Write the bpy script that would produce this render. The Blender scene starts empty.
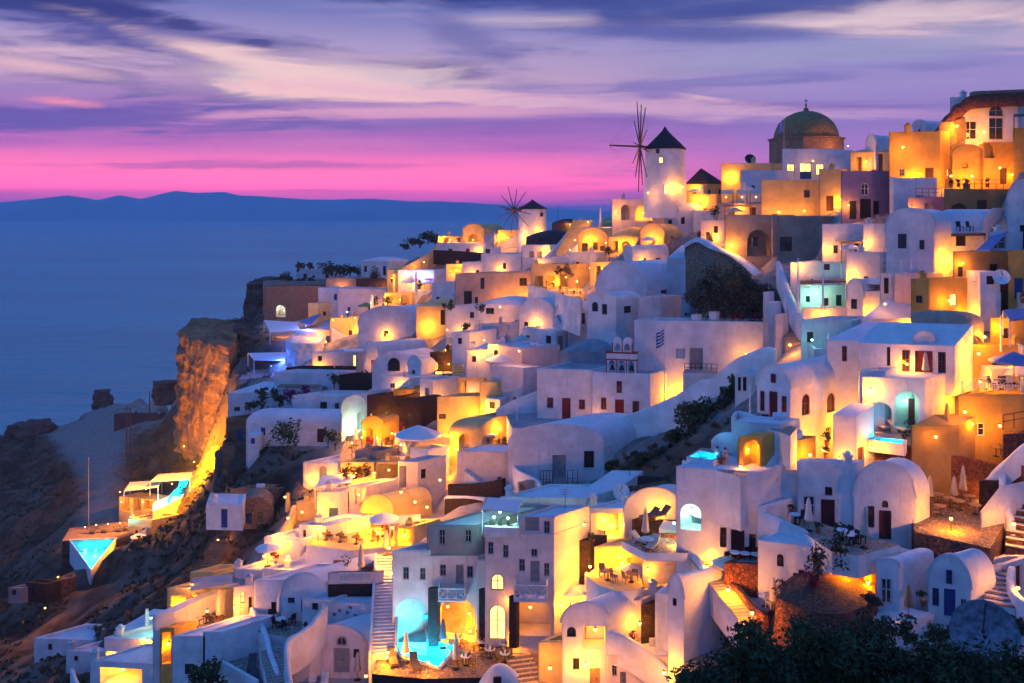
import bpy, bmesh, math, random
import numpy as np
from mathutils import Vector, Matrix
random.seed(7); rng = np.random.default_rng(7)
S = bpy.context.scene
COL = S.collection
F = 900.0; HZ = 207.0; CX = 512.0          # focal length in pixels, horizon row, centre column
SEA = -112.0
# ------------------------------------------------------------------ camera
cam = bpy.data.cameras.new('camera'); cam.sensor_width = 36; cam.lens = 36*F/1024
cam.shift_y = -(341.5-HZ)/1024; cam.clip_start = .5; cam.clip_end = 60000
co = bpy.data.objects.new('camera', cam); COL.objects.link(co); co.rotation_euler = (math.pi/2, 0, 0)
S.camera = co
# ------------------------------------------------------------------ render settings, exposure
S.render.engine = 'CYCLES'
S.cycles.use_denoising = True
S.cycles.max_bounces = 4; S.cycles.diffuse_bounces = 2; S.cycles.glossy_bounces = 2
S.cycles.transmission_bounces = 3; S.cycles.transparent_max_bounces = 6; S.cycles.volume_bounces = 1
S.cycles.sample_clamp_indirect = 4; S.cycles.use_adaptive_sampling = True; S.cycles.adaptive_threshold = .03; S.cycles.adaptive_min_samples = 20
S.view_settings.view_transform = 'Standard'; S.view_settings.look = 'None'
S.view_settings.exposure = .1; S.view_settings.gamma = 1
def lin(r, g, b):
    f = lambda c: (c/255/12.92 if c/255 <= .04045 else ((c/255+.055)/1.055)**2.4)
    return (f(r), f(g), f(b), 1)
# ------------------------------------------------------------------ dusk sky
class NT:
    def __init__(self, tree): self.t = tree; self.n = tree.nodes; self.l = tree.links
    def new(self, ty, **kw):
        n = self.n.new(ty)
        for k, v in kw.items(): setattr(n, k, v)
        return n
    def put(self, sock, v):
        if v is None: return
        if isinstance(v, bpy.types.NodeSocket): self.l.new(v, sock)
        else:
            try: sock.default_value = v
            except Exception: sock.default_value = (v, v, v) if not hasattr(v, '__len__') else v[:3]
    def m(self, op, a, b=None, c=None, clamp=False):
        n = self.new('ShaderNodeMath', operation=op); n.use_clamp = clamp
        for s, v in zip(n.inputs, (a, b, c)): self.put(s, v)
        return n.outputs[0]
    def mix(self, f, a, b, bt='MIX'):
        n = self.new('ShaderNodeMix', data_type='RGBA', blend_type=bt); n.clamp_factor = True
        self.put(n.inputs[0], f); self.put(n.inputs[6], a); self.put(n.inputs[7], b)
        return n.outputs[2]
    def ramp(self, f, stops, interp='LINEAR'):
        n = self.new('ShaderNodeValToRGB'); r = n.color_ramp; r.interpolation = interp
        while len(r.elements) < len(stops): r.elements.new(.5)
        for e, (p, c) in zip(r.elements, stops):
            e.position = p; e.color = c if hasattr(c, '__len__') else (c, c, c, 1)
        self.put(n.inputs[0], f); return n.outputs[0]
    def noise(self, vec, scale, detail=4, rough=.55, dist=0, dim='3D'):
        n = self.new('ShaderNodeTexNoise'); n.noise_dimensions = dim
        self.put(n.inputs['Vector'], vec); n.inputs['Scale'].default_value = scale
        n.inputs['Detail'].default_value = detail; n.inputs['Roughness'].default_value = rough
        n.inputs['Distortion'].default_value = dist
        return n.outputs['Fac']
    def xyz(self, x, y, z):
        n = self.new('ShaderNodeCombineXYZ')
        for s, v in zip(n.inputs, (x, y, z)): self.put(s, v)
        return n.outputs[0]
    def smooth(self, v, a, b, lo=0., hi=1.):
        n = self.new('ShaderNodeMapRange', interpolation_type='SMOOTHSTEP')
        self.put(n.inputs[0], v); n.inputs[1].default_value = a; n.inputs[2].default_value = b
        n.inputs[3].default_value = lo; n.inputs[4].default_value = hi
        return n.outputs[0]
W = bpy.data.worlds.new('World'); S.world = W; W.use_nodes = True
def build_sky():
    t = NT(W.node_tree); t.n.clear()
    tc = t.new('ShaderNodeTexCoord'); sep = t.new('ShaderNodeSeparateXYZ'); t.l.new(tc.outputs['Generated'], sep.inputs[0])
    x, y, z = sep.outputs
    az = t.m('DIVIDE', x, t.m('MAXIMUM', y, .05))                    # bearing across the sea side
    # clear-sky colours by height, warm side and cool side
    k = t.m('MULTIPLY', z, 4.0, clamp=True)
    west = t.ramp(k, [(0, lin(120,80,190)), (.03, (1.8,.12,.70,1)), (.085, (3.3,.27,.75,1)), (.16, (1.75,.25,.58,1)), (.25, lin(222,112,194)),
                      (.34, lin(176,112,190)), (.46, lin(168,130,190)), (.56, lin(192,160,194)), (.70, lin(168,152,198)), (.84, lin(112,118,184)), (1, lin(76,94,166))])
    east = t.ramp(k, [(0, lin(120,100,185)), (.05, lin(172,108,196)), (.13, lin(206,116,196)), (.22, lin(190,124,200)),
                      (.34, lin(152,122,196)), (.5, lin(162,142,198)), (.66, lin(140,136,194)), (.82, lin(104,114,178)), (1, lin(80,98,160))])
    base = t.mix(t.smooth(az, .0, .38), west, east)
    # cloud deck: planar projection, long streaks
    h = t.m('ADD', t.m('MAXIMUM', z, 0), .05)
    u = t.m('DIVIDE', x, h); v = t.m('DIVIDE', y, h)
    u2 = t.m('ADD', u, t.m('MULTIPLY', v, .30))
    c1 = t.noise(t.xyz(t.m('MULTIPLY', u2, .30), t.m('MULTIPLY', v, .62), 3.7), 1.0, 6, .58, .5)
    c2 = t.noise(t.xyz(t.m('MULTIPLY', u2, .16), t.m('MULTIPLY', v, .85), 9.1), 1.0, 5, .55, .3)
    c3 = t.noise(t.xyz(t.m('MULTIPLY', u, 1.1), t.m('MULTIPLY', v, 1.5), 1.3), 1.0, 6, .6, .6)
    up = t.smooth(z, .05, .14)
    creamy = t.m('MULTIPLY', t.smooth(c2, .50, .66), t.m('MULTIPLY', up, .9))
    cream = t.mix(t.smooth(z, .07, .2), lin(255,176,196), lin(238,206,208))
    sky = t.mix(creamy, base, cream)
    dark = t.m('MULTIPLY', t.smooth(c1, .47, .64), t.smooth(z, .055, .15, .35, .95))
    sky = t.mix(dark, sky, t.mix(t.smooth(z, .06, .17), lin(140,84,176), lin(50,60,135)))
    wisps = t.m('MULTIPLY', t.smooth(c3, .60, .70), t.m('MULTIPLY', t.smooth(z, .15, .21), .55))
    sky = t.mix(wisps, sky, lin(40,54,120))
    wob = t.m('ADD', t.m('MULTIPLY', t.m('SUBTRACT', c3, .5), 3.0), t.m('MULTIPLY', t.m('SUBTRACT', c1, .5), 2.2))
    def cloud(sky, a0, z0, ra, rz, col, amt, tilt=0., soft=.75):          # one bank of cloud at a bearing and height
        dx = t.m('SUBTRACT', az, a0); e1 = t.m('DIVIDE', dx, ra); e2 = t.m('DIVIDE', t.m('SUBTRACT', t.m('SUBTRACT', z, z0), t.m('MULTIPLY', dx, tilt)), rz)
        d = t.m('SQRT', t.m('ADD', t.m('MULTIPLY', e1, e1), t.m('MULTIPLY', e2, e2)))
        return t.mix(t.m('MULTIPLY', t.smooth(t.m('ADD', t.m('SUBTRACT', 1., d), wob), -.15, soft), amt), sky, col)
    sky = cloud(sky, -.46, .178, .34, .062, lin(56,64,146), .92, -.12); sky = cloud(sky, -.50, .205, .2, .03, lin(36,48,120), .85, -.05); sky = cloud(sky, -.05, .224, .20, .020, lin(36,56,136), .95); sky = cloud(sky, -.06, .19, .10, .03, lin(90,92,160), .6, -.3); sky = cloud(sky, .45, .215, .40, .018, lin(62,78,150), .8); sky = cloud(sky, .25, .185, .30, .010, lin(78,86,160), .7, -.04)
    sky = cloud(sky, -.42, .094, .30, .017, lin(92,80,170), .9, .02); sky = cloud(sky, -.10, .092, .30, .007, lin(128,100,180), .6, .03); sky = cloud(sky, -.37, .188, .035, .010, lin(46,56,126), .9, -.1, .5); sky = cloud(sky, -.285, .172, .022, .006, lin(60,66,136), .9, 0., .5)
    sky = cloud(sky, -.50, .104, .06, .006, lin(255,150,176), .8, -.02); sky = cloud(sky, .2, .135, .35, .009, lin(112,104,180), .6, .02); sky = cloud(sky, -.35, .044, .25, .004, lin(196,92,184), .6, .01)
    sky = cloud(sky, -.22, .140, .24, .028, lin(232,202,206), .85, -.02); sky = cloud(sky, -.30, .155, .20, .016, lin(246,206,204), .9, -.16); sky = cloud(sky, -.10, .122, .22, .012, lin(255,200,200), .85, -.03)
    sky = cloud(sky, .10, .112, .30, .010, lin(226,178,204), .7, -.06); sky = cloud(sky, .38, .160, .30, .018, lin(160,156,196), .7, .03); sky = cloud(sky, -.53, .138, .10, .008, lin(236,186,196), .8, -.05)
    # high dusk vault and the side behind the camera
    sky = t.mix(t.smooth(z, .22, .5), sky, (.045, .187, .68, 1))
    back = t.mix(t.smooth(z, .0, .7), (.135, .175, .46, 1), (.045, .187, .68, 1))
    sky = t.mix(t.smooth(y, .35, -.3), sky, back)
    sky = t.mix(t.m('MULTIPLY', t.smooth(x, .52, .95), t.smooth(z, .75, .2)), sky, (.10, .12, .26, 1))
    sky = t.mix(t.smooth(x, -.52, -.85), sky, (.08, .27, .80, 1))
    sky = t.mix(t.smooth(z, -.01, -.12), sky, (.05, .085, .19, 1))
    bg = t.new('ShaderNodeBackground'); t.put(bg.inputs[0], sky); bg.inputs[1].default_value = SKY_STRENGTH
    ni = t.new('ShaderNodeTexSky', sky_type='NISHITA'); ni.sun_disc = False
    ni.sun_elevation = math.radians(0.5); ni.sun_rotation = math.radians(-15)
    bg2 = t.new('ShaderNodeBackground'); t.l.new(ni.outputs[0], bg2.inputs[0]); bg2.inputs[1].default_value = .006
    ad = t.new('ShaderNodeAddShader'); t.l.new(bg.outputs[0], ad.inputs[0]); t.l.new(bg2.outputs[0], ad.inputs[1])
    out = t.new('ShaderNodeOutputWorld'); t.l.new(ad.outputs[0], out.inputs[0])
    W.cycles.sampling_method = 'MANUAL'; W.cycles.sample_map_resolution = 512
SKY_STRENGTH = 1.0
build_sky()
# ------------------------------------------------------------------ materials
MATS = {}
def base_mat(name):
    m = bpy.data.materials.new(name); m.use_nodes = True; t = NT(m.node_tree); t.n.clear()
    b = t.new('ShaderNodeBsdfPrincipled'); o = t.new('ShaderNodeOutputMaterial'); t.l.new(b.outputs[0], o.inputs[0])
    tc = t.new('ShaderNodeTexCoord'); return m, t, b, tc.outputs['Object']
def bump(t, b, h, st=.3, dist=.05, bev=0):
    n = t.new('ShaderNodeBump'); n.inputs['Strength'].default_value = st; n.inputs['Distance'].default_value = dist
    t.put(n.inputs['Height'], h)
    if bev:
        v = t.new('ShaderNodeBevel', samples=3); v.inputs[0].default_value = bev; t.l.new(v.outputs[0], n.inputs['Normal'])
    t.l.new(n.outputs[0], b.inputs['Normal'])
def plaster(name, c, var=.14, bev=.14, stain=.38):
    m, t, b, p = base_mat(name)
    oi = t.new('ShaderNodeObjectInfo')
    off = t.new('ShaderNodeVectorMath', operation='ADD'); t.l.new(p, off.inputs[0])
    t.l.new(t.xyz(t.m('MULTIPLY', oi.outputs['Random'], 40.), 0., 0.), off.inputs[1]); p = off.outputs[0]
    n1 = t.noise(p, .55, 5, .6); n2 = t.noise(p, 3.1, 4, .6); n3 = t.noise(p, 1.3, 6, .7)
    sp = t.new('ShaderNodeSeparateXYZ'); t.l.new(p, sp.inputs[0])
    st = t.noise(t.xyz(t.m('MULTIPLY', sp.outputs[0], 1.6), t.m('MULTIPLY', sp.outputs[1], 1.6), t.m('MULTIPLY', sp.outputs[2], .22)), 1.0, 4, .6)
    dk = tuple(v*(.62) for v in c[:3])+(1,); lt = tuple(min(1, v*(1+var)) for v in c[:3])+(1,)
    col = t.mix(t.smooth(n1, .3, .7), tuple(v*(1-var) for v in c[:3])+(1,), lt)
    col = t.mix(t.m('MULTIPLY', t.smooth(st, .56, .78), stain*1.8), col, dk)
    col = t.mix(t.m('MULTIPLY', t.smooth(n2, .62, .8), .25), col, dk)
    col = t.mix(t.m('MULTIPLY', t.smooth(n3, .54, .68), .42), col, tuple(v*.72 for v in (c[0], c[1]*.95, c[2]*.88))+(1,))
    tint = t.mix(oi.outputs['Random'], (1,.97,.93,1), (.93,.95,1,1)); col = t.mix(1., col, tint, 'MULTIPLY')
    t.put(b.inputs['Base Color'], col); b.inputs['Roughness'].default_value = .85
    b.inputs['Specular IOR Level'].default_value = .2
    bump(t, b, t.m('ADD', n2, t.m('MULTIPLY', n1, 1.5)), .55, .07, bev)
    MATS[name] = m
def rubble(name, c1, c2, mortar, scale=2.2):
    m, t, b, p = base_mat(name)
    w = t.new('ShaderNodeVectorMath', operation='ADD'); t.l.new(p, w.inputs[0])
    nn = t.new('ShaderNodeTexNoise'); t.l.new(p, nn.inputs['Vector']); nn.inputs['Scale'].default_value = 1.7
    sc = t.new('ShaderNodeVectorMath', operation='SCALE'); t.l.new(nn.outputs['Color'], sc.inputs[0]); sc.inputs['Scale'].default_value = .25
    t.l.new(sc.outputs[0], w.inputs[1])
    v1 = t.new('ShaderNodeTexVoronoi', feature='F1'); v2 = t.new('ShaderNodeTexVoronoi', feature='DISTANCE_TO_EDGE')
    for v in (v1, v2): t.l.new(w.outputs[0], v.inputs['Vector']); v.inputs['Scale'].default_value = scale*1.7
    sp = t.new('ShaderNodeSeparateColor'); t.l.new(v1.outputs['Color'], sp.inputs[0])
    col = t.mix(sp.outputs[0], c1, c2); big = t.noise(p, .35, 4)
    col = t.mix(t.smooth(big, .35, .7), col, t.mix(.5, col, c2))
    e = t.smooth(v2.outputs['Distance'], .0, .09)
    t.put(b.inputs['Base Color'], t.mix(e, mortar, col)); b.inputs['Roughness'].default_value = .9
    bump(t, b, t.m('ADD', e, t.m('MULTIPLY', t.noise(p, 9, 4), .5)), .9, .08)
    MATS[name] = m
def crag(name, c1, c2):
    m, t, b, p = base_mat(name); n1 = t.noise(p, .3, 9, .7); n2 = t.noise(p, 1.6, 8, .7); sp = t.new('ShaderNodeSeparateXYZ'); t.l.new(p, sp.inputs[0])
    st = t.noise(t.xyz(t.m('MULTIPLY', sp.outputs[0], .08), t.m('MULTIPLY', sp.outputs[1], .08), t.m('MULTIPLY', sp.outputs[2], .9)), 1., 6, .65, .6)
    f = t.m('ADD', t.m('MULTIPLY', t.smooth(n1, .3, .7), .5), t.m('MULTIPLY', t.smooth(st, .35, .65), .5)); col = t.mix(f, c1, c2); col = t.mix(t.smooth(n2, .56, .7), col, tuple(v*.35 for v in c1[:3])+(1,))
    t.put(b.inputs['Base Color'], col); b.inputs['Roughness'].default_value = .95; b.inputs['Specular IOR Level'].default_value = .1
    bump(t, b, t.m('ADD', n2, t.m('ADD', t.m('MULTIPLY', n1, 2.), t.m('MULTIPLY', st, 1.2))), 1., .5); MATS[name] = m
def simple(name, c, rough=.6, var=.15, sc=4., metal=0., bm=.15, spec=.4):
    m, t, b, p = base_mat(name)
    n = t.noise(p, sc, 4, .6)
    t.put(b.inputs['Base Color'], t.mix(t.smooth(n, .3, .7), tuple(v*(1-var) for v in c[:3])+(1,), tuple(min(1, v*(1+var)) for v in c[:3])+(1,)))
    b.inputs['Roughness'].default_value = rough; b.inputs['Metallic'].default_value = metal
    b.inputs['Specular IOR Level'].default_value = spec
    if bm: bump(t, b, n, bm, .03)
    MATS[name] = m
def glow(name, c, st, var=.35):
    m, t, b, p = base_mat(name)
    n = t.noise(p, 1.6, 3, .5)
    t.put(b.inputs['Base Color'], (.1, .08, .05, 1)); t.put(b.inputs['Emission Color'], c)
    t.put(b.inputs['Emission Strength'], t.smooth(n, .2, .8, st*(1-var), st*(1+var))); MATS[name] = m
plaster('white', (.80,.785,.77)); plaster('whiteroof', (.78,.78,.785), .08, .14, .35); plaster('pinkish', (.78,.66,.62))
plaster('cream', (.76,.55,.22)); plaster('ochre', (.66,.38,.08), .14); plaster('darkochre', (.40,.25,.09), .16)  # cream, and ochre on lit walls, put lamp gold into the plaster colour
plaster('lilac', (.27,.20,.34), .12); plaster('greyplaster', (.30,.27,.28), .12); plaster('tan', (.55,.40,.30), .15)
plaster('sand', (.42,.33,.24), .2, .14, .5); plaster('greyroof', (.36,.36,.37), .2, .14, .4)
crag('cliffstone', (.20,.11,.055,1), (.50,.31,.16,1))
rubble('stone', lin(150,108,84), lin(92,66,56), lin(52,40,36)); rubble('darkstone', lin(70,48,42), lin(36,28,28), lin(18,15,15), 2.8)
rubble('tanstone', lin(196,162,126), lin(150,120,94), lin(112,92,74), 2.4); rubble('redstone', lin(176,100,66), lin(104,58,44), lin(56,36,30), 3.)
rubble('paving', lin(176,152,130), lin(140,118,100), lin(206,196,184), 1.3); rubble('darkpaving', lin(150,118,96), lin(112,86,72), lin(190,170,150), 1.6)
simple('red', (.24,.018,.016), .5); simple('maroon', (.10,.014,.018), .5); simple('brown', (.10,.045,.025), .55); simple('blue', (.02,.07,.26), .45)
simple('greywood', (.30,.29,.30), .6); simple('dark', (.012,.011,.012), .5); simple('glass', (.015,.018,.024), .12, spec=.8, bm=0)
simple('framewhite', (.7,.69,.68), .5); simple('wood', (.16,.08,.04), .6, .3, 9); simple('lightwood', (.40,.24,.12), .6, .25, 9)
simple('canvas', (.66,.56,.46), .9, .08, 6); simple('whitecanvas', (.76,.74,.74), .9, .06, 6); simple('bluecanvas', (.20,.24,.46), .9); simple('greencanvas', (.05,.14,.09), .9)
simple('metal', (.03,.03,.035), .45, metal=.6); simple('whitemetal', (.75,.75,.76), .4); simple('terracotta', (.38,.14,.07), .8)
simple('thatch', (.045,.036,.04), .95, .45, 7, bm=.8); simple('domestone', (.30,.185,.06), .8, .3, 2.2, bm=.5); simple('darkroof', (.05,.045,.06), .9, .4, 2)
simple('cushion', (.55,.50,.46), .9); simple('cushiondark', (.08,.07,.08), .9); simple('skin', (.45,.26,.18), .6, .05); simple('hair', (.03,.02,.015), .6)
simple('clothwhite', (.72,.70,.70), .9); simple('clothpink', (.55,.22,.26), .9); simple('trunk', (.09,.06,.04), .9, .4, 9, bm=.6)
simple('flagblue', (.03,.10,.40), .8); simple('poolwall', (.10,.62,.72), .6, .05); simple('pot', (.30,.13,.07), .8)
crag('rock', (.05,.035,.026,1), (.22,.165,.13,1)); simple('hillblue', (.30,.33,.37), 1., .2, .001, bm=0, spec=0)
simple('weathered', (.16,.19,.23), .6, .5, 3)
glow('litwindow', (1,.62,.16,1), 2.6); glow('bulb', (1,.50,.10,1), 9, 0); glow('coolbulb', (.45,1,.85,1), 5, 0); glow('bluebulb', (.1,.25,1,1), 6, 0)
glow('screen', (.25,.9,1.,1), 1.2)
def leafmat(name, a, c):
    m, t, b, p = base_mat(name)
    g = t.new('ShaderNodeNewGeometry')
    big = t.noise(p, .9, 3)
    f = t.m('ADD', t.m('MULTIPLY', g.outputs['Random Per Island'], .6), t.m('MULTIPLY', t.smooth(big, .35, .65), .5), clamp=True)
    t.put(b.inputs['Base Color'], t.mix(f, a, c)); b.inputs['Roughness'].default_value = .7; b.inputs['Specular IOR Level'].default_value = .25
    MATS[name] = m
leafmat('leaf', (.018,.035,.012,1), (.075,.11,.035,1)); leafmat('leafdark', (.014,.026,.010,1), (.065,.10,.034,1)); leafmat('leafolive', (.03,.032,.02,1), (.11,.11,.06,1))
leafmat('leafdry', (.05,.035,.02,1), (.15,.10,.05,1)); leafmat('flowerred', (.12,.01,.015,1), (.45,.03,.05,1)); leafmat('flowerpurple', (.05,.004,.05,1), (.25,.02,.16,1))
def water_mat():
    m, t, b, p = base_mat('seawater')
    n = t.noise(p, .05, 6, .6); sp = t.new('ShaderNodeSeparateXYZ'); t.l.new(p, sp.inputs[0])
    big = t.noise(t.xyz(t.m('MULTIPLY', sp.outputs[0], .0009), t.m('MULTIPLY', sp.outputs[1], .004), 0.), 1., 4)
    t.put(b.inputs['Base Color'], t.mix(t.smooth(big, .35, .7), (.018,.34,.34,1), (.03,.46,.44,1)))
    b.inputs['Roughness'].default_value = .42; b.inputs['Specular IOR Level'].default_value = .38
    bump(t, b, t.m('ADD', n, t.m('MULTIPLY', t.noise(t.xyz(t.m('MULTIPLY', sp.outputs[0], .012), t.m('MULTIPLY', sp.outputs[1], .05), 2.), 1., 5), 3.)), .9, 1.5); MATS['seawater'] = m
    m = bpy.data.materials.new('poolwater'); m.use_nodes = True; t = NT(m.node_tree); t.n.clear()
    tr = t.new('ShaderNodeBsdfTransparent'); tr.inputs[0].default_value = (.55,.95,1,1)
    gl = t.new('ShaderNodeBsdfGlossy'); gl.inputs['Roughness'].default_value = .08
    tc = t.new('ShaderNodeTexCoord'); bp = t.new('ShaderNodeBump'); bp.inputs['Distance'].default_value = .05
    t.l.new(t.noise(tc.outputs['Object'], 2.5, 3), bp.inputs['Height']); t.l.new(bp.outputs[0], gl.inputs['Normal'])
    mx = t.new('ShaderNodeMixShader'); mx.inputs[0].default_value = .07; t.l.new(tr.outputs[0], mx.inputs[1]); t.l.new(gl.outputs[0], mx.inputs[2])
    o = t.new('ShaderNodeOutputMaterial'); t.l.new(mx.outputs[0], o.inputs[0]); MATS['poolwater'] = m
    m = bpy.data.materials.new('clearpane'); m.use_nodes = True; t = NT(m.node_tree); t.n.clear()
    tr = t.new('ShaderNodeBsdfTransparent'); tr.inputs[0].default_value = (.75,.85,.88,1)
    gl = t.new('ShaderNodeBsdfGlossy'); gl.inputs['Roughness'].default_value = .05
    mx = t.new('ShaderNodeMixShader'); mx.inputs[0].default_value = .12; t.l.new(tr.outputs[0], mx.inputs[1]); t.l.new(gl.outputs[0], mx.inputs[2])
    o = t.new('ShaderNodeOutputMaterial'); t.l.new(mx.outputs[0], o.inputs[0]); MATS['clearpane'] = m
water_mat()
# ------------------------------------------------------------------ mesh helper
ORG = {}
class MB:
    def __init__(self): self.v = []; self.f = []; self.mi = []; self.sm = []
    def add(self, vs, fs, mi=0, sm=False):
        o = len(self.v); self.v.extend(tuple(p) for p in vs)
        for f in fs: self.f.append(tuple(i+o for i in f)); self.mi.append(mi); self.sm.append(sm)
    def quad(self, a, b, c, d, mi=0): self.add((a, b, c, d), ((0, 1, 2, 3),), mi)
    def frame_box(self, o, ex, ey, ez, mi=0):       # corner o and three edge vectors
        o, ex, ey, ez = map(Vector, (o, ex, ey, ez))
        p = [o+ex*i+ey*j+ez*k for k in (0, 1) for j in (0, 1) for i in (0, 1)]
        self.add(p, ((0,2,3,1), (4,5,7,6), (0,1,5,4), (2,6,7,3), (0,4,6,2), (1,3,7,5)), mi)
    def box(self, c, sx, sy, sz, rz=0, mi=0):        # centre of the base
        ca, sa = math.cos(rz), math.sin(rz); ex = Vector((ca, sa, 0))*sx; ey = Vector((-sa, ca, 0))*sy
        self.frame_box(Vector(c)-ex/2-ey/2, ex, ey, (0, 0, sz), mi)
    def tube(self, a, b, r0, r1=None, n=8, mi=0, cap=True):
        a, b = Vector(a), Vector(b); r1 = r0 if r1 is None else r1
        d = (b-a).normalized(); u = d.orthogonal().normalized(); w = d.cross(u)
        vs = [a+(u*math.cos(t)+w*math.sin(t))*r0 for t in [2*math.pi*i/n for i in range(n)]]
        vs += [b+(u*math.cos(t)+w*math.sin(t))*r1 for t in [2*math.pi*i/n for i in range(n)]]
        fs = [(i, (i+1) % n, n+(i+1) % n, n+i) for i in range(n)]
        self.add(vs, fs, mi, True)
        if cap: self.add(vs[:n], (tuple(range(n-1, -1, -1)),), mi); self.add(vs[n:], (tuple(range(n)),), mi)
    def lathe(self, c, prof, n=24, mi=0, sm=True, sx=1., rot=0.):
        c = Vector(c); vs = []; fs = []
        for r, z in prof:
            for i in range(n):
                t = 2*math.pi*i/n+rot; vs.append(c+Vector((r*math.cos(t)*sx, r*math.sin(t), z)))
        for j in range(len(prof)-1):
            for i in range(n): fs.append((j*n+i, j*n+(i+1) % n, (j+1)*n+(i+1) % n, (j+1)*n+i))
        self.add(vs, fs, mi, sm)
    def prism(self, pts, z0, z1, mi=0, top=True, side=True, mt=None):
        n = len(pts)
        if side:
            for i in range(n):
                a, b = pts[i], pts[(i+1) % n]
                self.quad((a[0], a[1], z0), (b[0], b[1], z0), (b[0], b[1], z1), (a[0], a[1], z1), mi)
        if top: self.add([(p[0], p[1], z1) for p in pts], (tuple(range(n)),), mi if mt is None else mt)
    def build(self, name, mats, parent=None, origin=None, weld=False):
        me = bpy.data.meshes.new(name)
        po = ORG.get(parent.name, Vector()) if parent is not None else Vector()
        org = Vector(origin) if origin is not None else po
        me.from_pydata([tuple(Vector(p)-org) for p in self.v], [], self.f)
        for m in (mats if isinstance(mats, (list, tuple)) else [mats]): me.materials.append(MATS[m])
        me.polygons.foreach_set('material_index', self.mi); me.polygons.foreach_set('use_smooth', self.sm)
        if weld:
            bm = bmesh.new(); bm.from_mesh(me); bmesh.ops.remove_doubles(bm, verts=bm.verts, dist=.001); bm.to_mesh(me); bm.free()
        me.update()
        o = bpy.data.objects.new(name, me); COL.objects.link(o)
        if parent is not None: o.parent = parent
        o.location = org-po; ORG[o.name] = org
        return o
def tag(o, label, cat, group=None, kind=None):
    if label: o['label'] = label
    if cat: o['category'] = cat
    if group: o['group'] = group
    if kind: o['kind'] = kind
    return o
def thing(name, label, cat, loc, group=None):
    o = bpy.data.objects.new(name, None); COL.objects.link(o); o.location = loc; ORG[o.name] = Vector(loc); o.empty_display_size = .3
    return tag(o, label, cat, group)
def struct(o): o['kind'] = 'structure'; return o
# ------------------------------------------------------------------ the lie of the land: metres per pixel at sighted points
CTRL = [(1000,650,.070),(900,650,.068),(960,615,.074),(940,480,.084),(1000,430,.086),(945,380,.085),(985,330,.090),(985,260,.096),(900,250,.103),(980,190,.102),
 (985,140,.108),(930,190,.107),(860,216,.112),(800,205,.135),(810,160,.160),(740,190,.150),(660,197,.158),(690,220,.148),(780,262,.118),(820,305,.107),
 (760,345,.105),(800,395,.084),(880,390,.085),(750,455,.080),(690,535,.078),(740,555,.074),(830,525,.073),(830,605,.068),(700,605,.073),(620,585,.080),
 (590,645,.075),(500,645,.081),(440,645,.083),(350,665,.083),(270,655,.084),(200,655,.088),(130,665,.098),(60,655,.115),(0,683,.115),(0,570,.20),(0,440,.36),
 (620,420,.110),(565,420,.108),(560,480,.098),(530,540,.090),(420,545,.090),(430,565,.088),(380,505,.100),(330,485,.110),(240,525,.118),(240,490,.128),
 (300,450,.132),(260,430,.146),(290,400,.160),(240,400,.165),(340,405,.142),(430,405,.128),(480,390,.124),(380,355,.165),(470,345,.145),(500,405,.118),
 (560,350,.130),(660,320,.125),(630,255,.148),(560,280,.160),(540,240,.210),(500,240,.222),(450,245,.240),(430,300,.185),(350,310,.205),(300,325,.215),
 (300,290,.255),(250,310,.255),(205,345,.260),(212,455,.205),(190,480,.195),(180,500,.185),(90,565,.160),(130,535,.172),(95,505,.215),(80,445,.32),
 (130,440,.30),(100,405,.42),(180,395,.32),(40,430,.38),(60,600,.145),(150,600,.120),(720,683,.062),(500,700,.074),(300,700,.079),(150,700,.088),(1024,700,.060),(0,720,.10)]
_p = np.array([(a/100., b/100.) for a, b, c in CTRL]); _y = np.log(np.array([c for a, b, c in CTRL]))
def _tps(r2): return .5*r2*np.log(np.maximum(r2, 1e-12))
def _solve():
    n = len(_p); K = _tps(((_p[:, None]-_p[None])**2).sum(-1))+np.eye(n)*.02
    P = np.c_[np.ones(n), _p]; A = np.zeros((n+3, n+3)); A[:n, :n] = K; A[:n, n:] = P; A[n:, :n] = P.T
    return np.linalg.solve(A, np.r_[_y, 0, 0, 0])
_w = _solve()
def field(px, py):
    q = np.stack([np.atleast_1d(px)/100., np.atleast_1d(py)/100.], -1).astype(float)
    K = _tps(((q[:, None]-_p[None])**2).sum(-1))
    return np.exp(K@_w[:-3]+_w[-3]+q@_w[-2:])
def sc(px, py): return float(field(px, py)[0])
def P(px, py, s=None):
    D = F*(sc(px, py) if s is None else s)
    return Vector(((px-CX)/F*D, D, -(py-HZ)/F*D))
def Pz(px, py, z):                                  # the point of level z seen at a sighting
    D = -z*F/(py-HZ); return Vector(((px-CX)/F*D, D, z))
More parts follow.
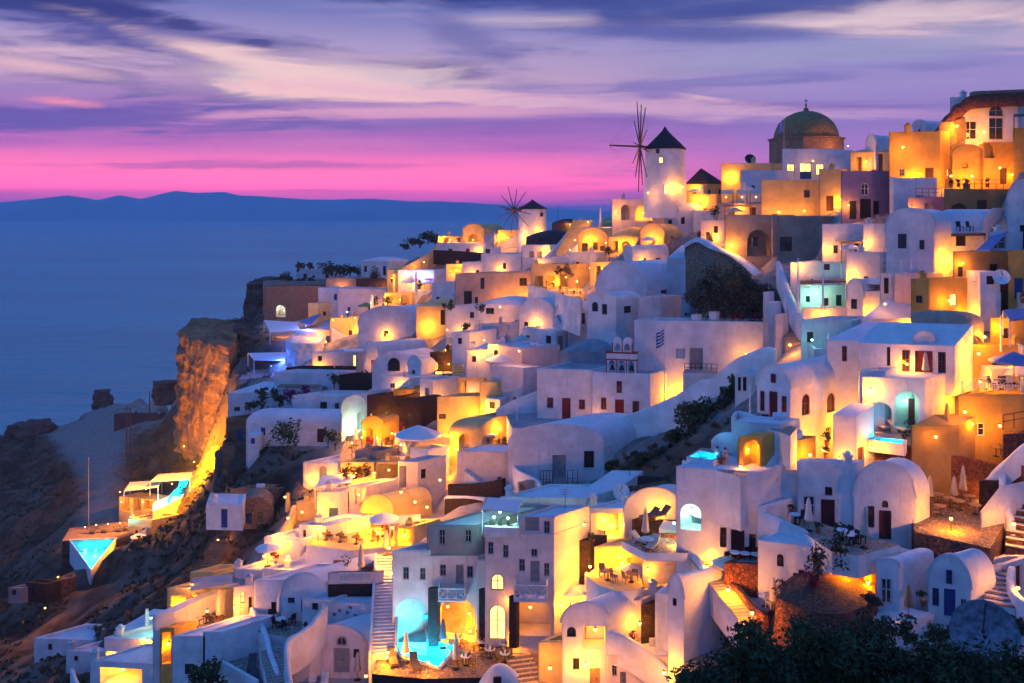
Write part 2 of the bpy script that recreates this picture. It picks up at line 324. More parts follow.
# ------------------------------------------------------------------ openings
DOORCOL = {'r': 'red', 'm': 'maroon', 'b': 'blue', 'g': 'greywood', 'k': 'dark', 'w': 'brown', 'o': 'lightwood', 'f': 'framewhite', 'y': 'cream'}
def outline(u0, u1, za, zb, arch, n=8):
    if not arch: return [(u0, za), (u1, za), (u1, zb), (u0, zb)]
    r = min((u1-u0)/2, (zb-za)*.75); zs = zb-r; um = (u0+u1)/2; hw = (u1-u0)/2
    pts = [(u0, za), (u1, za)]
    for i in range(n+1):
        a = math.pi*i/n; pts.append((um+hw*math.cos(a), zs+r*math.sin(a)))
    return pts
class Face:
    def __init__(s, p0, p1, z0, z1):
        s.p0 = Vector((p0[0], p0[1], 0)); d = Vector((p1[0]-p0[0], p1[1]-p0[1], 0)); s.L = d.length; s.d = d/s.L
        s.n = Vector((s.d.y, -s.d.x, 0)); s.z0, s.z1 = z0, z1; s.holes = []
    def at(s, u, z, out=0.): q = s.p0+s.d*u+s.n*out; return Vector((q.x, q.y, z))
    def u(s, px):
        k = (px-CX)/F; return (k*s.p0.y-s.p0.x)/(s.d.x-k*s.d.y)
    def uz(s, px, py):
        u = s.u(px); Y = s.p0.y+s.d.y*u; return u, -(py-HZ)/F*Y
    def pt(s, px, py, out=0.):
        u, z = s.uz(px, py); return s.at(u, z, out)
    def rect(s, x0, x1, y0, y1):
        u0, _ = s.uz(x0, y1); u1, _ = s.uz(x1, y1); xm = (x0+x1)/2
        _, za = s.uz(xm, y1); _, zb = s.uz(xm, y0)
        return min(u0, u1), max(u0, u1), za, zb
    def hole(s, u0, u1, za, zb, arch, dep, back):
        u0 = max(u0, .06); u1 = min(u1, s.L-.06); za = max(za, s.z0+.01); zb = min(zb, s.z1-.06)
        if u1-u0 < .1 or zb-za < .1: return None
        s.holes.append((u0, u1, za, zb, arch, dep, back)); return u0, u1, za, zb
    def grid(s, mb, mi=0, extra_z=()):
        us = sorted({0., s.L} | {h[i] for h in s.holes for i in (0, 1)}); zs = sorted({s.z0, s.z1} | {h[i] for h in s.holes for i in (2, 3)})
        for i in range(len(us)-1):
            for j in range(len(zs)-1):
                if us[i+1]-us[i] < 1e-4 or zs[j+1]-zs[j] < 1e-4: continue
                um, zm = (us[i]+us[i+1])/2, (zs[j]+zs[j+1])/2
                if any(h[0] < um < h[1] and h[2] < zm < h[3] for h in s.holes): continue
                mb.quad(s.at(us[i], zs[j]), s.at(us[i+1], zs[j]), s.at(us[i+1], zs[j+1]), s.at(us[i], zs[j+1]), mi)
        for (u0, u1, za, zb, arch, dep, back) in s.holes:
            ol = outline(u0, u1, za, zb, arch); n = len(ol)
            for i in range(n):
                a, b = ol[i], ol[(i+1) % n]
                mb.quad(s.at(*a, 0), s.at(*a, -dep), s.at(*b, -dep), s.at(*b, 0), mi)
            if back: mb.add([s.at(*q, -dep) for q in ol], (tuple(range(n)),), mi)
            if arch:
                for i in range(2, n-1):
                    a, b = ol[i], ol[i+1]; cu = u1 if (a[0]+b[0])/2 > (u0+u1)/2 else u0
                    mb.add([s.at(cu, zb), s.at(*b), s.at(*a)], ((0, 1, 2),), mi)
def window(face, r, arch, frame, pane, root, label=None, bars=True, dep=.16):
    u0, u1, za, zb = r; w, h = u1-u0, zb-za; mb = MB(); t = min(.09, w*.14); n0 = -dep+.005
    pan = MB(); ol = outline(u0+.005, u1-.005, za+.005, zb-.005, arch); pan.add([face.at(*q, n0+.02) for q in ol], (tuple(range(len(ol))),))
    def bar(ua, ub, z_a, z_b, th=.07): mb.frame_box(face.at(ua, z_a, n0), face.d*(ub-ua), -face.n*-th, (0, 0, z_b-z_a))
    bar(u0, u0+t, za, zb if not arch else zb-min(w/2, h*.75)); bar(u1-t, u1, za, zb if not arch else zb-min(w/2, h*.75)); bar(u0+t, u1-t, za, za+t)
    if not arch: bar(u0+t, u1-t, zb-t, zb)
    else:
        r_ = min(w/2, h*.75); um = (u0+u1)/2; zs = zb-r_
        for i in range(8):
            a, b = math.pi*i/8, math.pi*(i+1)/8
            q = [(um+(w/2-k)*math.cos(c), zs+(r_-k)*math.sin(c)) for k, c in ((0, a), (0, b), (t, b), (t, a))]
            mb.quad(*[face.at(*p_, n0+.07) for p_ in q])
    if bars:
        um = (u0+u1)/2; bar(um-t*.35, um+t*.35, za+t, zb-t, .055)
        if h > .8: zc = za+h*.55; bar(u0+t, u1-t, zc-t*.3, zc+t*.3, .05)
    o = mb.build('window', frame, root); pan.build('pane', pane, o)
    if label: o['label'] = label
    return o
def door(face, r, arch, mat, root, label=None, dep=.22, lit=None):
    u0, u1, za, zb = r; mb = MB(); ol = outline(u0+.004, u1-.004, za+.004, zb-.004, arch); n0 = -dep+.02
    mb.add([face.at(*q, n0) for q in ol], (tuple(range(len(ol))),))
    w, h = u1-u0, zb-za; top = zb if not arch else zb-min(w/2, h*.75)
    def bar(ua, ub, z_a, z_b, th=.05, mi=0): mb.frame_box(face.at(ua, z_a, n0), face.d*(ub-ua), face.n*th, (0, 0, z_b-z_a), mi)
    t = min(.1, w*.12)
    bar(u0, u0+t, za, top); bar(u1-t, u1, za, top); bar(u0+t, u1-t, top-t, top); um = (u0+u1)/2
    bar(um-t*.4, um+t*.4, za, top-t, .04); bar(u0+t, u1-t, za+h*.02, za+h*.10, .045); bar(u0+t, um-t*.4, za+h*.42, za+h*.47, .045); bar(um+t*.4, u1-t, za+h*.42, za+h*.47, .045)
    if lit:
        for a, b in ((u0+t, um-t*.4), (um+t*.4, u1-t)): mb.quad(face.at(a, za+h*.47, n0+.02), face.at(b, za+h*.47, n0+.02), face.at(b, top-t, n0+.02), face.at(a, top-t, n0+.02), 1)
    o = mb.build('door', [mat]+([lit] if lit else []), root)
    k = MB(); k.box(face.at(um+t*1.2, za+h*.44, n0+.06), .05, .05, .12); k.build('handle', 'metal', o)
    if label: o['label'] = label
    return o
# ------------------------------------------------------------------ houses
class House: pass
HOUSES = []
def H(label, xa, xb, xc, yb, yt, s=None, th=(20, 45), dep=6., roof='flat', rise=1.5, m='white', rm=None, w='', name='white_house', cat='house',
      par=.35, fd=5.5, chim=(), group=None, rim=True, seg=14):
    """A house by its nearest vertical corner: left face xa..xb, right face xb..xc, base and eave rows at the corner, th the two faces' bearings."""
    s = sc(xb, yb) if s is None else s
    B = P(xb, yb, s); D = F*s; z0 = B.z; z1 = -(yt-HZ)/F*D
    tl, tr = (math.radians(a) for a in (th if hasattr(th, '__len__') else (th, th)))
    dl = Vector((-math.cos(tl), math.sin(tl), 0)); dr = Vector((math.sin(tr), math.cos(tr), 0))
    if xa is None: L1 = dep
    else:
        ka = (xa-CX)/F; L1 = (B.x-ka*B.y)/(math.cos(tl)+ka*math.sin(tl))
    if xc is None: L2 = dep
    else:
        kc = (xc-CX)/F; den = math.sin(tr)-kc*math.cos(tr); L2 = (kc*B.y-B.x)/den if abs(den) > .02 else 30
        if not 0 < L2 < 40: print('BAD R', label, L2); L2 = dep
    if not 0 < L1 < 45: print('BAD L', label, L1); L1 = dep
    pB = Vector((B.x, B.y, 0)); pA = pB+dl*L1; pC = pB+dr*L2; pD = pA+dr*L2
    h = House(); h.L = Face(pA, pB, z0-fd, z1); h.R = Face(pB, pC, z0-fd, z1); h.K = Face(pC, pD, z0-fd, z1); h.J = Face(pD, pA, z0-fd, z1)
    h.z0, h.z1 = z0, z1; h.px = (xa, xb, xc, yb); h.A, h.B, h.C, h.D = pA, pB, pC, pD
    ctr = (pA+pC)/2
    root = thing(name, label, cat, (ctr.x, ctr.y, z0), group); h.root = root; h.label = label
    mb = MB(); adds = []
    if not w and cat == 'house' and not any(k in name for k in ('turf', 'cistern', 'roof', 'gate', 'bastion', 'tank', 'shed', 'block', 'platform', 'kiosk')):
        for f in (h.L, h.R):
            if f.L < 2.6 or z1-z0 < 2.1: continue
            for i in range(1 if f.L < 4.5 else 2):
                u = f.L*((i+.5)/(1 if f.L < 4.5 else 2)+random.uniform(-.12, .12)); dr_ = random.random() < .38; ww = .95 if dr_ else random.choice((.5, .62, .75)); zb_ = z0+.15 if dr_ else z0+random.uniform(.9, 1.3); hh = min(1.95 if dr_ else random.uniform(.7, 1.1), z1-.4-zb_)
                if hh < .45: continue
                q = f.hole(u-ww/2, u+ww/2, zb_, zb_+hh, False, .22, False)
                if q: adds.append((random.choice(('dg', 'db', 'dw', 'dm')) if dr_ else random.choice(('wk', 'wg', 'wb', 'Ww' if random.random() < .25 else 'ww')), f, q, False, None, None))
    if not chim and cat == 'house' and roof == 'flat' and par > .09 and xa is not None and xb-xa > 14 and random.random() < .38: chim = ((random.uniform(xa+4, xb-4), 0, random.uniform(.3, .7)),)
    for spec in [q.split() for q in w.split(';') if q.strip()]:
        f = getattr(h, spec[0]); x0, x1, y0, y1 = map(float, spec[1:5]); k = spec[5]; lb = ' '.join(spec[6:]) or None
        r = f.rect(x0, x1, y0, y1); arch = k.endswith('a') and len(k) > 1
        kk = k[:-1] if arch else k
        if kk[0] == 'n':                                   # open recess, depth in decimetres after the n
            f.hole(*r, arch, float(kk[1:] or 12)/10, True)
        elif kk[0] == 'o':
            q = f.hole(*r, arch, .5, False)
            if q: adds.append(('o', f, q, arch, None, lb))
        else:
            q = f.hole(*r, arch, .22, False)
            if q: adds.append((kk, f, q, arch, None, lb))
    for f in (h.L, h.R, h.K, h.J): f.grid(mb)
    rm = rm or ('whiteroof' if m in ('white', 'pinkish') else m)
    rb = MB(); W = [pA, pB, pC, pD]
    if roof == 'flat':
        tk = .28; inn = []
        cen = (pA+pB+pC+pD)/4
        for i in range(4):
            a, b, c = W[i-1], W[i], W[(i+1) % 4]
            e1, e2 = (a-b).normalized(), (c-b).normalized(); q = b+(e1+e2)*tk/max(.3, abs(e1.x*e2.y-e1.y*e2.x)); inn.append(q)
        zr = z1-par
        for i in range(4):
            j = (i+1) % 4
            mb.quad((*W[i].xy, z1), (*W[j].xy, z1), (*inn[j].xy, z1), (*inn[i].xy, z1))
            mb.quad((*inn[i].xy, z1), (*inn[j].xy, z1), (*inn[j].xy, zr), (*inn[i].xy, zr))
        rb.add([(*q.xy, zr) for q in inn], ((0, 1, 2, 3),))
    elif roof[0] == 'v':                                   # barrel vault, gable on the face named after the v
        e = [pA, pB, pD, pC] if roof[1] == 'L' else [pC, pB, pD, pA]      # gable from e0 to e1, far gable e2 to e3
        pts = []
        ex = 1.0 if len(roof) < 3 else .62
        for i in range(seg+1):
            a = math.pi*i/seg; c = math.cos(a)
            pts.append((.5-.5*c, rise*math.sin(a)**ex))
        ga = [e[0].lerp(e[1], t)+Vector((0, 0, z1+zz)) for t, zz in pts]; gb = [e[2].lerp(e[3], t)+Vector((0, 0, z1+zz)) for t, zz in pts]
        flip = roof[1] != 'L'
        idx = tuple(range(seg+1)); mb.add(ga, (idx[::-1] if not flip else idx,)); mb.add(gb, (idx if not flip else idx[::-1],))
        n = seg+1; rb.add(ga+gb, [(i, i+1, n+i+1, n+i) for i in range(seg)], 0, True)
        if rim:                                            # low raised lip over the gable
            ax = (e[2]-e[0]).normalized(); up = []
            cz = Vector(((e[0].x+e[1].x)/2, (e[0].y+e[1].y)/2, z1-.3))
            for p_ in ga: d_ = (p_-cz).normalized(); up.append(p_+d_*.14)
            rr = MB(); o1 = [p_-ax*.04 for p_ in up]; o2 = [p_+ax*.24 for p_ in up]; lo1 = [p_-ax*.04 for p_ in ga]; lo2 = [p_+ax*.24 for p_ in ga]
            vs = lo1+o1+o2+lo2; k4 = n
            rr.add(vs, [(a_*k4+i, a_*k4+i+1, (a_+1)*k4+i+1, (a_+1)*k4+i) for a_ in range(3) for i in range(seg)])
            rr.build('gable_rim', m, root)
    elif roof == 'slope':                                  # roof plane rising to the back by rise
        top = [(*pA.xy, z1), (*pB.xy, z1), (*pC.xy, z1+rise), (*pD.xy, z1+rise)]
        rb.add(top, ((0, 1, 2, 3),)); mb.add([top[1], (*pC.xy, z1), top[2]], ((0, 1, 2),)); mb.add([top[0], top[3], (*pD.xy, z1)], ((0, 1, 2),))
        mb.quad((*pC.xy, z1), (*pD.xy, z1), top[3], top[2])
    elif roof == 'hump':                                   # soft pillow roof
        N = 8; vs = []
        for j in range(N+1):
            for i in range(N+1):
                q = pA.lerp(pB, i/N).lerp(pD.lerp(pC, i/N), j/N); a, b = math.sin(math.pi*i/N), math.sin(math.pi*j/N)
                vs.append((q.x, q.y, z1+rise*(a*b)**.5))
        rb.add(vs, [(j*(N+1)+i, j*(N+1)+i+1, (j+1)*(N+1)+i+1, (j+1)*(N+1)+i) for j in range(N) for i in range(N)], 0, True)
    elif roof == 'dome':
        r = min(L1, L2)/2*.98; rb.add([(*q.xy, z1) for q in W], ((0, 1, 2, 3),))
        cc = (pA+pC)/2; rb.lathe((cc.x, cc.y, z1), [(r*math.cos(a), rise*math.sin(a)) for a in [math.pi/2*i/8 for i in range(9)]], 24)
    mb.build('wall', m, root, weld=True); h.roof = rb.build('roof', rm, root, weld=True)
    if cat == 'house' and roof in ('flat', 'slope', 'hump') and min(L1, L2) > 2.5 and par > .04 and z1 < -1 and random.random() < .5:
        q = (pA*random.uniform(.2, .5)+pC*random.uniform(.2, .5)+pD*.3); q /= 1; k = random.random(); t_ = MB(); u_, v_ = random.uniform(.2, .8), random.uniform(.4, .8); q = pA.lerp(pB, u_).lerp(pD.lerp(pC, u_), v_); zz = z1-par+(rise*v_ if roof == 'slope' else rise*.7 if roof == 'hump' else 0)
        if k < .45: t_.tube((q.x, q.y, zz-.2), (q.x, q.y, zz+1.7), .025, n=5); [t_.tube((q.x-a, q.y, zz+b), (q.x+a, q.y, zz+b), .016, n=4) for a, b in ((.5, 1.65), (.4, 1.45), (.3, 1.25))]; t_.build('aerial', 'metal', root)
        elif k < .7: t_.tube((q.x-.5, q.y, zz+.32), (q.x+.5, q.y, zz+.32), .28, n=12); t_.box((q.x, q.y, zz-.1), .8, .4, .2); t_.build('water_tank', 'whitemetal', root)
        else: t_.box((q.x, q.y, zz-.1), .75, .32, .65); t_.lathe((q.x, q.y-.17, zz+.25), [(.2, -.02), (.2, .02)], 8); t_.build('air_conditioner', 'framewhite', root)
    for (px, py, hh) in chim:                              # chimneys stand on the roof in line with a sighting
        Y = (pA.y+pC.y)/2*.55+pB.y*.45; c = Vector(((px-CX)/F*Y, Y, z1-.4)); cb = MB()
        cb.box(c, .55, .55, hh+.4); cb.box(c+Vector((0, 0, hh+.4)), .7, .7, .12); cb.box(c+Vector((0, 0, hh+.52)), .3, .3, .22); cb.build('chimney', m, root)
    if not w and cat == 'house' and B.y > 62 and h.L.L > 3. and z1-z0 > 2 and roof != 'dome' and not any(k in name for k in ('ruin', 'hotel', 'turf', 'cistern', 'roof_box', 'tank', 'shed', 'bastion', 'mansion', 'gate', 'chapel')):
        f = h.L; k = random.random(); g = MB(); ww = random.uniform(.5, .85)*f.L; u0 = random.uniform(0, f.L-ww); n3 = f.n
        if k < .45:
            o_ = random.uniform(1.6, 2.6); hh = random.uniform(.6, 1.0)
            g.frame_box(f.at(u0, z0-4, .02), f.d*ww, n3*o_, (0, 0, 4)); g.frame_box(f.at(u0, z0, o_-.2), f.d*ww, n3*.22, (0, 0, hh)); g.frame_box(f.at(u0-.02, z0, .02), f.d*.22, n3*(o_-.2), (0, 0, hh*1.15)); g.frame_box(f.at(u0+ww-.2, z0, .02), f.d*.22, n3*(o_-.2), (0, 0, hh)); g.build('yard_wall', m if m not in ('cream', 'ochre') else 'white', root)
        elif k < .7:
            up_ = min(z1-z0-.3, 2.6); n_ = max(3, int(up_/.22)); L_ = min(ww, n_*.34); sg = random.random() < .5
            for i in range(n_): a_ = u0+(L_*i/n_ if sg else L_*(n_-1-i)/n_); g.frame_box(f.at(a_, z0-3, .02), f.d*(L_/n_+.01), n3*1.0, (0, 0, 3+up_*(i+1)/n_))
            g.build('outside_stair', 'white', root)
        elif k < .85:
            o_ = 1.9; zt = min(z1-z0-.25, 2.3)
            for a_ in (u0+.1, u0+ww-.1): g.tube(f.at(a_, z0-1, o_), f.at(a_, z0+zt, o_), .06, n=6)
            for i in range(int(ww/.32)+1): a_ = u0+min(i*.32, ww); g.frame_box(f.at(a_, z0+zt, .02), f.d*.09, n3*(o_+.25), (0, 0, .09))
            g.frame_box(f.at(u0, z0+zt-.12, o_-.06), f.d*ww, n3*.12, (0, 0, .12)); g.build('pergola', 'lightwood', root); g = MB(); g.frame_box(f.at(u0, z0-4, .02), f.d*ww, n3*(o_+.3), (0, 0, 4.0)); g.build('patio', 'white', root)
        else:
            o_ = random.uniform(1.2, 2.2); a_ = random.uniform(1.2, 2.2); b_ = min(z1-z0-.2, random.uniform(1.4, 2.3)); g.frame_box(f.at(u0, z0-4, .02), f.d*a_, n3*o_, (0, 0, 4+b_)); g.frame_box(f.at(u0+a_*.3, z0+b_*.25, o_+.012), f.d*a_*.35, n3*.03, (0, 0, min(.8, b_*.5)), 1); g.build('lean_to', ['white', random.choice(('dark', 'blue', 'brown', 'greywood'))], root)
    for k, f, q, arch, _, lb in adds:
        if k == 'o': pan = MB(); ol = outline(*q, arch); pan.add([f.at(*p_, -.5) for p_ in ol], (tuple(range(len(ol))),)); o = pan.build('doorway', 'dark', root)
        elif k[0] == 'd': o = door(f, q, arch, DOORCOL[k[1]], root, lb, lit='litwindow' if k.endswith('L') else None)
        else:
            o = window(f, q, arch, DOORCOL[k[1]] if len(k) > 1 else 'greywood', 'litwindow' if k[0] == 'W' else 'glass', root, lb)
        if lb and k == 'o': o['label'] = lb
    HOUSES.append(h); return h
# ------------------------------------------------------------------ walls, terraces, stairs
def spline(pts, n):
    out = []; m = len(pts)
    for i in range(m-1):
        p0, p1, p2, p3 = pts[max(i-1, 0)], pts[i], pts[i+1], pts[min(i+2, m-1)]
        for k in range(n):
            t = k/n; out.append(.5*((2*p1)+(p2-p0)*t+(2*p0-5*p1+4*p2-p3)*t*t+(3*p1-p0-3*p2+p3)*t**3))
    return out+[pts[-1]]
def wall(label, pts, h=1.2, t=.35, m='white', s=None, name='wall', cat='wall', smooth=6, group=None, lift=0.):
    """Wall whose crest passes the sighted points (px, py[, metres per pixel]); the points' own depth is that of the ground under it."""
    Q = []
    for i, q in enumerate(pts):
        ss = q[2] if len(q) > 2 else (sc(q[0], q[1]+h*9) if s is None else (s if not hasattr(s, '__len__') else s[0]+(s[1]-s[0])*i/(len(pts)-1)))
        Q.append(P(q[0], q[1], ss))
    if smooth > 1 and len(Q) > 2: Q = spline(Q, smooth)
    n = len(Q); mb = MB(); prof = [(-t/2, -h), (-t/2, -.10), (-t*.36, -.02), (0, 0), (t*.36, -.02), (t/2, -.10), (t/2, -h)]; vs = []
    for i, q in enumerate(Q):
        d = Q[min(i+1, n-1)]-Q[max(i-1, 0)]; d.z = 0; d = d.normalized() if d.length > 1e-4 else Vector((1, 0, 0)); nn = Vector((d.y, -d.x, 0))
        vs += [q+nn*a+Vector((0, 0, b)) for a, b in prof]
    k = len(prof); fs = [(i*k+j, (i+1)*k+j, (i+1)*k+j+1, i*k+j+1) for i in range(n-1) for j in range(k-1)]
    mb.add(vs, fs, 0, True); mb.add(vs[:k], (tuple(range(k)),)); mb.add(vs[-k:], (tuple(range(k-1, -1, -1)),))
    o = mb.build(name, m, None, Q[n//2]-Vector((0, 0, h))); return tag(o, label, cat, group)
DIGS = []
class Terr:
    def at(s, px, py): return Pz(px, py, s.z)
def T(label, pts, s=None, z=None, drop=3., par=0., edges=None, m='paving', wm='white', name='terrace', cat='terrace', pt=.3, smooth=0):
    t = Terr(); t.z = P(pts[0][0], pts[0][1], s).z if z is None else z
    Q = [Pz(a, b, t.z) for a, b in pts]
    if smooth: Q = spline(Q+[Q[0]], smooth)[:-1]
    DIGS.append((Q, t.z)); ar = sum(Q[i].x*Q[(i+1) % len(Q)].y-Q[(i+1) % len(Q)].x*Q[i].y for i in range(len(Q)))
    n = len(Q); E = list(range(n)) if edges is None else edges
    c = sum(Q, Vector())/n; root = thing(name, label, cat, (c.x, c.y, t.z)); t.root = root
    R = Q if ar > 0 else Q[::-1]
    f = MB(); f.add([q+Vector((0, 0, .01)) for q in R], (tuple(range(n)),)); f.build('floor', m, root)
    sd = MB(); sd.prism([(q.x, q.y) for q in R], t.z-drop, t.z, top=False); sd.build('retaining_wall', wm, root)
    if par:
        for i in E:
            a, b = Q[i], Q[(i+1) % n]; d = (b-a); L = d.length; d /= L; nn = Vector((d.y, -d.x, 0))
            if ar > 0: nn = -nn
            pb = MB(); pb.frame_box(a-d*.02+Vector((0, 0, -.3))-nn*.02, d*(L+.04), nn*pt, (0, 0, par+.3)); pb.build('parapet', wm, root)
    return t
def stairs(label, x0, y0, x1, y1, w=1.6, n=10, s0=None, s1=None, m='white', group=None, sides=0., sm=None, name='staircase', DR=2.2):
    a, b = P(x0, y0, s0), P(x1, y1, s1); d = b-a; dz = d.z; d.z = 0; L = d.length; d /= L; nn = Vector((d.y, -d.x, 0))
    if dz < .3: print('FLAT STAIR', label, round(dz, 2))
    root = thing(name, label, 'staircase', tuple(a), group); mb = MB()
    for i in range(n):
        o = a+d*(L*i/n)-nn*w/2; top = a.z+dz*(i+1)/n
        mb.frame_box((o.x, o.y, top-dz/n-DR), d*(L/n), nn*w, (0, 0, dz/n+DR-.02)); e = o-d*.03
        mb.frame_box((e.x, e.y, top-.05), d*.34, nn*w, (0, 0, .06), 1)
    mb.build('steps', [m, sm or m], root)
    if sides:
        for sg in (-1, 1):
            k = MB(); o = a+nn*(sg*(w/2+.14)-.12); vs = []
            for q, zz in ((o, a.z+sides), (o+d*L, b.z+sides)):
                vs += [(q.x, q.y, zz-2.6-sides), (q.x+nn.x*.24, q.y+nn.y*.24, zz-2.6-sides), (q.x+nn.x*.24, q.y+nn.y*.24, zz), (q.x, q.y, zz)]
            k.add(vs, ((0,1,5,4), (1,2,6,5), (2,3,7,6), (3,0,4,7), (0,3,2,1), (4,5,6,7))); k.build('side_wall', 'white', root)
    return root
# ------------------------------------------------------------------ lamps and furnishings
NL = [0]
WARM = (1., .325, .004); COOL = (.35, 1., .72); CYAN = (.03, .62, 1.); BLUE = (.06, .16, 1.)
def lamp(label, p, e=400, col=WARM, r=.12, bulb=True, group='warm lamps of the village', kind='wall_lamp', post=0., mat=None):
    p = Vector(p); NL[0] += 1; e *= max(1., p.y/112.)**1.25*(2.5 if col is BLUE else 1.)
    root = thing(kind, label, 'lamp', tuple(p), group)
    mat = mat or ('bulb' if col is WARM else 'bluebulb' if col is BLUE else 'coolbulb')
    b = MB(); b.lathe(p-Vector((0, 0, r)), [(r*math.sin(a), r-r*math.cos(a)) for a in [math.pi*i/6 for i in range(7)]], 10); b.build('bulb', mat, root)
    k = MB(); k.tube(p+Vector((0, 0, r)), p+Vector((0, 0, r+.06)), r*.9, r*.5)
    if post: k.tube(p-Vector((0, 0, post)), p-Vector((0, 0, r)), .035)
    else: k.tube(p+Vector((0, 0, r+.04)), p+Vector((0, .25, r+.05)), .02)
    k.build('lamp_cap' if not post else 'lamp_post', 'metal', root)
    L = bpy.data.lights.new('lamp_light', 'POINT'); L.energy = e*EN; L.color = col; L.shadow_soft_size = r*1.25
    lo = bpy.data.objects.new('lamp_light', L); COL.objects.link(lo); lo.parent = root; lo.location = (0, -.05, 0)
    return root
EN = 1.8
def lampf(label, f, px, py, e=400, out=.45, **k): return lamp(label, f.pt(px, py, out), e, **k)
def lampp(label, px, py, e=400, s=None, fwd=.6, post=.0, **k):
    s = sc(px, py+8) if s is None else s
    return lamp(label, P(px, py, s-fwd/F), e, post=post, **k)
def closed_umbrella(label, p, h=2.5, m='canvas', group='closed parasols'):
    r = thing('closed_parasol', label, 'parasol', tuple(p), group); p = Vector(p)
    k = MB(); k.tube(p, p+Vector((0, 0, h)), .035); k.build('pole', 'lightwood', r); k = MB(); k.lathe(p, [(.3, 0), (.3, .06), (.06, .12)], 12); k.build('base', 'metal', r)
    c = MB(); n = 16; prof = [(.04, h), (.10, h*.93), (.17, h*.72), (.20, h*.55), (.27, h*.36), (.22, h*.33)]; vs = []
    for rr, z in prof:
        for i in range(n): q = rr*(1+.22*math.cos(8*2*math.pi*i/n)); a = 2*math.pi*i/n; vs.append(p+Vector((q*math.cos(a), q*math.sin(a), z)))
    c.add(vs, [(j*n+i, j*n+(i+1) % n, (j+1)*n+(i+1) % n, (j+1)*n+i) for j in range(len(prof)-1) for i in range(n)], 0, True); c.build('canopy', m, r)
def open_umbrella(label, p, R=1.7, h=2.5, m='canvas', n=8, group='open parasols', tilt=.0):
    p = Vector(p); r = thing('parasol', label, 'parasol', tuple(p), group)
    k = MB(); k.tube(p, p+Vector((0, 0, h)), .04); k.build('pole', 'lightwood', r); k = MB(); k.lathe(p, [(.35, 0), (.35, .08), (.06, .14)], 12); k.build('base', 'metal', r)
    c = MB(); top = p+Vector((0, 0, h)); a0 = .2
    ring = [[top+Vector((R*f*math.cos(a0+2*math.pi*i/n), R*f*math.sin(a0+2*math.pi*i/n), -R*(.36*f+.04*f*f)+.0)) for i in range(n)] for f in (.5, 1.)]
    low = [q-Vector((0, 0, .16)) for q in ring[1]]
    vs = [top]+ring[0]+ring[1]+low; fs = [(0, 1+i, 1+(i+1) % n) for i in range(n)]
    for a in (0, 1): fs += [(1+a*n+i, 1+(a+1)*n+i, 1+(a+1)*n+(i+1) % n, 1+a*n+(i+1) % n) for i in range(n)]
    c.add(vs, fs); c.build('canopy', m, r)
def lounger(label, p, rz=0., m='cushion', group='sun loungers'):
    p = Vector(p); r = thing('sun_lounger', label, 'lounger', tuple(p), group); R = Matrix.Rotation(rz, 3, 'Z')
    def b(mb, x, y, z, sx, sy, sz): mb.frame_box(p+R@Vector((x, y, z)), R@Vector((sx, 0, 0)), R@Vector((0, sy, 0)), (0, 0, sz))
    k = MB(); b(k, -.34, -.95, .22, .68, 1.3, .06); k.build('frame', 'wood', r)
    for sx in (-.32, .26):
        for sy in (-.9, .25): k = MB(); b(k, sx, sy, 0, .06, .06, .22); k.build('leg', 'wood', r)
    k = MB(); b(k, -.32, -.93, .285, .64, 1.25, .1); k.build('seat', m, r)
    k = MB(); k.frame_box(p+R@Vector((-.32, .34, .30)), R@Vector((.64, 0, 0)), R@Vector((0, .55, .45)), R@Vector((0, -.07, .09))); k.build('backrest', m, r)
def chair(label, p, rz=0., m='wood', group='terrace chairs'):
    p = Vector(p); r = thing('chair', label, 'chair', tuple(p), group); R = Matrix.Rotation(rz, 3, 'Z')
    def b(n, mt, x, y, z, sx, sy, sz, sh=0): mb = MB(); mb.frame_box(p+R@Vector((x, y, z)), R@Vector((sx, 0, 0)), R@Vector((0, sy, 0)), R@Vector((0, sh, sz))); mb.build(n, mt, r)
    b('seat', m, -.24, -.24, .43, .48, .48, .06); b('backrest', m, -.24, .2, .5, .48, .05, .5, .1)
    for x in (-.23, .18):
        for y in (-.23, .18): b('leg', m, x, y, 0, .05, .05, .43)
def table(label, p, R=.45, m='whitemetal', group='terrace tables', cloth=False):
    p = Vector(p); r = thing('table', label, 'table', tuple(p), group); k = MB(); k.lathe(p, [(.0, .74), (R, .74), (R, .70), (.0, .70)], 18, sm=False); k.build('tabletop', m, r)
    k = MB(); k.tube(p+Vector((0, 0, .03)), p+Vector((0, 0, .7)), .04); k.build('pedestal', 'metal', r); k = MB(); k.lathe(p, [(.26, 0), (.26, .03), (.03, .06)], 12); k.build('foot', 'metal', r)
def leaves(mb, c, rx, ry, rz, n, size, mi=0, clumps=6, flat=.0):
    cl = []
    for _ in range(clumps):
        d = Vector(rng.normal(size=3)).normalized()*rng.uniform(.25, .8); cl.append((Vector((d.x*rx, d.y*ry, d.z*rz)), rng.uniform(.32, .6)))
    c = Vector(c)
    for i in range(n):
        o, f = cl[rng.integers(clumps)]; d = Vector(rng.normal(size=3)).normalized()*(rng.uniform(.1, 1.)**.45)
        q = c+o+Vector((d.x*rx*f, d.y*ry*f, d.z*rz*f))
        a = Vector(rng.normal(size=3)).normalized(); b = a.cross(Vector(rng.normal(size=3))).normalized(); ss = size*rng.uniform(.6, 1.4)
        mb.add([q-a*ss*.9, q+b*ss*.38, q+a*ss*.9, q-b*ss*.38], ((0, 1, 2, 3),), mi)
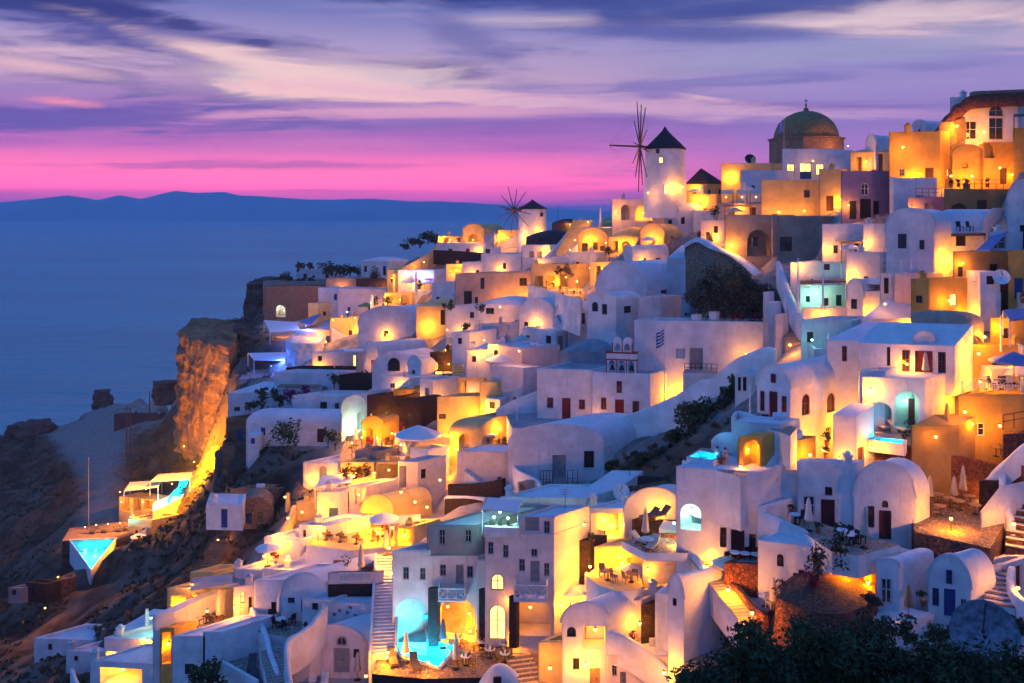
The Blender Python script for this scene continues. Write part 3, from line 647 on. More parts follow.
def bush(label, p, rx, rz, n=500, size=.12, m='leafdark', name='shrub', cat='shrub', ry=None, clumps=7, group=None, trunk=0.):
    p = Vector(p); r = thing(name, label, cat, tuple(p), group); ry = rx if ry is None else ry
    mb = MB(); leaves(mb, p+Vector((0, 0, trunk+rz*.75)), rx, ry, rz, n, size, 0, clumps); mb.build('crown' if trunk else 'foliage', m, r)
    k = MB(); k.tube(p-Vector((0, 0, .3)), p+Vector((rx*.05, 0, trunk+rz*.5)), max(.05, rx*.09), max(.03, rx*.05), 8)
    for i in range(5):
        a = i*1.257+.4; k.tube(p+Vector((0, 0, trunk+rz*.2)), p+Vector((rx*.5*math.cos(a), ry*.5*math.sin(a), trunk+rz*rng.uniform(.7, 1.2))), max(.03, rx*.05), .015, 5)
    k.build('trunk' if trunk else 'stems', 'trunk', r)
def pot(label, p, h=.5, m='terracotta', leaf='leaf', R=.4, n=70, group='potted plants'):
    p = Vector(p); r = thing('potted_plant', label, 'potted plant', tuple(p), group); k = MB(); k.lathe(p, [(.0, 0), (h*.32, 0), (h*.45, h*.85), (h*.5, h), (h*.38, h), (0, h*.9)], 14); k.build('pot', m, r)
    k = MB(); leaves(k, p+Vector((0, 0, h+R*.6)), R, R, R*.8, n, .14, 0, 4); k.build('foliage', leaf, r)
def agave(label, p, R=1., n=18, m='leaf'):
    p = Vector(p); mb = MB()
    for i in range(n):
        a = 2.4*i; el = rng.uniform(.35, 1.25); L = R*rng.uniform(.8, 1.15); d = Vector((math.cos(a)*math.cos(el), math.sin(a)*math.cos(el), math.sin(el))); sd = Vector((-math.sin(a), math.cos(a), 0))*R*.09
        tip = p+d*L-Vector((0, 0, .12*R)); mid = p+d*L*.55
        mb.add([p-sd*.7, p+sd*.7, mid+sd, tip, mid-sd], ((0, 1, 2, 4), (4, 2, 3)))
    r = thing('agave', label, 'plant', tuple(p)); mb.build('leaves', m, r)
def railing(label, pts, h=1., m='whitemetal', s=None, lattice=False, step=.8, group=None, rails=2):
    Q = [q if isinstance(q, Vector) else P(q[0], q[1], q[2] if len(q) > 2 else s) for q in pts]
    r = thing('railing', label, 'railing', tuple(Q[0]), group); ra = MB(); la = MB()
    for a, b in zip(Q, Q[1:]):
        n = max(1, round((b-a).length/step)); up = Vector((0, 0, 1))
        for i in range(n+1): q = a.lerp(b, i/n); po = MB(); po.tube(q, q+up*h, .035, n=6); po.build('post', m, r)
        for j in range(rails): zz = h*(1-j/max(1, rails-.2)*.8); ra.tube(a+up*zz, b+up*zz, .03, n=6)
        if lattice:
            for i in range(n):
                q0, q1 = a.lerp(b, i/n), a.lerp(b, (i+1)/n); la.tube(q0+up*h*.15, q1+up*h*.95, .025, n=5); la.tube(q1+up*h*.15, q0+up*h*.95, .025, n=5)
    ra.build('rail', m, r)
    if lattice: la.build('lattice', m, r)
    return r
def pole(label, p, h, m='whitemetal', r=.05, flag=False, name='flagpole', cat='pole', group=None, arm=0.):
    p = Vector(p); root = thing(name, label, cat, tuple(p), group); k = MB(); k.tube(p-Vector((0, 0, .5)), p+Vector((0, 0, h)), r, r*.6); k.build('mast', m, root)
    if arm: k = MB(); k.tube(p+Vector((-arm, 0, h*.93)), p+Vector((arm, 0, h*.93)), r*.6); k.build('crossarm', m, root)
    if flag:
        f = MB(); N = 9; w, hh = .9, 1.7                    # limp flag hanging from the top, nine blue and white bands
        for j in range(N):
            a = [(-.05-w*i/6, .22*math.sin(i*1.5+.6), 0) for i in range(7)]
            for i in range(6):
                z0, z1 = h-.2-hh*(j/N)-.5*i/6, h-.2-hh*((j+1)/N)-.5*i/6
                dz = -.5/6
                f.quad(p+Vector((a[i][0], a[i][1], z0)), p+Vector((a[i][0], a[i][1], z1)), p+Vector((a[i+1][0], a[i+1][1], z1+dz)), p+Vector((a[i+1][0], a[i+1][1], z0+dz)), j % 2)
        f.build('flag', ['flagblue', 'clothwhite'], root)
def dish(label, p, R, az=0., m='whitemetal', group=None):
    p = Vector(p); r = thing('satellite_dish', label, 'satellite dish', tuple(p), group); M = Matrix.Rotation(az, 3, 'Z')@Matrix.Rotation(math.radians(62), 3, 'X')
    mb = MB(); n = 28; prof = [(R*f, R*.28*f*f) for f in (0, .3, .6, .85, 1.)]; vs = []
    c = p+Vector((0, 0, R*1.15))
    for off in (0, -.03*R):
        for rr, z in prof:
            for i in range(n): a = 2*math.pi*i/n; vs.append(c+M@Vector((rr*math.cos(a), rr*math.sin(a), z+off)))
    k = len(prof)*n; fs = []
    for o in (0, k): fs += [(o+j*n+i, o+j*n+(i+1) % n, o+(j+1)*n+(i+1) % n, o+(j+1)*n+i) for j in range(len(prof)-1) for i in range(n)]
    mb.add(vs, fs, 0, True); mb.build('reflector', m, r); k = MB(); k.tube(p-Vector((0, 0, .5 if R < 1.2 else 5.)), c, .05*R+.03); k.build('mast', 'metal', r)
    k = MB(); k.tube(c+M@Vector((0, R*.9, R*.2)), c+M@Vector((0, 0, R*.9)), .02*R+.01); k.tube(c+M@Vector((0, 0, R*.82)), c+M@Vector((0, 0, R*.98)), .06*R); k.build('feed_arm', 'metal', r)
def awning(label, pts, s, h=2.4, m='canvas', t=.12, posts=True, sag=0., name='awning', z=None, group=None, pm='whitemetal'):
    zz = P(pts[0][0], pts[0][1], s).z if z is None else z
    Q = [Pz(q[0], q[1], zz) if len(q) < 3 else P(*q) for q in pts]; c = sum(Q, Vector())/len(Q)
    r = thing(name, label, 'awning', (c.x, c.y, zz-h), group); mb = MB(); n = len(Q); lo = [q-Vector((0, 0, t)) for q in Q]
    mb.add(Q+lo, [tuple(range(n)), tuple(range(2*n-1, n-1, -1))]+[(i, n+i, n+(i+1) % n, (i+1) % n) for i in range(n)]); mb.build('canopy', m, r)
    if posts:
        for q in Q: k = MB(); k.tube(q-Vector((0, 0, h)), q-Vector((0, 0, t)), .06); k.build('post', pm, r)
    return r
def pool(label, pts, z=None, s=None, depth=1.3, e=900, lights=(), col=CYAN, rim='white'):
    z = P(pts[0][0], pts[0][1], s).z if z is None else z
    Q = [Pz(a, b, z) for a, b in pts]; ar = sum(Q[i].x*Q[(i+1) % len(Q)].y-Q[(i+1) % len(Q)].x*Q[i].y for i in range(len(Q)))
    Q = Q if ar > 0 else Q[::-1]; n = len(Q); c = sum(Q, Vector())/n; DIGS.append((Q, z-depth))
    root = thing('swimming_pool', label, 'pool', (c.x, c.y, z-depth)); b = MB(); dn = Vector((0, 0, -depth))
    Q_ = Q
    b.add([q+dn for q in Q], (tuple(range(n)),))
    for i in range(n): a, d = Q[i], Q[(i+1) % n]; b.quad(d+dn, a+dn, a, d)
    b.build('basin', 'poolwall', root); o = MB(); g = MB()
    R = [q+(q-c).normalized()*.3 for q in Q]
    for i in range(n):
        j = (i+1) % n; g.quad(R[i]+Vector((0, 0, .05)), R[j]+Vector((0, 0, .05)), Q[j]+Vector((0, 0, .05)), Q[i]+Vector((0, 0, .05))); g.quad(R[i]+dn*1.8, R[j]+dn*1.8, R[j]+Vector((0, 0, .05)), R[i]+Vector((0, 0, .05)))
        g.quad(Q[i]+Vector((0, 0, .05)), Q[j]+Vector((0, 0, .05)), Q[j]-Vector((0, 0, .12)), Q[i]-Vector((0, 0, .12)))
    g.build('rim', rim, root); o.add([q-Vector((0, 0, .08)) for q in Q], (tuple(range(n)),)); o.build('water', 'poolwater', root)
    for px, py in lights:
        L = bpy.data.lights.new('pool_light', 'POINT'); L.energy = e*EN; L.color = col; L.shadow_soft_size = .25
        lo = bpy.data.objects.new('pool_light', L); COL.objects.link(lo); lo.parent = root; lo.location = Pz(px, py, z)+dn*.55-ORG[root.name]
        lm = MB(); q = Pz(px, py, z)+dn*.97; lm.lathe(q, [(0, 0), (.12, 0), (.12, .04), (0, .05)], 10); lm.build('underwater_lamp', 'screen', root)
    return root
def figure(label, p, rz, top, seated=True, hair='hair'):
    """A seated or standing person, one skin surface grown along a skeleton, dressed."""
    p = Vector(p); R = Matrix.Rotation(rz, 3, 'Z'); hz = .5 if seated else .92
    root = thing('person', label, 'person', tuple(p))
    V = [(0,0,hz),(0,.02,hz+.22),(0,.02,hz+.46),(0,.0,hz+.56),(0,-.02,hz+.68),(0,-.03,hz+.78)]; E = [(0,1),(1,2),(2,3),(3,4),(4,5)]; r = [.15,.13,.155,.055,.095,.085]
    for sx in (-1, 1):
        i = len(V)
        if seated: V += [(sx*.1,-.02,hz-.02),(sx*.12,-.42,hz-.02),(sx*.12,-.45,.08),(sx*.12,-.62,.04)]
        else: V += [(sx*.1,0,hz-.05),(sx*.11,-.03,.48),(sx*.11,.02,.08),(sx*.12,-.17,.04)]
        E += [(0,i),(i,i+1),(i+1,i+2),(i+2,i+3)]; r += [.095,.07,.045,.035]
        i = len(V); V += [(sx*.19,.02,hz+.46),(sx*.26,-.02,hz+.2),(sx*.18,-.24,hz+.12),(sx*.14,-.33,hz+.14)]
        E += [(2,i),(i,i+1),(i+1,i+2),(i+2,i+3)]; r += [.06,.045,.035,.03]
    me = bpy.data.meshes.new('body'); me.from_pydata([tuple(R@Vector(v)) for v in V], E, []); o = bpy.data.objects.new('body', me); COL.objects.link(o); o.parent = root
    sk = o.modifiers.new('skin', 'SKIN'); sv = me.skin_vertices[0].data
    for a, q in zip(sv, r): a.radius = (q, q)
    sv[0].use_root = True; su = o.modifiers.new('sub', 'SUBSURF'); su.levels = su.render_levels = 1; me.materials.append(MATS['skin'])
    c = MB(); c.lathe(p+Vector((0, 0, hz-.06)), [(.21, 0), (.19, .2), (.20, .42), (.23, .5), (.12, .60)], 14, sx=1.05); c.build('shirt', top, root)
    k = MB(); k.lathe(p+R@Vector((0, .02, hz+.70)), [(.115, 0), (.12, .1), (.09, .18), (0, .205)], 12); k.build('hair', hair, root)
# ------------------------------------------------------------------ sea, far range, terrain
from mathutils import noise as mn
def inside(px, py, poly):
    r = np.zeros(np.shape(px), bool); n = len(poly)
    for i in range(n):
        x0, y0 = poly[i]; x1, y1 = poly[(i+1) % n]
        c = ((y0 > py) != (y1 > py)) & (px < (x1-x0)*(py-y0)/((y1-y0) if y1 != y0 else 1e-9)+x0); r ^= c
    return r
WILD = [[(-400,900),(-400,370),(200,300),(290,250),(320,262),(322,288),(310,312),(250,322),(285,345),(272,372),(240,388),(226,436),(240,440),(330,440),(325,455),(302,490),(286,512),(246,572),(150,634),(90,662),(60,900)],
        [(590,478),(600,452),(690,432),(745,385),(752,395),(722,445),(680,472),(672,492)], [(688,316),(690,262),(735,262),(766,288),(765,316)],
        [(600,760),(655,690),(690,648),(742,620),(780,604),(880,606),(900,620),(1030,622),(1250,760)], [(340,275),(340,258),(366,258),(366,276)], [(400,250),(420,228),(450,236),(440,250)]]
ROAD = [[(82,525),(88,490),(62,452),(30,424),(98,398),(180,392),(196,420),(132,432),(122,470),(116,522)]]
def terrain():
    st = 1.6; xs = np.arange(-250, 150, st); ys = np.arange(24, 430, st)
    cols = np.arange(-700, 1500, 20); rows = np.arange(100, 900, 4)
    G = np.zeros((len(cols), len(rows)))
    for i, c in enumerate(cols): G[i] = F*field(np.full(len(rows), np.clip(c, -40, 1060)), np.clip(rows, 110, 720))
    low = rows > 720; G[:, low] *= (720./rows[low])[None, :]**1.2
    sk = np.interp(cols, [-40,0,60,100,180,200,250,285,340,400,440,520,580,640,690,760,840,900,950,1024,1060], [432,430,424,400,388,338,306,276,268,258,246,236,224,199,190,178,160,146,132,122,122])
    X, Y = np.meshgrid(xs, ys); PX = CX+F*X/Y; Z = np.zeros_like(X); ci = np.clip((PX-cols[0])/20, 0, len(cols)-1.001); i0 = ci.astype(int); fr = ci-i0
    zz = []
    for i in range(len(cols)):
        ok = rows >= sk[i]; r = rows[ok][::-1]; d = np.maximum.accumulate(G[i][ok][::-1]); d = d+np.arange(len(d))*1e-4     # near to far
        zz.append((d, r))
    flat = i0.ravel(); z0 = np.zeros(flat.size); z1 = np.zeros(flat.size); Yf = Y.ravel(); py = np.zeros(flat.size)
    def col_z(i, yv):
        d, r = zz[i]; p_ = np.interp(yv, d, r); z = -(p_-HZ)/F*yv
        far = np.maximum(yv-d[-1], 0); zt = -(r[-1]-HZ)/F*d[-1]; sl = .62 if cols[i] < 560 else .22
        z = np.where(far > 0, zt-far*sl-np.minimum(far, 3)*.25, z); near = yv < d[0]
        zn = -(r[0]-HZ)/F*d[0]; z = np.where(near, zn, z); return z, np.where(far > 0, 0, p_)
    for i in np.unique(flat):
        k = flat == i; z0[k], py[k] = col_z(i, Yf[k]); z1[k], _ = col_z(min(i+1, len(cols)-1), Yf[k])
    f_ = fr.ravel(); Z = (z0*(1-f_)+z1*f_); px = PX.ravel()
    wild = np.zeros(px.size, bool); road = np.zeros(px.size, bool)
    for w_ in WILD: wild |= inside(px, py, w_)
    for w_ in ROAD: road |= inside(px, py, w_)
    wild |= (py == 0)
    wild &= ~((py == 0) & (px > 560))
    wf = wild.reshape(X.shape).astype(float)
    for _ in range(2): wf = (wf+np.roll(wf,1,0)+np.roll(wf,-1,0)+np.roll(wf,1,1)+np.roll(wf,-1,1))/5
    rf = road.reshape(X.shape).astype(float)
    for _ in range(2): rf = (rf+np.roll(rf,1,0)+np.roll(rf,-1,0)+np.roll(rf,1,1)+np.roll(rf,-1,1))/5
    Zg = Z.reshape(X.shape)-.25-1.3*(1-wf)*(1-rf); am = wf*(1-rf)
    nz = np.array([mn.fractal(Vector((x*.09, y*.09, 1.3)), 1., 2., 5) + 1.2*mn.ridged_multi_fractal(Vector((x*.035, y*.035, .3)), 1., 2., 4, 1., 2.)-1.3 for x, y in zip(X.ravel(), Y.ravel())]).reshape(X.shape)
    fz = np.array([mn.turbulence(Vector((x*.28, y*.28, 5.)), 4, True) for x, y in zip(X.ravel(), Y.ravel())]).reshape(X.shape)-.6
    Zg = Zg+am*nz*np.clip(Y/90., .5, 2.2)*1.25-am*.7+am*fz*np.clip(Y/90., .5, 2.)*.55
    Zg = np.maximum(Zg, SEA-3)
    ny, nx = X.shape; vs = np.stack([X, Y, Zg], -1).reshape(-1, 3)
    ii = np.arange(ny*nx).reshape(ny, nx); fs = np.stack([ii[:-1,:-1], ii[:-1,1:], ii[1:,1:], ii[1:,:-1]], -1).reshape(-1, 4)
    me = bpy.data.meshes.new('terrain'); me.from_pydata(vs.tolist(), [], fs.tolist()); me.polygons.foreach_set('use_smooth', [True]*len(fs))
    at = me.attributes.new('wild', 'FLOAT', 'POINT'); at.data.foreach_set('value', wf.ravel()); at = me.attributes.new('road', 'FLOAT', 'POINT'); at.data.foreach_set('value', rf.ravel())
    m, t, b, p = base_mat('ground')
    a1 = t.new('ShaderNodeAttribute', attribute_name='wild'); a2 = t.new('ShaderNodeAttribute', attribute_name='road')
    n1 = t.noise(p, .12, 6, .65); n2 = t.noise(p, .7, 6, .7); n3 = t.noise(p, .03, 4, .6)
    soil = t.mix(t.smooth(n1, .38, .62), (.035, .021, .012, 1), (.15, .095, .06, 1)); soil = t.mix(t.smooth(n2, .5, .72), soil, (.022, .024, .014, 1)); soil = t.mix(t.m('MULTIPLY', t.smooth(n3, .52, .68), .55), soil, (.21, .16, .125, 1))
    pav = t.mix(t.smooth(n2, .3, .7), (.30, .25, .21, 1), (.50, .46, .42, 1)); pav = t.mix(t.smooth(n1, .45, .65), pav, (.16, .12, .10, 1))
    dirt = t.mix(t.smooth(n2, .3, .7), (.22, .18, .15, 1), (.36, .31, .26, 1))
    t.put(b.inputs['Base Color'], t.mix(a2.outputs['Fac'], t.mix(a1.outputs['Fac'], pav, soil), dirt)); b.inputs['Roughness'].default_value = .95; b.inputs['Specular IOR Level'].default_value = .15
    bump(t, b, t.m('ADD', n2, t.m('MULTIPLY', n1, 2.)), .9, .35); MATS['ground'] = m
    me.materials.append(m); o = bpy.data.objects.new('terrain', me); COL.objects.link(o); struct(o)
    return xs, ys, Zg, st, wf, rf, px.reshape(X.shape), py.reshape(X.shape)
TX, TY, TZ, TS, TW, TR, TPX, TPY = terrain()
def ground(x, y):
    i = min(max((x-TX[0])/TS, 0), len(TX)-1.01); j = min(max((y-TY[0])/TS, 0), len(TY)-1.01); a, b = int(i), int(j); u, v = i-a, j-b
    return float(TZ[b, a]*(1-u)*(1-v)+TZ[b, a+1]*u*(1-v)+TZ[b+1, a]*(1-u)*v+TZ[b+1, a+1]*u*v)
def G(px, py, s=None):                              # ground point near a sighting: on the land itself
    q = P(px, py, s); return Vector((q.x, q.y, ground(q.x, q.y)))
def Gr(px, py):                                     # march the sight line onto the land
    for Y in np.arange(26, 420, .5):
        x = (px-CX)/F*Y; z = -(py-HZ)/F*Y
        if ground(x, Y) >= z: return Vector((x, Y, ground(x, Y)))
    return P(px, py)
def sea_and_range():
    mb = MB(); mb.quad((-9000, -150, SEA), (9000, -150, SEA), (9000, 8900, SEA), (-9000, 8900, SEA)); struct(mb.build('sea', 'seawater'))
    prof = [(-900,204),(-500,200),(-200,203),(0,202),(35,199),(67,195),(98,200.5),(119,195),(140,198.5),(175,191),(197,193.5),(225,191.5),(239,195),(280,197.5),(310,199.5),(340,199),(380,199),(410,201),(440,201.5),(470,202.5),(500,205),(540,208),(600,211),(680,213)]
    pxs = np.arange(-900, 680, 4.); pr = np.interp(pxs, [a for a, b in prof], [b for a, b in prof]); NR = 7; vs = []
    for j in range(NR):
        f = j/(NR-1); hf = math.sin(min(f*1.5, 1)*math.pi/2)**1.2 if f < .67 else 1-(f-.67)/.33*1.02
        for i, a in enumerate(pxs):
            Y = 7300+1400*f+120*mn.noise(Vector((i*.11, j*.9, 0))); top = -(pr[i]-HZ)/F*8230
            h = (top-SEA)*hf*(1+.12*mn.fractal(Vector((i*.09, j*.7, 4)), 1., 2., 4)*(1 if j not in (4,) else .25)); vs.append(((a-CX)/F*8230*(Y/8230), Y, SEA-1+max(h, 0)))
    n = len(pxs); fs = [(j*n+i, j*n+i+1, (j+1)*n+i+1, (j+1)*n+i) for j in range(NR-1) for i in range(n-1)]
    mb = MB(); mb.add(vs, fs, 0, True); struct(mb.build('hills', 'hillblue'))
    mb = MB(); mb.box((0, 4300, SEA-5), 18400, 9400, 5+112+150+(-112-SEA)); o = mb.build('haze', 'white'); o.data.materials.clear()
    m = bpy.data.materials.new('haze'); m.use_nodes = True; t = NT(m.node_tree); t.n.clear(); v = t.new('ShaderNodeVolumePrincipled'); v.inputs['Color'].default_value = (.60, .78, 1., 1); v.inputs['Density'].default_value = HAZE; v.inputs['Anisotropy'].default_value = .1
    out = t.new('ShaderNodeOutputMaterial'); t.l.new(v.outputs[0], out.inputs['Volume']); o.data.materials.append(m); o['kind'] = 'stuff'
HAZE = 1.6e-4
sea_and_range()
def rock(name, label, ring, z0, z1, m='cliffstone', kind=None, amp=1.2, rows=14, top=True):
    """A crag grown from a plan outline: walls with strata and hollows, a lumpy cap."""
    R = spline(ring+[ring[0]], 18)[:-1]; rows = int(rows*1.7); n = len(R); c = sum(R, Vector())/n; vs = []
    for j in range(rows+1):
        f = j/rows
        for i, q in enumerate(R):
            d = (q-c); d.z = 0; k = 1.10-.16*f; w = Vector((c.x+d.x*k, c.y+d.y*k, z0+(z1-z0)*f)); nv = mn.fractal(w*.22, .9, 2., 6)*amp+(mn.noise(Vector((w.x*.05, w.y*.05, w.z*.9)))*.5-abs(mn.noise(Vector((w.x*.33, w.y*.33, w.z*.07))))*.9+abs(mn.noise(w*.9))*.35)*amp
            w += d.normalized()*nv; w.z += mn.noise(w*.25)*amp*.5*f; vs.append(w)
    mb = MB(); fs = [(j*n+i, j*n+(i+1) % n, (j+1)*n+(i+1) % n, (j+1)*n+i) for j in range(rows) for i in range(n)]
    o = len(vs); cap = 4
    for k in range(1, cap+1):
        f = 1-k/(cap+.3)
        for i in range(n): q = vs[rows*n+i]; w = Vector((c.x+(q.x-c.x)*f, c.y+(q.y-c.y)*f, q.z*f+(z1+.6)*(1-f))); w.z += mn.noise(w*.3)*amp*.5; vs.append(w)
        fs += [(o+(k-2)*n+i if k > 1 else rows*n+i, o+(k-2)*n+(i+1) % n if k > 1 else rows*n+(i+1) % n, o+(k-1)*n+(i+1) % n, o+(k-1)*n+i) for i in range(n)]
    fs.append(tuple(o+(cap-1)*n+i for i in range(n)))
    mb.add(vs, fs, 0, False); ob = mb.build(name, m, None, (c.x, c.y, z0))
    if kind: ob['kind'] = kind
    return ob
def scrub():
    mb = MB(); k = np.argwhere((TW > .6) & (TR < .3) & (TPX > -30) & (TPX < 1054) & (TPY > 230)); rng.shuffle(k); cnt = 0
    for j, i in k[:5200]:
        x, y = TX[i]+rng.uniform(-.8, .8), TY[j]+rng.uniform(-.8, .8)
        if mn.noise(Vector((x*.06, y*.06, 7))) < -.12 or (56 < TPX[j, i] < 128 and 528 < TPY[j, i] < 600): continue
        r = rng.uniform(.3, 1.0)*(1 if y > 70 else .6); z = ground(x, y); nl = 13 if y < 160 else 8
        leaves(mb, (x, y, z+r*.25), r, r, r*.55, nl, .30*r+.14, int(rng.integers(3)), 3)
    o = mb.build('scrub', ['leafdark', 'leafolive', 'leafdry']); o['kind'] = 'stuff'; o['label'] = 'low dry scrub growing over the dark hillside'
    mb = MB()
    for j, i in k[5200:7000]:
        x, y = TX[i], TY[j]; r = rng.uniform(.15, .8); z = ground(x, y)-r*.3; q = [Vector((x, y, z))+Vector(rng.normal(size=3)).normalized()*r*rng.uniform(.6, 1.2) for _ in range(9)]
        bm = bmesh.new(); [bm.verts.new(a) for a in q]; bmesh.ops.convex_hull(bm, input=bm.verts); bm.verts.index_update(); bm.verts.ensure_lookup_table(); mb.add([v.co.copy() for v in bm.verts], [[v.index for v in f.verts] for f in bm.faces]); bm.free()
    o = mb.build('loose_rocks', 'rock'); o['kind'] = 'stuff'; o['label'] = 'loose rocks scattered among the scrub'
# ================================================================== THE TOWN: hilltop on the right
V = lambda x, y, s=None: P(x, y, s)
h = H('ruined cream mansion with arched window at the very top of the hill', 950, 1018, None, 146, 97, th=(0, 60), dep=7, m='white', par=.5,
      w='L 989 1003.5 117.5 139.5 wg;L 989 1003.5 105.5 116.3 wga;L 963.5 977 121 139.5 wf', name='ruined_mansion', s=0.118)
wall('jagged dark rubble edge running up the gable of the ruined mansion', [(936,130),(941,124),(945,117),(951,112),(955,105),(961,103),(966,98),(974,95),(1000,93),(1030,92)], 1.6, .9, 'redstone', s=.1173, smooth=3, name='rubble_wall')
wall('flat pink stone ledge capping the ruined mansion', [(973,91.5),(1000,90.5),(1040,89)], .55, 1.6, 'tanstone', s=.1178, smooth=1, name='ledge')
H('crumbling orange stone tower left of the ruined mansion', 939, 951, None, 152, 122, s=0.1165, th=(10, 60), dep=6, m='tanstone', roof='slope', rise=1.6, name='stone_house')
lampp('floodlight bleaching the wall left of the mansion window', 957, 126, 1100, s=.1175, fwd=1.5)
lampp('glowing lamp below the mansion arched window', 984, 132, 700, s=.1175, fwd=1.3)
H('tall ochre house right of the mansion at the picture edge', 1013, 1052, None, 190, 128, s=0.113, th=(0, 60), dep=8, m='ochre', name='ochre_house')
awning('dark timber pergola over the terrace right of the mansion', [(1014,116,.109),(1040,115,.109),(1040,113,.113),(1014,114,.113)], .109, 2.3, 'wood', t=.1, pm='wood')
H('tiny white vaulted chapel on the skyline left of the mansion', 913, 925, 941, 142, 127, s=.124, th=(40, 62), roof='vL', rise=.85, w='L 917.5 920.5 129 138 dka', name='chapel')
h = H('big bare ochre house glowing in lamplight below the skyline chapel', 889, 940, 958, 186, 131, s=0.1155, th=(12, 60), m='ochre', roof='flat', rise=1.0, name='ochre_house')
lampf('starry lamp low on the bare ochre house wall', h.L, 913, 178, 900); lampf('lamp hidden at the top of the bare ochre house', h.L, 900, 148, 500, out=1.6)
H('dusky blue vault behind the bare ochre house', 866, 876, 900, 160, 146, s=.13, th=(40, 55), roof='vL', rise=1.5, m='white', name='vaulted_house')
h = H('low cream-lit portico house with columns behind the purple house', 850, 890, None, 176, 152, s=0.13, th=(5, 60), dep=6, m='cream', roof='slope', rise=1., w='L 856 862 157 172 n20;L 866 872 157 172 n20;L 877 883 154 172 dw', name='lamplit_house')
lampf('lamp under the portico behind the purple house', h.L, 864, 162, 350, out=.9)
# ochre courts under the mansion
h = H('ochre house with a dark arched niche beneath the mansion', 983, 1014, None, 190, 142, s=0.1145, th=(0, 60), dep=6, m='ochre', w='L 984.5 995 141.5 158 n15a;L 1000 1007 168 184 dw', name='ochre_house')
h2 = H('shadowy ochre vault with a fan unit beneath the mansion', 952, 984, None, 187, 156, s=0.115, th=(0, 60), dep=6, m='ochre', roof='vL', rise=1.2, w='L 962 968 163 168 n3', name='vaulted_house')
lampp('left lamp of the pair above the flowered ochre terrace', 951, 176, 700, s=.1135, fwd=.3); lampp('right starry lamp of the pair above the flowered ochre terrace', 972, 176, 900, s=.1135, fwd=.3)
h = H('dark ochre block with a big arch under the flowered terrace', 944, 1005, None, 224, 189, s=0.1085, th=(-4, 60), dep=6, m='darkochre', w='L 977 987 200 212 dw;L 950 968 203 221 n8a', name='ochre_house')
lampp('lamp lighting the stair niche right of the flowered terrace block', 1000, 168, 600, s=.1125, fwd=.3)
railing('dark railing with potted flowers along the ochre terrace', [h.L.at(.2, h.z1), h.L.at(h.L.L-.2, h.z1)], 1.0, 'wood')
for i, px in enumerate((953, 961, 968, 990)): pot('flower pot %s on the ochre terrace rail' % ['first', 'second', 'third', 'last'][i], h.L.pt(px, 187, -.5), .45, R=.4, leaf='leafdark', n=60)
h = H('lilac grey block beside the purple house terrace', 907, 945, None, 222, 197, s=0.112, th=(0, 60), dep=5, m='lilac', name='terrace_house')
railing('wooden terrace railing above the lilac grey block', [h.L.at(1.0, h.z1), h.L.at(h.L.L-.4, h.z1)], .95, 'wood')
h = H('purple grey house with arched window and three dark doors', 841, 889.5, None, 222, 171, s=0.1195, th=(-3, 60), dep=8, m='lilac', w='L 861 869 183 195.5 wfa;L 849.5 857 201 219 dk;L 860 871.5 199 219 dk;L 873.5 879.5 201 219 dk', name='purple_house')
H('orange side house between the purple house and the ochre block', 889.5, 907, None, 222, 169, s=0.1185, th=(0, 60), dep=6, m='ochre', name='ochre_house')
# domed church
def church():
    s = .17; c = P(806, 152, s)*(1+5.5/(F*s)); root = thing('domed_church', 'stone church with a big greenish dome and cross on the skyline', 'church', tuple(c))
    u = s*1.03
    d = MB(); R = 31.5*u; d.lathe((c.x, c.y, 0), [(R*1.14, -(200-HZ)*s-4), (R*1.14, -(140-HZ)*u), (R*1.19, -(139.5-HZ)*u), (R*1.19, -(138-HZ)*u), (R*.9, -(138-HZ)*u)], 8, sm=False, rot=.39); d.build('drum', 'tanstone', root)
    d = MB(); zb = -(138.5-HZ)*u; hh = 28*u; d.lathe((c.x, c.y, zb), [(R*math.cos(a), hh*math.sin(a)) for a in [math.pi/2*i/16 for i in range(17)]], 48); d.build('dome', 'domestone', root)
    d = MB(); t = zb+hh-.05; d.lathe((c.x, c.y, t), [(.5, 0), (.42, .5), (.15, .6), (.12, 1.), (.22, 1.15), (.1, 1.3), (0, 1.35)], 12); d.tube((c.x, c.y, t+1.2), (c.x, c.y, t+2.2), .07); d.tube((c.x-.35, c.y, t+1.85), (c.x+.35, c.y, t+1.85), .07); d.build('cross', 'domestone', root)
    return c
church()
lampp('floodlight on the right side of the dome', 848, 146, 1300, s=.167)
h = H('blue shaded house with three lit windows below the dome', 782, 834, None, 190, 149, s=.155, th=(-4, 55), dep=5, m='white', par=.3, w='L 787 794.5 164 176 Ww;L 800 811.5 163 179 dbL;L 816 824 164 175 Ww', name='white_house')
lampp('lamp by the lit door below the dome', 813, 161, 120, s=.153, fwd=.5)
H('low blue annex right of the house below the dome', 828, 853, None, 190, 155, s=.15, th=(-8, 55), dep=6, name='white_annex')
pole('flagpole with limp blue and white flag left of the dome', V(784, 180, .152), 9.2, flag=True)
h = H('large glowing cream wall below the dome with one small window', 761, 820, None, 220, 180, s=.135, th=(0, 55), dep=5, m='cream', w='L 804 810 190 197.5 wb', name='lamplit_house')
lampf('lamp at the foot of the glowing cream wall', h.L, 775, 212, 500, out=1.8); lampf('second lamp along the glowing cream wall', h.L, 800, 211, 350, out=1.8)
h = H('stepped cream-lit wall right of the glowing cream house', 819, 842, None, 212, 169, s=.13, th=(0, 55), dep=5, m='cream', name='lamplit_house')
lampf('lamp before the stepped cream-lit wall', h.L, 831, 207, 300, out=1.5)
H('grey blue block with sloped top between mill and dome', 741, 775, None, 200, 170, s=.15, th=(0, 50), dep=5, m='white', name='white_house')
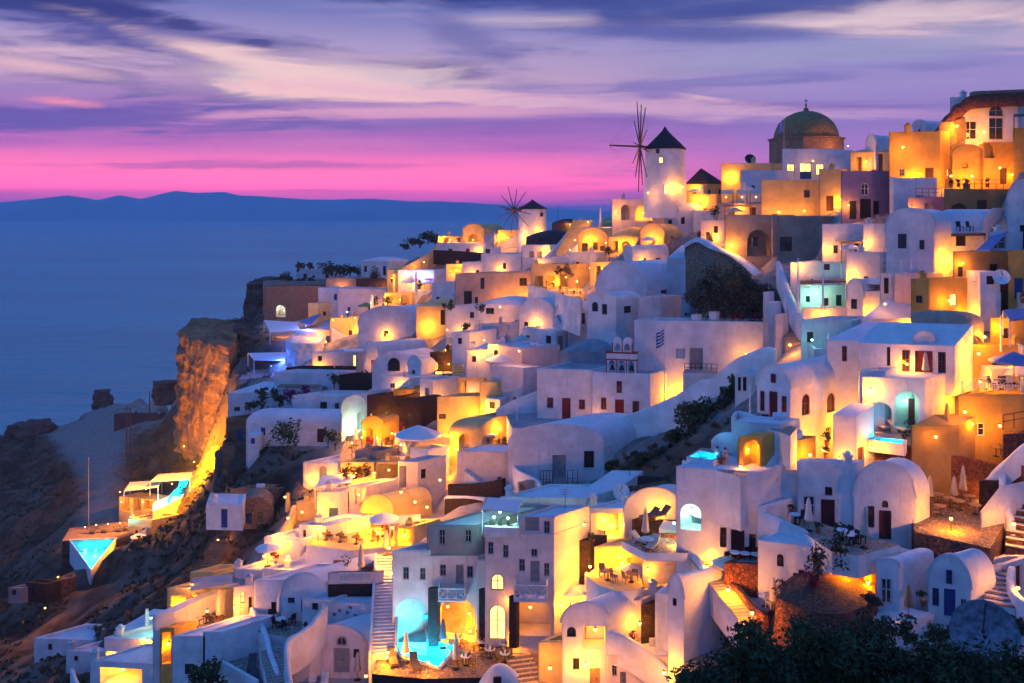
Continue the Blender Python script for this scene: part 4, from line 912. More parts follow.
h = H('lamplit ochre house with dark dish on its roof left of the dome', 721, 770, None, 200, 163, s=.158, th=(0, 50), dep=6, m='cream', par=.4, w='L 740 746 170 183 do', name='lamplit_house')
lampf('bright lamp on the ochre house left of the dome', h.L, 731, 177, 700); dish('dark satellite dish on the ochre house roof', P(750, 166, .163), .9, m='metal')
h = H('pinkish terrace house with awnings left of the dome', 717, 762, None, 222, 203, s=.143, th=(0, 50), dep=4, m='pinkish', name='pink_house')
for i, (a, b) in enumerate(((721, 733), (737, 747), (750, 761))): awning('%s white terrace blind on the pinkish terrace house' % ['left', 'middle', 'right'][i], [(a,190,.147),(b,190,.147),(b,193,.140),(a,193,.140)], .145, 1.6, 'canvas', pm='wood')
for i, px in enumerate((726, 742, 756)): lampp('%s small lamp under the blinds of the pinkish terrace house' % ['left', 'middle', 'right'][i], px, 197, 130, s=.144, fwd=.3)
bush('small lit shrub at the left end of the pinkish terrace', P(714, 216, .142), .9, 1.0, 160, .2, 'leaf')
h = H('big brown stone house with arched entrance and square window', 725, 772, None, 268, 215, s=.127, th=(2, 50), dep=5, m='sand', w='L 747 769.5 230 256 n14a;L 752.5 758.5 237 246 wk', name='stone_house')
h3 = H('right wing of the brown stone house with a shuttered window', 777, 823, None, 262, 216, s=.124, th=(2, 50), dep=5, m='sand', w='L 780 792 237 251 wk', name='stone_house')
wall('stone pilaster between the two wings of the brown house', [(772,214,.1262),(777,214,.1262)], 6.5, .6, 'tan', smooth=1, name='pilaster')
lampf('starburst lamp on the brown stone house', h.L, 730.5, 245, 900, out=.9)
# white and blue terraces below the purple house
H('blue shaded cube right of the brown stone house', 822, 864, None, 262, 224, s=0.1125, th=(2, 50), dep=5, name='white_house')
H('lavender cube under the purple house terrace', 863, 886, None, 258, 224, s=0.11, th=(2, 50), dep=5, name='white_house')
H('sky blue cube left of the tall vaulted blue house', 846, 880, None, 296, 252, s=0.1065, th=(4, 50), dep=5, name='white_house')
h = H('cyan lit house behind a veranda with white posts', 799, 846, None, 312, 285, s=0.1085, th=(0, 50), dep=4, w='L 806 810 296 302 wk;L 836 842 295 308 dk;L 824 828.5 298 307 wk', name='white_house')
lampp('cold green light under the veranda', 817, 293, 420, col=COOL, s=.1075, fwd=.6, group=None)
awning('dark flat veranda roof of the cyan lit house', [(800,283,.1045),(846,281,.1045),(846,279.5,.108),(800,280.5,.108)], .105, 2.2, 'darkroof')
for px in (798, 823): pole('%s tall white post of the veranda' % {798: 'left', 823: 'right'}[px], P(px, 308, .104), 5.2 if px == 798 else 4.6, r=.13, name='veranda_post')
h = H('upper blue terrace room above the veranda', 790, 846, None, 285, 262, s=0.1105, th=(0, 50), dep=4, w='L 824 830 264 270 wk', name='white_house')
railing('white railing before the cyan lit veranda', [(787,292,.108),(818,294,.108)], .9)
wall('long sloping parapet left of the veranda', [(778,261,.116),(784,276,.112),(790,293,.109),(800,312,.105),(806,322,.103)], 3.0, .45)
h = H('low cream wall with lamp under the veranda', 802, 853, None, 330, 308, s=0.1045, th=(0, 50), dep=3, m='pinkish', name='garden_wall', cat='wall')
lampf('warm lamp on the low cream wall under the veranda', h.L, 821, 314, 450, out=.5)
h = H('small lit vault right of the veranda', 846, 863, 890, 325, 297, s=0.1035, th=(35, 55), roof='vL', rise=1.8, w='L 851 857 299 309 wk;R 868 872 303 318 dr', name='vaulted_house')
lampf('lamp beside the red door of the small lit vault', h.R, 866, 312, 350)
# tall vaulted blue house and its pink neighbour
h = H('tall blue shaded vaulted house with two dark windows', 886, 934, 953, 276, 232, s=.1, th=(14, 60), roof='vLx', rise=2.3, w='L 898 906.5 234 248.5 wk;L 919.5 924.5 240 249.5 wk', name='vaulted_house')
lampf('starburst lamp on the side of the tall blue vaulted house', h.R, 943.5, 260, 900, out=.6)
h = H('pink lit barrel vault behind the tall blue house with chairs outside', 934, 984, None, 250, 228, s=0.1015, th=(0, 60), dep=5, roof='vR', rise=1.9, m='white', w='L 956 966 234 246 dk', name='vaulted_house')
T('small deck with two chairs before the pink barrel vault', [(951,234),(986,233),(984,230),(953,230.5)], s=.0975, drop=.25, m='greyroof', wm='wood', name='deck', cat='deck')
for i, px in enumerate((960, 970)): chair('%s chair on the deck of the pink barrel vault' % ['left', 'right'][i], P(px, 231.5, .0978), .2+i*.3, 'metal')
H('white quarter round house with red window at the right edge', 1006, 1052, None, 256, 216, s=0.0985, th=(0, 60), dep=7, roof='vLx', rise=3.6, w='L 1021.5 1027 208.5 217 wr;L 1020 1028 225 249 dk', name='vaulted_house')
awning('sloping blue shade sail right of the pink vault', [(976,250,.094),(1000,229,.099),(1008,231,.097),(990,250,.093)], .09, 2., 'bluecanvas', posts=False)
H('blue glazed porch under the quarter round house', 989, 1008, None, 256, 232, s=0.097, th=(0, 60), dep=2.5, m='white', w='L 991 1006 236 249 wf', name='porch')
# ochre houses on the right
h = H('brown upper storey of the ochre house with dish', 953, 1010, None, 286, 251, s=0.0955, th=(-6, 60), dep=6, m='darkochre', name='ochre_house')
h4 = h
dish('round white satellite dish on the ochre roof', P(1001, 287, .0925), .75, az=-.3)
H('ochre corner house right of the satellite dish', 1008, 1056, None, 300, 250, s=0.0938, th=(-10, 60), dep=6, m='ochre', name='ochre_house')
h = H('ochre house with two tall lit windows and a brown end wall', 911, 929, 1040, 330, 279, s=.0925, th=(20, 66), m='ochre', w='L 916 922.5 295.5 303 ww;R 950 957 294 306 Wf;R 967.5 973 291 308.5 Wf;R 980 988 294 309 ww', name='ochre_house')
for px, py, e in ((943, 300, 300), (962, 312, 450), (995, 313, 450)): lampf('lamp %s the tall lit windows of the ochre house' % {943: 'left of', 962: 'between', 995: 'right of'}[px], h.R, px, py, e, out=.7)
wall('rounded brown parapet before the ochre house with tall windows', [(912,312,.0895),(935,310,.0885),(960,311,.088),(975,314,.088),(981,322,.0885)], 1.9, .5, 'tan')
awning('upper dark blue shade roof at the right edge', [(1003,310,.088),(1040,306,.088),(1046,315,.0835),(1010,320,.083)], .09, 2.2, 'bluecanvas')
open_umbrella('wide blue grey parasol on the lattice terrace at right', P(1014, 384, .083), 1.9, 2.7, 'bluecanvas')
H('ochre rounded house behind the parasol terrace', 990, 1050, None, 350, 318, s=.0895, th=(0, 60), dep=5, m='ochre', roof='hump', rise=.8, name='ochre_house')
lampp('lamp on the wall above the parasol terrace', 984.5, 337, 500, s=.088, fwd=.5)
pole('white post beside the table on the parasol terrace', P(1001, 346, .0875), 2.6, r=.1, name='terrace_post')
H('white upper gate lodge left of the tall blue house', 880, 894, None, 298, 273, s=0.0985, th=(0, 60), dep=3, w='L 884 889 278 293.5 dk', name='white_house')
railing('white roof railing with a red towel left of the tall blue house', [(882,272,.1),(911,272,.0985)], 1.15)
H('pale wall block under the tall blue house', 894, 917, None, 300, 274, s=.098, th=(0, 60), dep=4, m='pinkish', name='white_house')
H('long sloping white roof under the gate lodge', 861, 914, None, 345, 318, s=.096, th=(-10, 50), dep=6, roof='slope', rise=2., name='white_house')
lampp('small glowing lamp on the sloping white roof', 885, 304, 90, s=.096, fwd=.4)
# main right-hand house
h = H('big white house with maroon doors and arched fanlight', 858, 955, 973, 384, 346, s=.0845, th=(13, 48), roof='slope', rise=1.5, fd=1.0,
      w='L 887 890.5 347 366 dm;L 902 910 350 371.5 wm;L 915 933 351 378 dm;L 938 946 352 373.5 wm', name='white_house', dep=6)
hf = H('small dormer with maroon fanlight on the big white house', 914, 934, None, 349, 341, s=.0852, th=(10, 48), dep=2.5, roof='vL', rise=.75, fd=.5, w='L 918.5 930 342.5 349 wma', name='dormer', cat='dormer')
lampf('lamp washing the right side of the big white house', h.R, 964, 352, 700, out=1.2); lampf('lamp low on the right side of the big white house', h.R, 968, 380, 500, out=1.)
closed_umbrella('cream closed parasol before the maroon doors of the big white house', h.L.pt(924, 378, .6), 2.3)
ha = H('white arcade house with two arches under the big white house', 862, 925, 955, 442, 379, s=0.0818, th=(13, 48), par=.02, w='L 867 893 402 433 n22a;L 894.5 919.5 391 434 n22a', name='arcade_house')
q = ha.L.pt(913, 430, -1.9); b_ = MB(); b_.frame_box(q, ha.L.d*1.05, -ha.L.n*-.06, (0, 0, 2.2)); o = b_.build('door', 'maroon', ha.root)
lampp('faint green light inside the arcade', 905, 400, 60, col=COOL, s=.0835, fwd=-.4, group=None)
wall('sloping white stair parapet rising left of the arcade', [(860,412,.082),(872,398,.083),(884,386,.084),(894,377.5,.0848),(903,376.5,.085)], .55, .4, smooth=2)
lampf('lamp on the orange side of the arcade house', ha.R, 948, 398, 600, out=1.2)
h = H('lit house corner with red window left of the big white house', 826, 859.5, 898, 375, 341, s=.0875, th=(15, 48), roof='slope', rise=1., w='L 842 847 346 361.5 wr', name='white_house')
lampf('lamp hidden low beside the red windowed house', h.R, 872, 366, 500, out=.8)
H('plain white block above the red windowed house', 801, 853, None, 352, 320, s=.098, th=(0, 48), dep=5, name='white_house')
lampp('cold light in the corner of the plain white block', 812, 340, 60, col=COOL, s=.0965, fwd=.5, group=None)
h = H('yellow glowing court wall beside the arcade stair', 858, 885, None, 408, 371, s=0.0832, th=(0, 48), dep=3, m='white', name='court_wall', cat='wall')
lampf('dazzling lamp on the yellow court wall', h.L, 868, 389, 700, out=.6)
pool('small turquoise plunge pool before the arcade', [(872,440),(902,444),(903,440.5),(876,437.5)], s=.0805, depth=.5, e=160, lights=((893, 441),))
lounger('lounge chair under the left arch', P(879, 429, .0835), .4, 'cushion'); lounger('lounge chair under the right arch', P(898, 431, .0825), .4, 'cushion')
h = H('ochre house with white double window under the lattice terrace', 958, 1052, None, 448, 394, s=.0825, th=(-4, 60), dep=5, m='ochre', par=.05, w='L 972 985 423 436 wf', name='ochre_house')
railing('white lattice railing around the parasol terrace', [(962,395,.0822),(985,391,.081),(1008,393,.08),(1034,394,.0795)], 1.1, 'framewhite', lattice=True)
lampp('lamp at the corner of the lattice terrace house', 965, 412, 350, s=.081, fwd=.5); lampp('lamp under the lattice terrace by the window', 1000, 426, 350, s=.081, fwd=.6)
H('tall ochre wall behind the lattice terrace', 968, 1050, None, 386, 345, s=.088, th=(0, 60), dep=4, m='ochre', name='ochre_house')
for i, px in enumerate((985, 1000)): table('%s table on the lattice terrace' % ['left', 'right'][i], P(px, 389, .083), .5, 'wood'); chair('%s chair by the lattice terrace rail' % ['left', 'right'][i], P(px+7, 389, .082), .6)
# restaurant court below it
wall('long rubble retaining wall behind the restaurant court', [(876,444,.0815),(905,445,.0815),(930,449,.081),(958,455,.081),(985,461,.0805),(1002,466,.08)], 3.8, .5, 'redstone', smooth=2, name='retaining_wall')
H('sloped rubble garden court with shrubs above the long retaining wall', 911, 959, None, 448, 425, s=0.0808, th=(-6, 60), dep=3, m='darkochre', roof='slope', rise=0.6, name='garden_terrace', cat='terrace')
for i, (px, py) in enumerate(((916, 434), (930, 431), (941, 436), (905, 440))): bush('%s dark shrub above the long retaining wall' % ['first', 'second', 'third', 'left end'][i], P(px, py, .0825), .75, .8, 170, .16, 'leafdry')
closed_umbrella('brown closed parasol in the garden above the retaining wall', P(947, 436, .0815), 2.7, 'lightwood')
lampp('lamp in the garden above the retaining wall', 936, 437, 180, s=.08, fwd=.3)
t = T('restaurant court paved in stone with closed parasols', [(898,490),(915,532),(990,548),(1006,520),(1002,480),(960,472)], s=.083, drop=3, m='darkpaving', wm='stone')
for i, (x, y, hh) in enumerate(((930, 506, 2.4), (963, 502, 2.9), (954, 504, 2.2), (945, 495, 1.9))): closed_umbrella('%s closed parasol in the restaurant court' % ['squat left', 'tall right', 'middle', 'rearmost small'][i], t.at(x, y), hh)
for i, (x, y) in enumerate(((918, 503), (926, 514), (940, 515), (950, 507), (960, 510), (970, 505), (938, 503), (975, 514))):
    table('restaurant table %s' % ['by the vault end', 'nearest the front lamp', 'beside the front kerb', 'under the tall parasol', 'in the middle of the court', 'by the plant wall', 'at the rear left', 'by the white stair wall'][i], t.at(x, y), .45, 'lightwood')
    chair('restaurant chair left of the table %s' % ['by the vault end', 'nearest the front lamp', 'beside the front kerb', 'under the tall parasol', 'in the middle of the court', 'by the plant wall', 'at the rear left', 'by the white stair wall'][i], t.at(x-5, y+1.5), 1.4, 'wood')
for (x, y, e, w_) in ((925, 517, 900, 'front left corner of'), (951, 531, 1100, 'front kerb of'), (958, 492, 900, 'middle of'), (976, 486, 800, 'plant wall of'), (905, 494, 500, 'vault end of'), (940, 480, 700, 'added fill spot by the rear rubble wall of'), (990, 500, 700, 'added fill spot by the white stair wall of')): lamp('glowing lamp at the %s the restaurant court' % w_, t.at(x, y)+Vector((0, 0, .9)), e, post=.9, kind='bollard_lamp')  # the rear wall and stair wall lamps are added to warm the court
for i, (x, y) in enumerate(((966, 476), (976, 477), (986, 479), (992, 476))): bush('%s flowering shrub against the restaurant wall' % ['first', 'second', 'third', 'last'][i], t.at(x, y), .8, .9, 200, .16, ['leafdry', 'flowerred'][i % 2])
wall('low rubble kerb curving along the front of the restaurant court', [(893,512,.081),(914,530,.0795),(940,536,.079),(970,545,.078),(1008,551,.0765)], 1.6, .6, 'stone', name='kerb_wall')
wall('sweeping white stair wall descending at the right edge', [(1040,432,.0765),(1018,448,.077),(1003,462,.0775),(990,475,.0775),(982,482,.078)], 2.2, .5)
wall('white curved parapet dropping beside the lit steps', [(1003,470,.0775),(1003,490,.076),(1008,508,.0745),(1012,525,.0735),(1010,543,.073)], 3.4, .5)
H('white plastered buttress with dark stone panel at the foot of the stair', 980, 1008, None, 556, 506, s=0.0745, th=(-25, 60), dep=2.5, roof='slope', rise=1.5, fd=1, name='buttress', cat='wall')
H('dark rubble panel above the white buttress', 979, 999, None, 506, 481, s=.077, th=(0, 60), dep=2, m='darkstone', name='rubble_wall', cat='wall')
lampp('starburst lamp at the foot of the white buttress', 992, 542, 550, s=.0735, fwd=1.2); lampp('lamp beside the lit steps at the right edge', 1014, 524, 550, s=.072, fwd=.3)
stairs('lit stone steps climbing at the right edge', 1021, 552, 1024, 468, 2.0, 12, .0715, .0795, 'stone', sm='pinkish')
H('blue roofed white house above the right edge steps', 1003, 1050, None, 470, 432, s=.0795, th=(-10, 60), dep=5, m='redstone', name='stone_house')
railing('dark railing on the blue deck at the right edge', [(1003,430,.081),(1036,424,.081)], 1.2, 'metal')
# ================================================================== right centre: vaulted house, people's terrace, lower houses
h = H('white barrel vaulted house with maroon door and two arched side windows', 757, 790, 848, 470, 389, s=.083, th=(38, 50), roof='vL', rise=1.75,
      w='L 760 764.5 391 411 wr;L 769 777.5 391.5 424 dm;L 781.5 786.5 396 416 wr;R 802 810 394 415 wra;R 827 835 393 412 wra;R 826 831 427 438 wg', name='vaulted_house')
hv = h
m_ = MB(); _r = h.L.rect(771, 776, 376, 386); o = window(h.L, (_r[0], _r[1], h.z1+.35, h.z1+1.1), False, 'red', 'glass', h.root, dep=-.02)
lampf('lamp on the orange flank of the white vaulted house', h.R, 806, 446, 1500, out=1.6); lampf('lamp near the rear of the orange vault flank', h.R, 838, 424, 1300, out=1.2)
h = H('white court house with orange flank left of the stone wall', 833, 856, 874, 470, 417, s=0.0795, th=(30, 52), roof='slope', rise=.6, w='R 858 864 447 461 dw', name='white_house')
lampf('starry lamp at the foot of the court house', h.R, 864, 446, 450, out=.7); lampp('lamp inside the alley behind the vaulted house', 851, 418, 450, s=.0825, fwd=.4); lampf('lamp on the left face of the court house', h.L, 842, 456, 350, out=1.)
pot('potted shrub on the bastion wall', P(827, 446, .08), .45, R=.45); pot('potted palm on the orange alley wall', P(826, 459, .0795), .45, R=.5, leaf='leafdark')
pot('clay pot by the maroon door of the vaulted house', P(766, 424, .082), .5); pot('small clay pot beside the vault corner', P(780, 427, .081), .4, R=.25)
T('narrow white landing before the vaulted house', [(745,420),(790,436),(797,428),(757,412)], s=.0815, drop=2.5, par=.0, m='paving', name='landing', cat='terrace')
H('curved white bastion carrying the landing of the vaulted house', 732, 780, 800, 478, 424, s=0.0782, th=(16, 50), par=0.05, name='bastion', cat='house')
wall('white rounded parapet of the landing left of the vaulted house', [(733,416,.0825),(737,411,.084),(745,412,.083),(757,416,.0815),(770,421,.08),(779,424,.0795)], 2., .3)
wall('white stair parapet sloping down to the orange arch', [(800,430,.0795),(788,441,.0785),(775,453,.0775),(763,464,.0768),(757,470,.0764)], 2.2, .55, smooth=3)
T('people terrace with cyan lit pool edge', [(685,462),(741,477),(762,464),(757,452),(700,448)], s=.0778, drop=4, m='paving')
wall('white rounded end wall behind the cyan pool edge', [(712,440,.0815),(718,434,.0815),(726,432,.081),(735,433,.0805)], 2.6, .4)
wall('low parapet lining the people terrace', [(683,460,.0785),(700,465,.0775),(715,469,.077),(730,472,.0765),(741,474,.076),(752,472,.076)], 1.6, .35)
pool('small cyan lit pool on the people terrace', [(690,457),(712,460.5),(719,455),(700,451.5)], s=.0776, depth=.45, e=90, lights=((703, 457), (712, 458)))
figure('person in white seated by the cyan pool, leaning back', P(717.5, 459.5, .0778)-Vector((0, 0, .35)), .5, 'clothwhite'); figure('person in pink top seated facing the cyan pool', P(725, 461, .0774)-Vector((0, 0, .35)), -.7, 'clothpink')
table('low table between the two seated people', P(721.5, 462, .077)-Vector((0, 0, .5)), .35, 'wood')
h = H('freestanding orange lit arch on the people terrace', 739, 762, None, 474, 436, s=0.0762, th=(-6, 50), dep=1.6, roof='vL', rise=.05, rim=False, fd=1., w='L 743.5 760 440 470 n14a', m='ochre', name='arch_niche', cat='arch')
lampf('lamp glowing inside the orange arch', h.L, 751, 452, 260, out=-.7); lampp('lamp at the foot of the orange arch', 741, 467, 130, s=.076, fwd=.5)
hR1 = H('tall lavender bastion under the people terrace with cyan niche', 676, 760, None, 580, 472, s=.0745, th=(14, 50), dep=5, par=.05, fd=1., roof='flat', w='L 680.5 701 504 530 n16a;L 734.5 741 519 527.5 wm;L 731 744.5 530 562 dm;L 720 726.5 527.5 547.5 wm;L 749 756 534 554 wm', name='bastion', cat='house')
lampf('cold green lamp inside the cyan niche', hR1.L, 691, 513, 170, out=-.8, col=COOL, group=None)
hR2 = H('lavender house wall stepping down right with round window', 758, 832, None, 616, 549, s=.0695, th=(20, 50), dep=4, par=.02, w='L 777 783.5 554 566.5 wka;L 793 796.8 573 593 wm;L 798.5 804.5 570 600 dm;L 815 820 585 604 wm', name='white_house')
H('white filler wall between bastion and stepping lavender house', 757, 766, None, 590, 508, s=.0738, th=(20, 50), dep=4, par=.02, name='white_wall', cat='wall')
wall('curving parapet of the table terrace above the lavender wall', [(758,509,.0742),(775,516,.0735),(792,524,.0725),(805,530,.0715),(813,540,.0705),(822,546,.0698),(832,551,.069)], 1.9, .35)
h = H('cyan lit court wall beside the lavender bastion', 758, 797, None, 520, 470, s=.0765, th=(4, 50), dep=3, par=.0, roof='slope', rise=.3, name='court_wall', cat='wall')
lampf('cold green lamp in the cyan lit court', h.L, 778, 500, 650, out=.9, col=COOL, group=None); pot('yellow pot in the cyan lit court', h.L.pt(772, 512, .7), .6, 'ochre', R=.2, n=20); pot('small plant in the cyan lit court', h.L.pt(790, 511, .6), .35, R=.3)
h = H('orange wall glowing above the cyan court', 770, 802, None, 480, 440, s=.0785, th=(8, 50), dep=2, m='ochre', name='court_wall', cat='wall')
lampf('lamp on the orange wall above the cyan court', h.L, 792, 459, 500, out=.6)
lampp('starry lamp on the alley right of the cyan court', 810, 455, 550, s=.0785, fwd=.8)
h = H('white house with maroon door and framed window above the table terrace', 797, 856, None, 538, 463, s=.0752, th=(10, 50), dep=1.2, par=.1, w='L 821 835 499.5 532 dm;L 825 832.5 487 495.5 wm;L 803 815 496 517 wf', name='white_house', m='white')
hT1 = h
h = H('white vault end with fanlight and maroon door beside the restaurant', 853, 916, None, 545, 499, s=.0742, th=(10, 50), dep=2.2, roof='vL', rise=2.6, w='L 868 874.5 506 527.5 wm;L 879 891.5 510.5 540 dm;L 882 888.5 500.5 507.5 wma', name='vaulted_house')
hT2 = h
t = T('table terrace with planters below the maroon doors', [(790,523),(832,552),(858,556),(900,545),(853,533),(797,516)], s=.0735, drop=1.5, m='paving')
closed_umbrella('white closed parasol before the framed window', t.at(808.5, 531), 2.4, 'whitecanvas'); closed_umbrella('taller cream closed parasol by the vault end', t.at(864.5, 548), 2.8)
for i, (x, y) in enumerate(((795, 524), (842, 540), (849, 545), (856, 543))): table('white table %s on the table terrace' % ['at the left end', 'behind the planter', 'nearest the parapet', 'by the tall parasol'][i], t.at(x, y), .4); chair('chair %s on the table terrace' % ['at the left end', 'behind the planter', 'nearest the parapet', 'by the tall parasol'][i], t.at(x+5, y), -1.2, 'metal')
h = H('long wooden planter box on the table terrace', 829, 855, None, 538, 532.5, s=.0727, th=(-8, 50), dep=.6, par=.1, fd=.2, m='tan', rm='darkroof', name='planter_box', cat='planter')
mb = MB()
for i in range(11): leaves(mb, h.L.at(h.L.L*(i+.5)/11, h.z1+.2, -.3), .22, .22, .28, 40, .12, 0, 3)
tag(mb.build('hedge', 'leafdry', None, h.L.at(h.L.L/2, h.z1, -.3)), 'low clipped hedge filling the wooden planter box', 'hedge')
lampp('lamp under the table terrace planter', 834, 546, 300, s=.0712, fwd=.2); lampp('starry lamp beside the bougainvillea on the terrace edge', 854, 560, 550, s=.069, fwd=.3); lampp('orange lamp in the passage under the terrace', 868, 583, 380, s=.068, fwd=.2)
pot('plant pot by the first maroon door', t.at(818, 533), .4, R=.25); pot('plant pot right of the first maroon door', t.at(838, 535), .4, R=.3)
wall('rubble wall under the restaurant kerb', [(890,519,.0765),(900,526,.0762),(925,545,.0758),(955,553,.0755),(1008,560,.0745)], 2.2, .5, 'darkstone', smooth=2, name='retaining_wall')
wall('white low wall beside the grey path', [(878,541,.072),(900,547,.0715),(925,555,.071),(932,560,.0705)], 1.0, .3, smooth=1)
T('grey paved path between the vault end and the lower white house', [(848,556),(875,575),(905,570),(925,560),(876,543)], s=.0728, drop=2, m='greyroof', name='path_terrace')
pole('thin dark lamp post on the grey path', P(913, 567, .0718), 3.4, 'metal', .04, name='lamp_post', cat='lamp post')
h = H('brick red passage wall below the table terrace', 838, 872, None, 600, 566, s=.0685, th=(14, 50), dep=2.5, m='ochre', w='L 844 850 574 596 dr;L 858 864 577 594 dr', name='house_wall', cat='house')
lampf('lamp lighting the brick red passage', h.L, 845, 570, 350, out=.6)
bush('leafy bougainvillea climbing the lavender wall', P(818, 578, .0672), 1.0, 1.5, 190, .2, 'leafdry', trunk=.6, name='bougainvillea'); bush('second bougainvillea spilling from the terrace edge', P(841, 566, .0672), .9, 1.5, 190, .2, 'leafdark', name='bougainvillea')
bush('red flowering bougainvillea sprig on the lavender wall', P(810, 592, .0665), .6, .9, 110, .18, 'flowerred', name='bougainvillea')
rock('rubble_dome', 0, [P(772,616,.0655), P(822,626,.063), P(868,616,.0645), P(876,606,.069), P(830,600,.072), P(784,606,.0695)], P(822,680,.066).z, P(822,594,.0665).z, 'redstone', amp=.3, rows=8)
tag(bpy.data.objects['rubble_dome'], 'rubble stone hump of an old vault in front of the passage', 'ruin')
# lower white house bottom right
h = H('low white house wing with a tall dark doorway at bottom right', 876, 899, 934, 618, 568, s=0.0665, th=(12, 58), roof='vLx', rise=.5, w='L 881 892 578.5 604 wf', name='white_house')
h = H('white vaulted house with blue double door at bottom right', 928, 971, 996, 620, 590, s=0.0655, th=(20, 62), roof='vL', rise=2.1, w='L 944 955.5 589 617 db;L 932.5 939 588 606 wb;L 960.5 967 599 616 wf', name='vaulted_house')
o = window(h.L, (*h.L.rect(946, 952, 575, 585)[:2], h.z1+.25, h.z1+1.15), False, 'blue', 'glass', h.root, dep=-.02)
lampf('dazzling lamp on the side of the blue door vault', h.R, 980, 603, 700, out=.9)
H('white rear wing of the blue door vault', 968, 1000, None, 600, 566, s=0.069, th=(0, 60), dep=4, name='white_house')
stairs('dark treaded steps behind the blue door vault', 1000, 606, 996, 562, 1.7, 9, .0645, .0705, 'white', sm='darkpaving'); stairs('yellow lit steps beside the blue door vault', 983, 622, 992, 600, 1.4, 5, .0625, .066, 'white')
wall('white curved parapet right of the dark treaded steps', [(1012,566,.069),(1010,578,.067),(1014,590,.065),(1024,600,.0635),(1040,606,.062)], 2.6, .45); lampp('lamp hidden behind the curved parapet at right', 1018, 588, 400, s=.0645, fwd=-.2)
closed_umbrella('brown closed parasol before the low white wing', P(908.6, 617, .0645), 2.1, 'lightwood'); pot('dark shrub pot on the white ledge by the blue door', P(923, 606, .066), .45, R=.5, leaf='leafdark')
T('white ledge terrace before the low white wing', [(862,618),(880,628),(912,622),(935,614),(900,606)], s=.0655, drop=1.6, par=.0, m='whiteroof', name='terrace')
dish('huge weathered satellite dish half hidden by shrubs at bottom right', P(985, 672, .05), 1.6, az=-.55, m='weathered')
# lower centre: stair street with lamps
H('rubble planter block with tables under the maroon door bastion', 724, 770, None, 590, 565, s=.0715, th=(8, 50), dep=3, par=.1, m='redstone', rm='greyroof', name='stone_block', cat='wall')
for i, (x, y) in enumerate(((735, 562), (745, 563), (756, 564))): table('%s table on the rubble planter block' % ['left', 'middle', 'right'][i], P(x, y, .0728), .38); chair('%s chair on the rubble planter block' % ['left', 'middle', 'right'][i], P(x+5, y-1, .0732), .5, 'metal')
pot('dark potted shrub beside the maroon door bastion steps', P(760, 557, .073), .5, R=.45, leaf='leafdark'); pot('small shrub left of the maroon bastion door', P(727, 560, .074), .4, R=.35)
T('dark lower terrace with planter near the stair street', [(737,604),(768,612),(776,598),(748,588)], s=.0705, drop=2.6, m='greyroof', wm='stone')
closed_umbrella('cream closed parasol on the dark lower terrace', P(773.5, 612, .069), 2.4); table('small white table under the lower terrace parasol', P(765, 606, .0695), .4); chair('pale deck chair on the dark lower terrace', P(770, 608, .0692), .7, 'canvas')
bush('big golden shrub at the corner of the lower terrace', P(785, 612, .068), .9, 1.2, 240, .18, 'leafdry')
stairs('lamp lit stair street descending past the vaulted roof', 752, 618, 700, 556, 2.0, 22, .0675, .0765, 'pinkish', sm='cream')
for i, (x, y, e) in enumerate(((677, 544, 800), (707, 567, 450), (711, 563, 450), (728, 590, 700), (752, 613, 600))): lampp('starry lamp %s the stair street' % ['at the head of', 'on the upper flight of', 'beside the upper flight of', 'midway down', 'at the foot of'][i], x, y, e, s=[.0775, .0745, .0757, .0705, .0665][i], fwd=.35)
wall('rubble parapet lining the right of the stair street', [(690,545,.0785),(706,550,.0775),(720,566,.0745),(738,588,.071),(752,604,.0685),(766,616,.067)], 1.3, .45, 'redstone')
hm = H('white vault with a long sloping roof beside the stair street', 668, 684, 738, 650, 600, s=.071, th=(35, 62), roof='vL', rise=1.6, w='L 672.5 676.5 596 606 wk', name='vaulted_house')
H('white gable wall left of the long vault', 655, 676, None, 640, 596, s=0.0745, th=(20, 50), dep=3, roof='hump', rise=.6, name='white_house')
h = H('pink lavender block with grey door below the lounger terrace', 642, 689, 706, 598, 553, s=0.0785, th=(5, 58), par=.05, m='pinkish', w='L 679 687.5 557 583 dg', name='pink_house')
t = T('lounger terrace on the pink lavender block', [(622,541),(646,553),(688,553),(690,543),(652,535)], s=.0782, drop=.6, m='paving')
lounger('white lounge chair on the lounger terrace', t.at(641, 544), .8); lounger('orange lit lounge chair beside the white one', t.at(653, 548), -.5); table('white round table between the two lounge chairs', t.at(647, 548), .5)
closed_umbrella('slim closed parasol on the lounger terrace', t.at(645.5, 544), 2.8)
h = H('dark rubble block left of the slim parasol', 632, 644, None, 546, 520, s=.0835, th=(8, 50), dep=1.5, m='darkstone', name='stone_block', cat='wall')
h = H('dark rubble block right of the slim parasol', 647, 664, None, 548, 524, s=.082, th=(8, 50), dep=1.5, m='darkstone', name='stone_block', cat='wall')
h = H('white arched back wall glowing orange above the lounger terrace', 624, 681, None, 540, 511, s=.0855, th=(-6, 50), dep=2, roof='vL', rise=2.0, m='white', name='court_wall', cat='wall')
lampf('lamp on the arched wall above the lounger terrace', h.L, 659, 507, 450, out=.7); lampf('lamp low on the arched wall above the lounger terrace', h.L, 640, 516, 300, out=.6)
lounger('dark sun bed before the arched orange wall', P(650, 519, .083), -1.0, 'cushiondark'); lounger('second dark sun bed before the arched orange wall', P(661, 517, .083), -1.0, 'cushiondark')
T('pale jacuzzi deck lit green beside the cyan niche', [(659,528),(678,532),(684,524),(664,520)], s=.081, drop=1.2, m='whiteroof', name='deck', cat='deck'); lampp('cool lamp on the pale jacuzzi deck', 674, 523, 110, col=COOL, s=.0795, group=None)
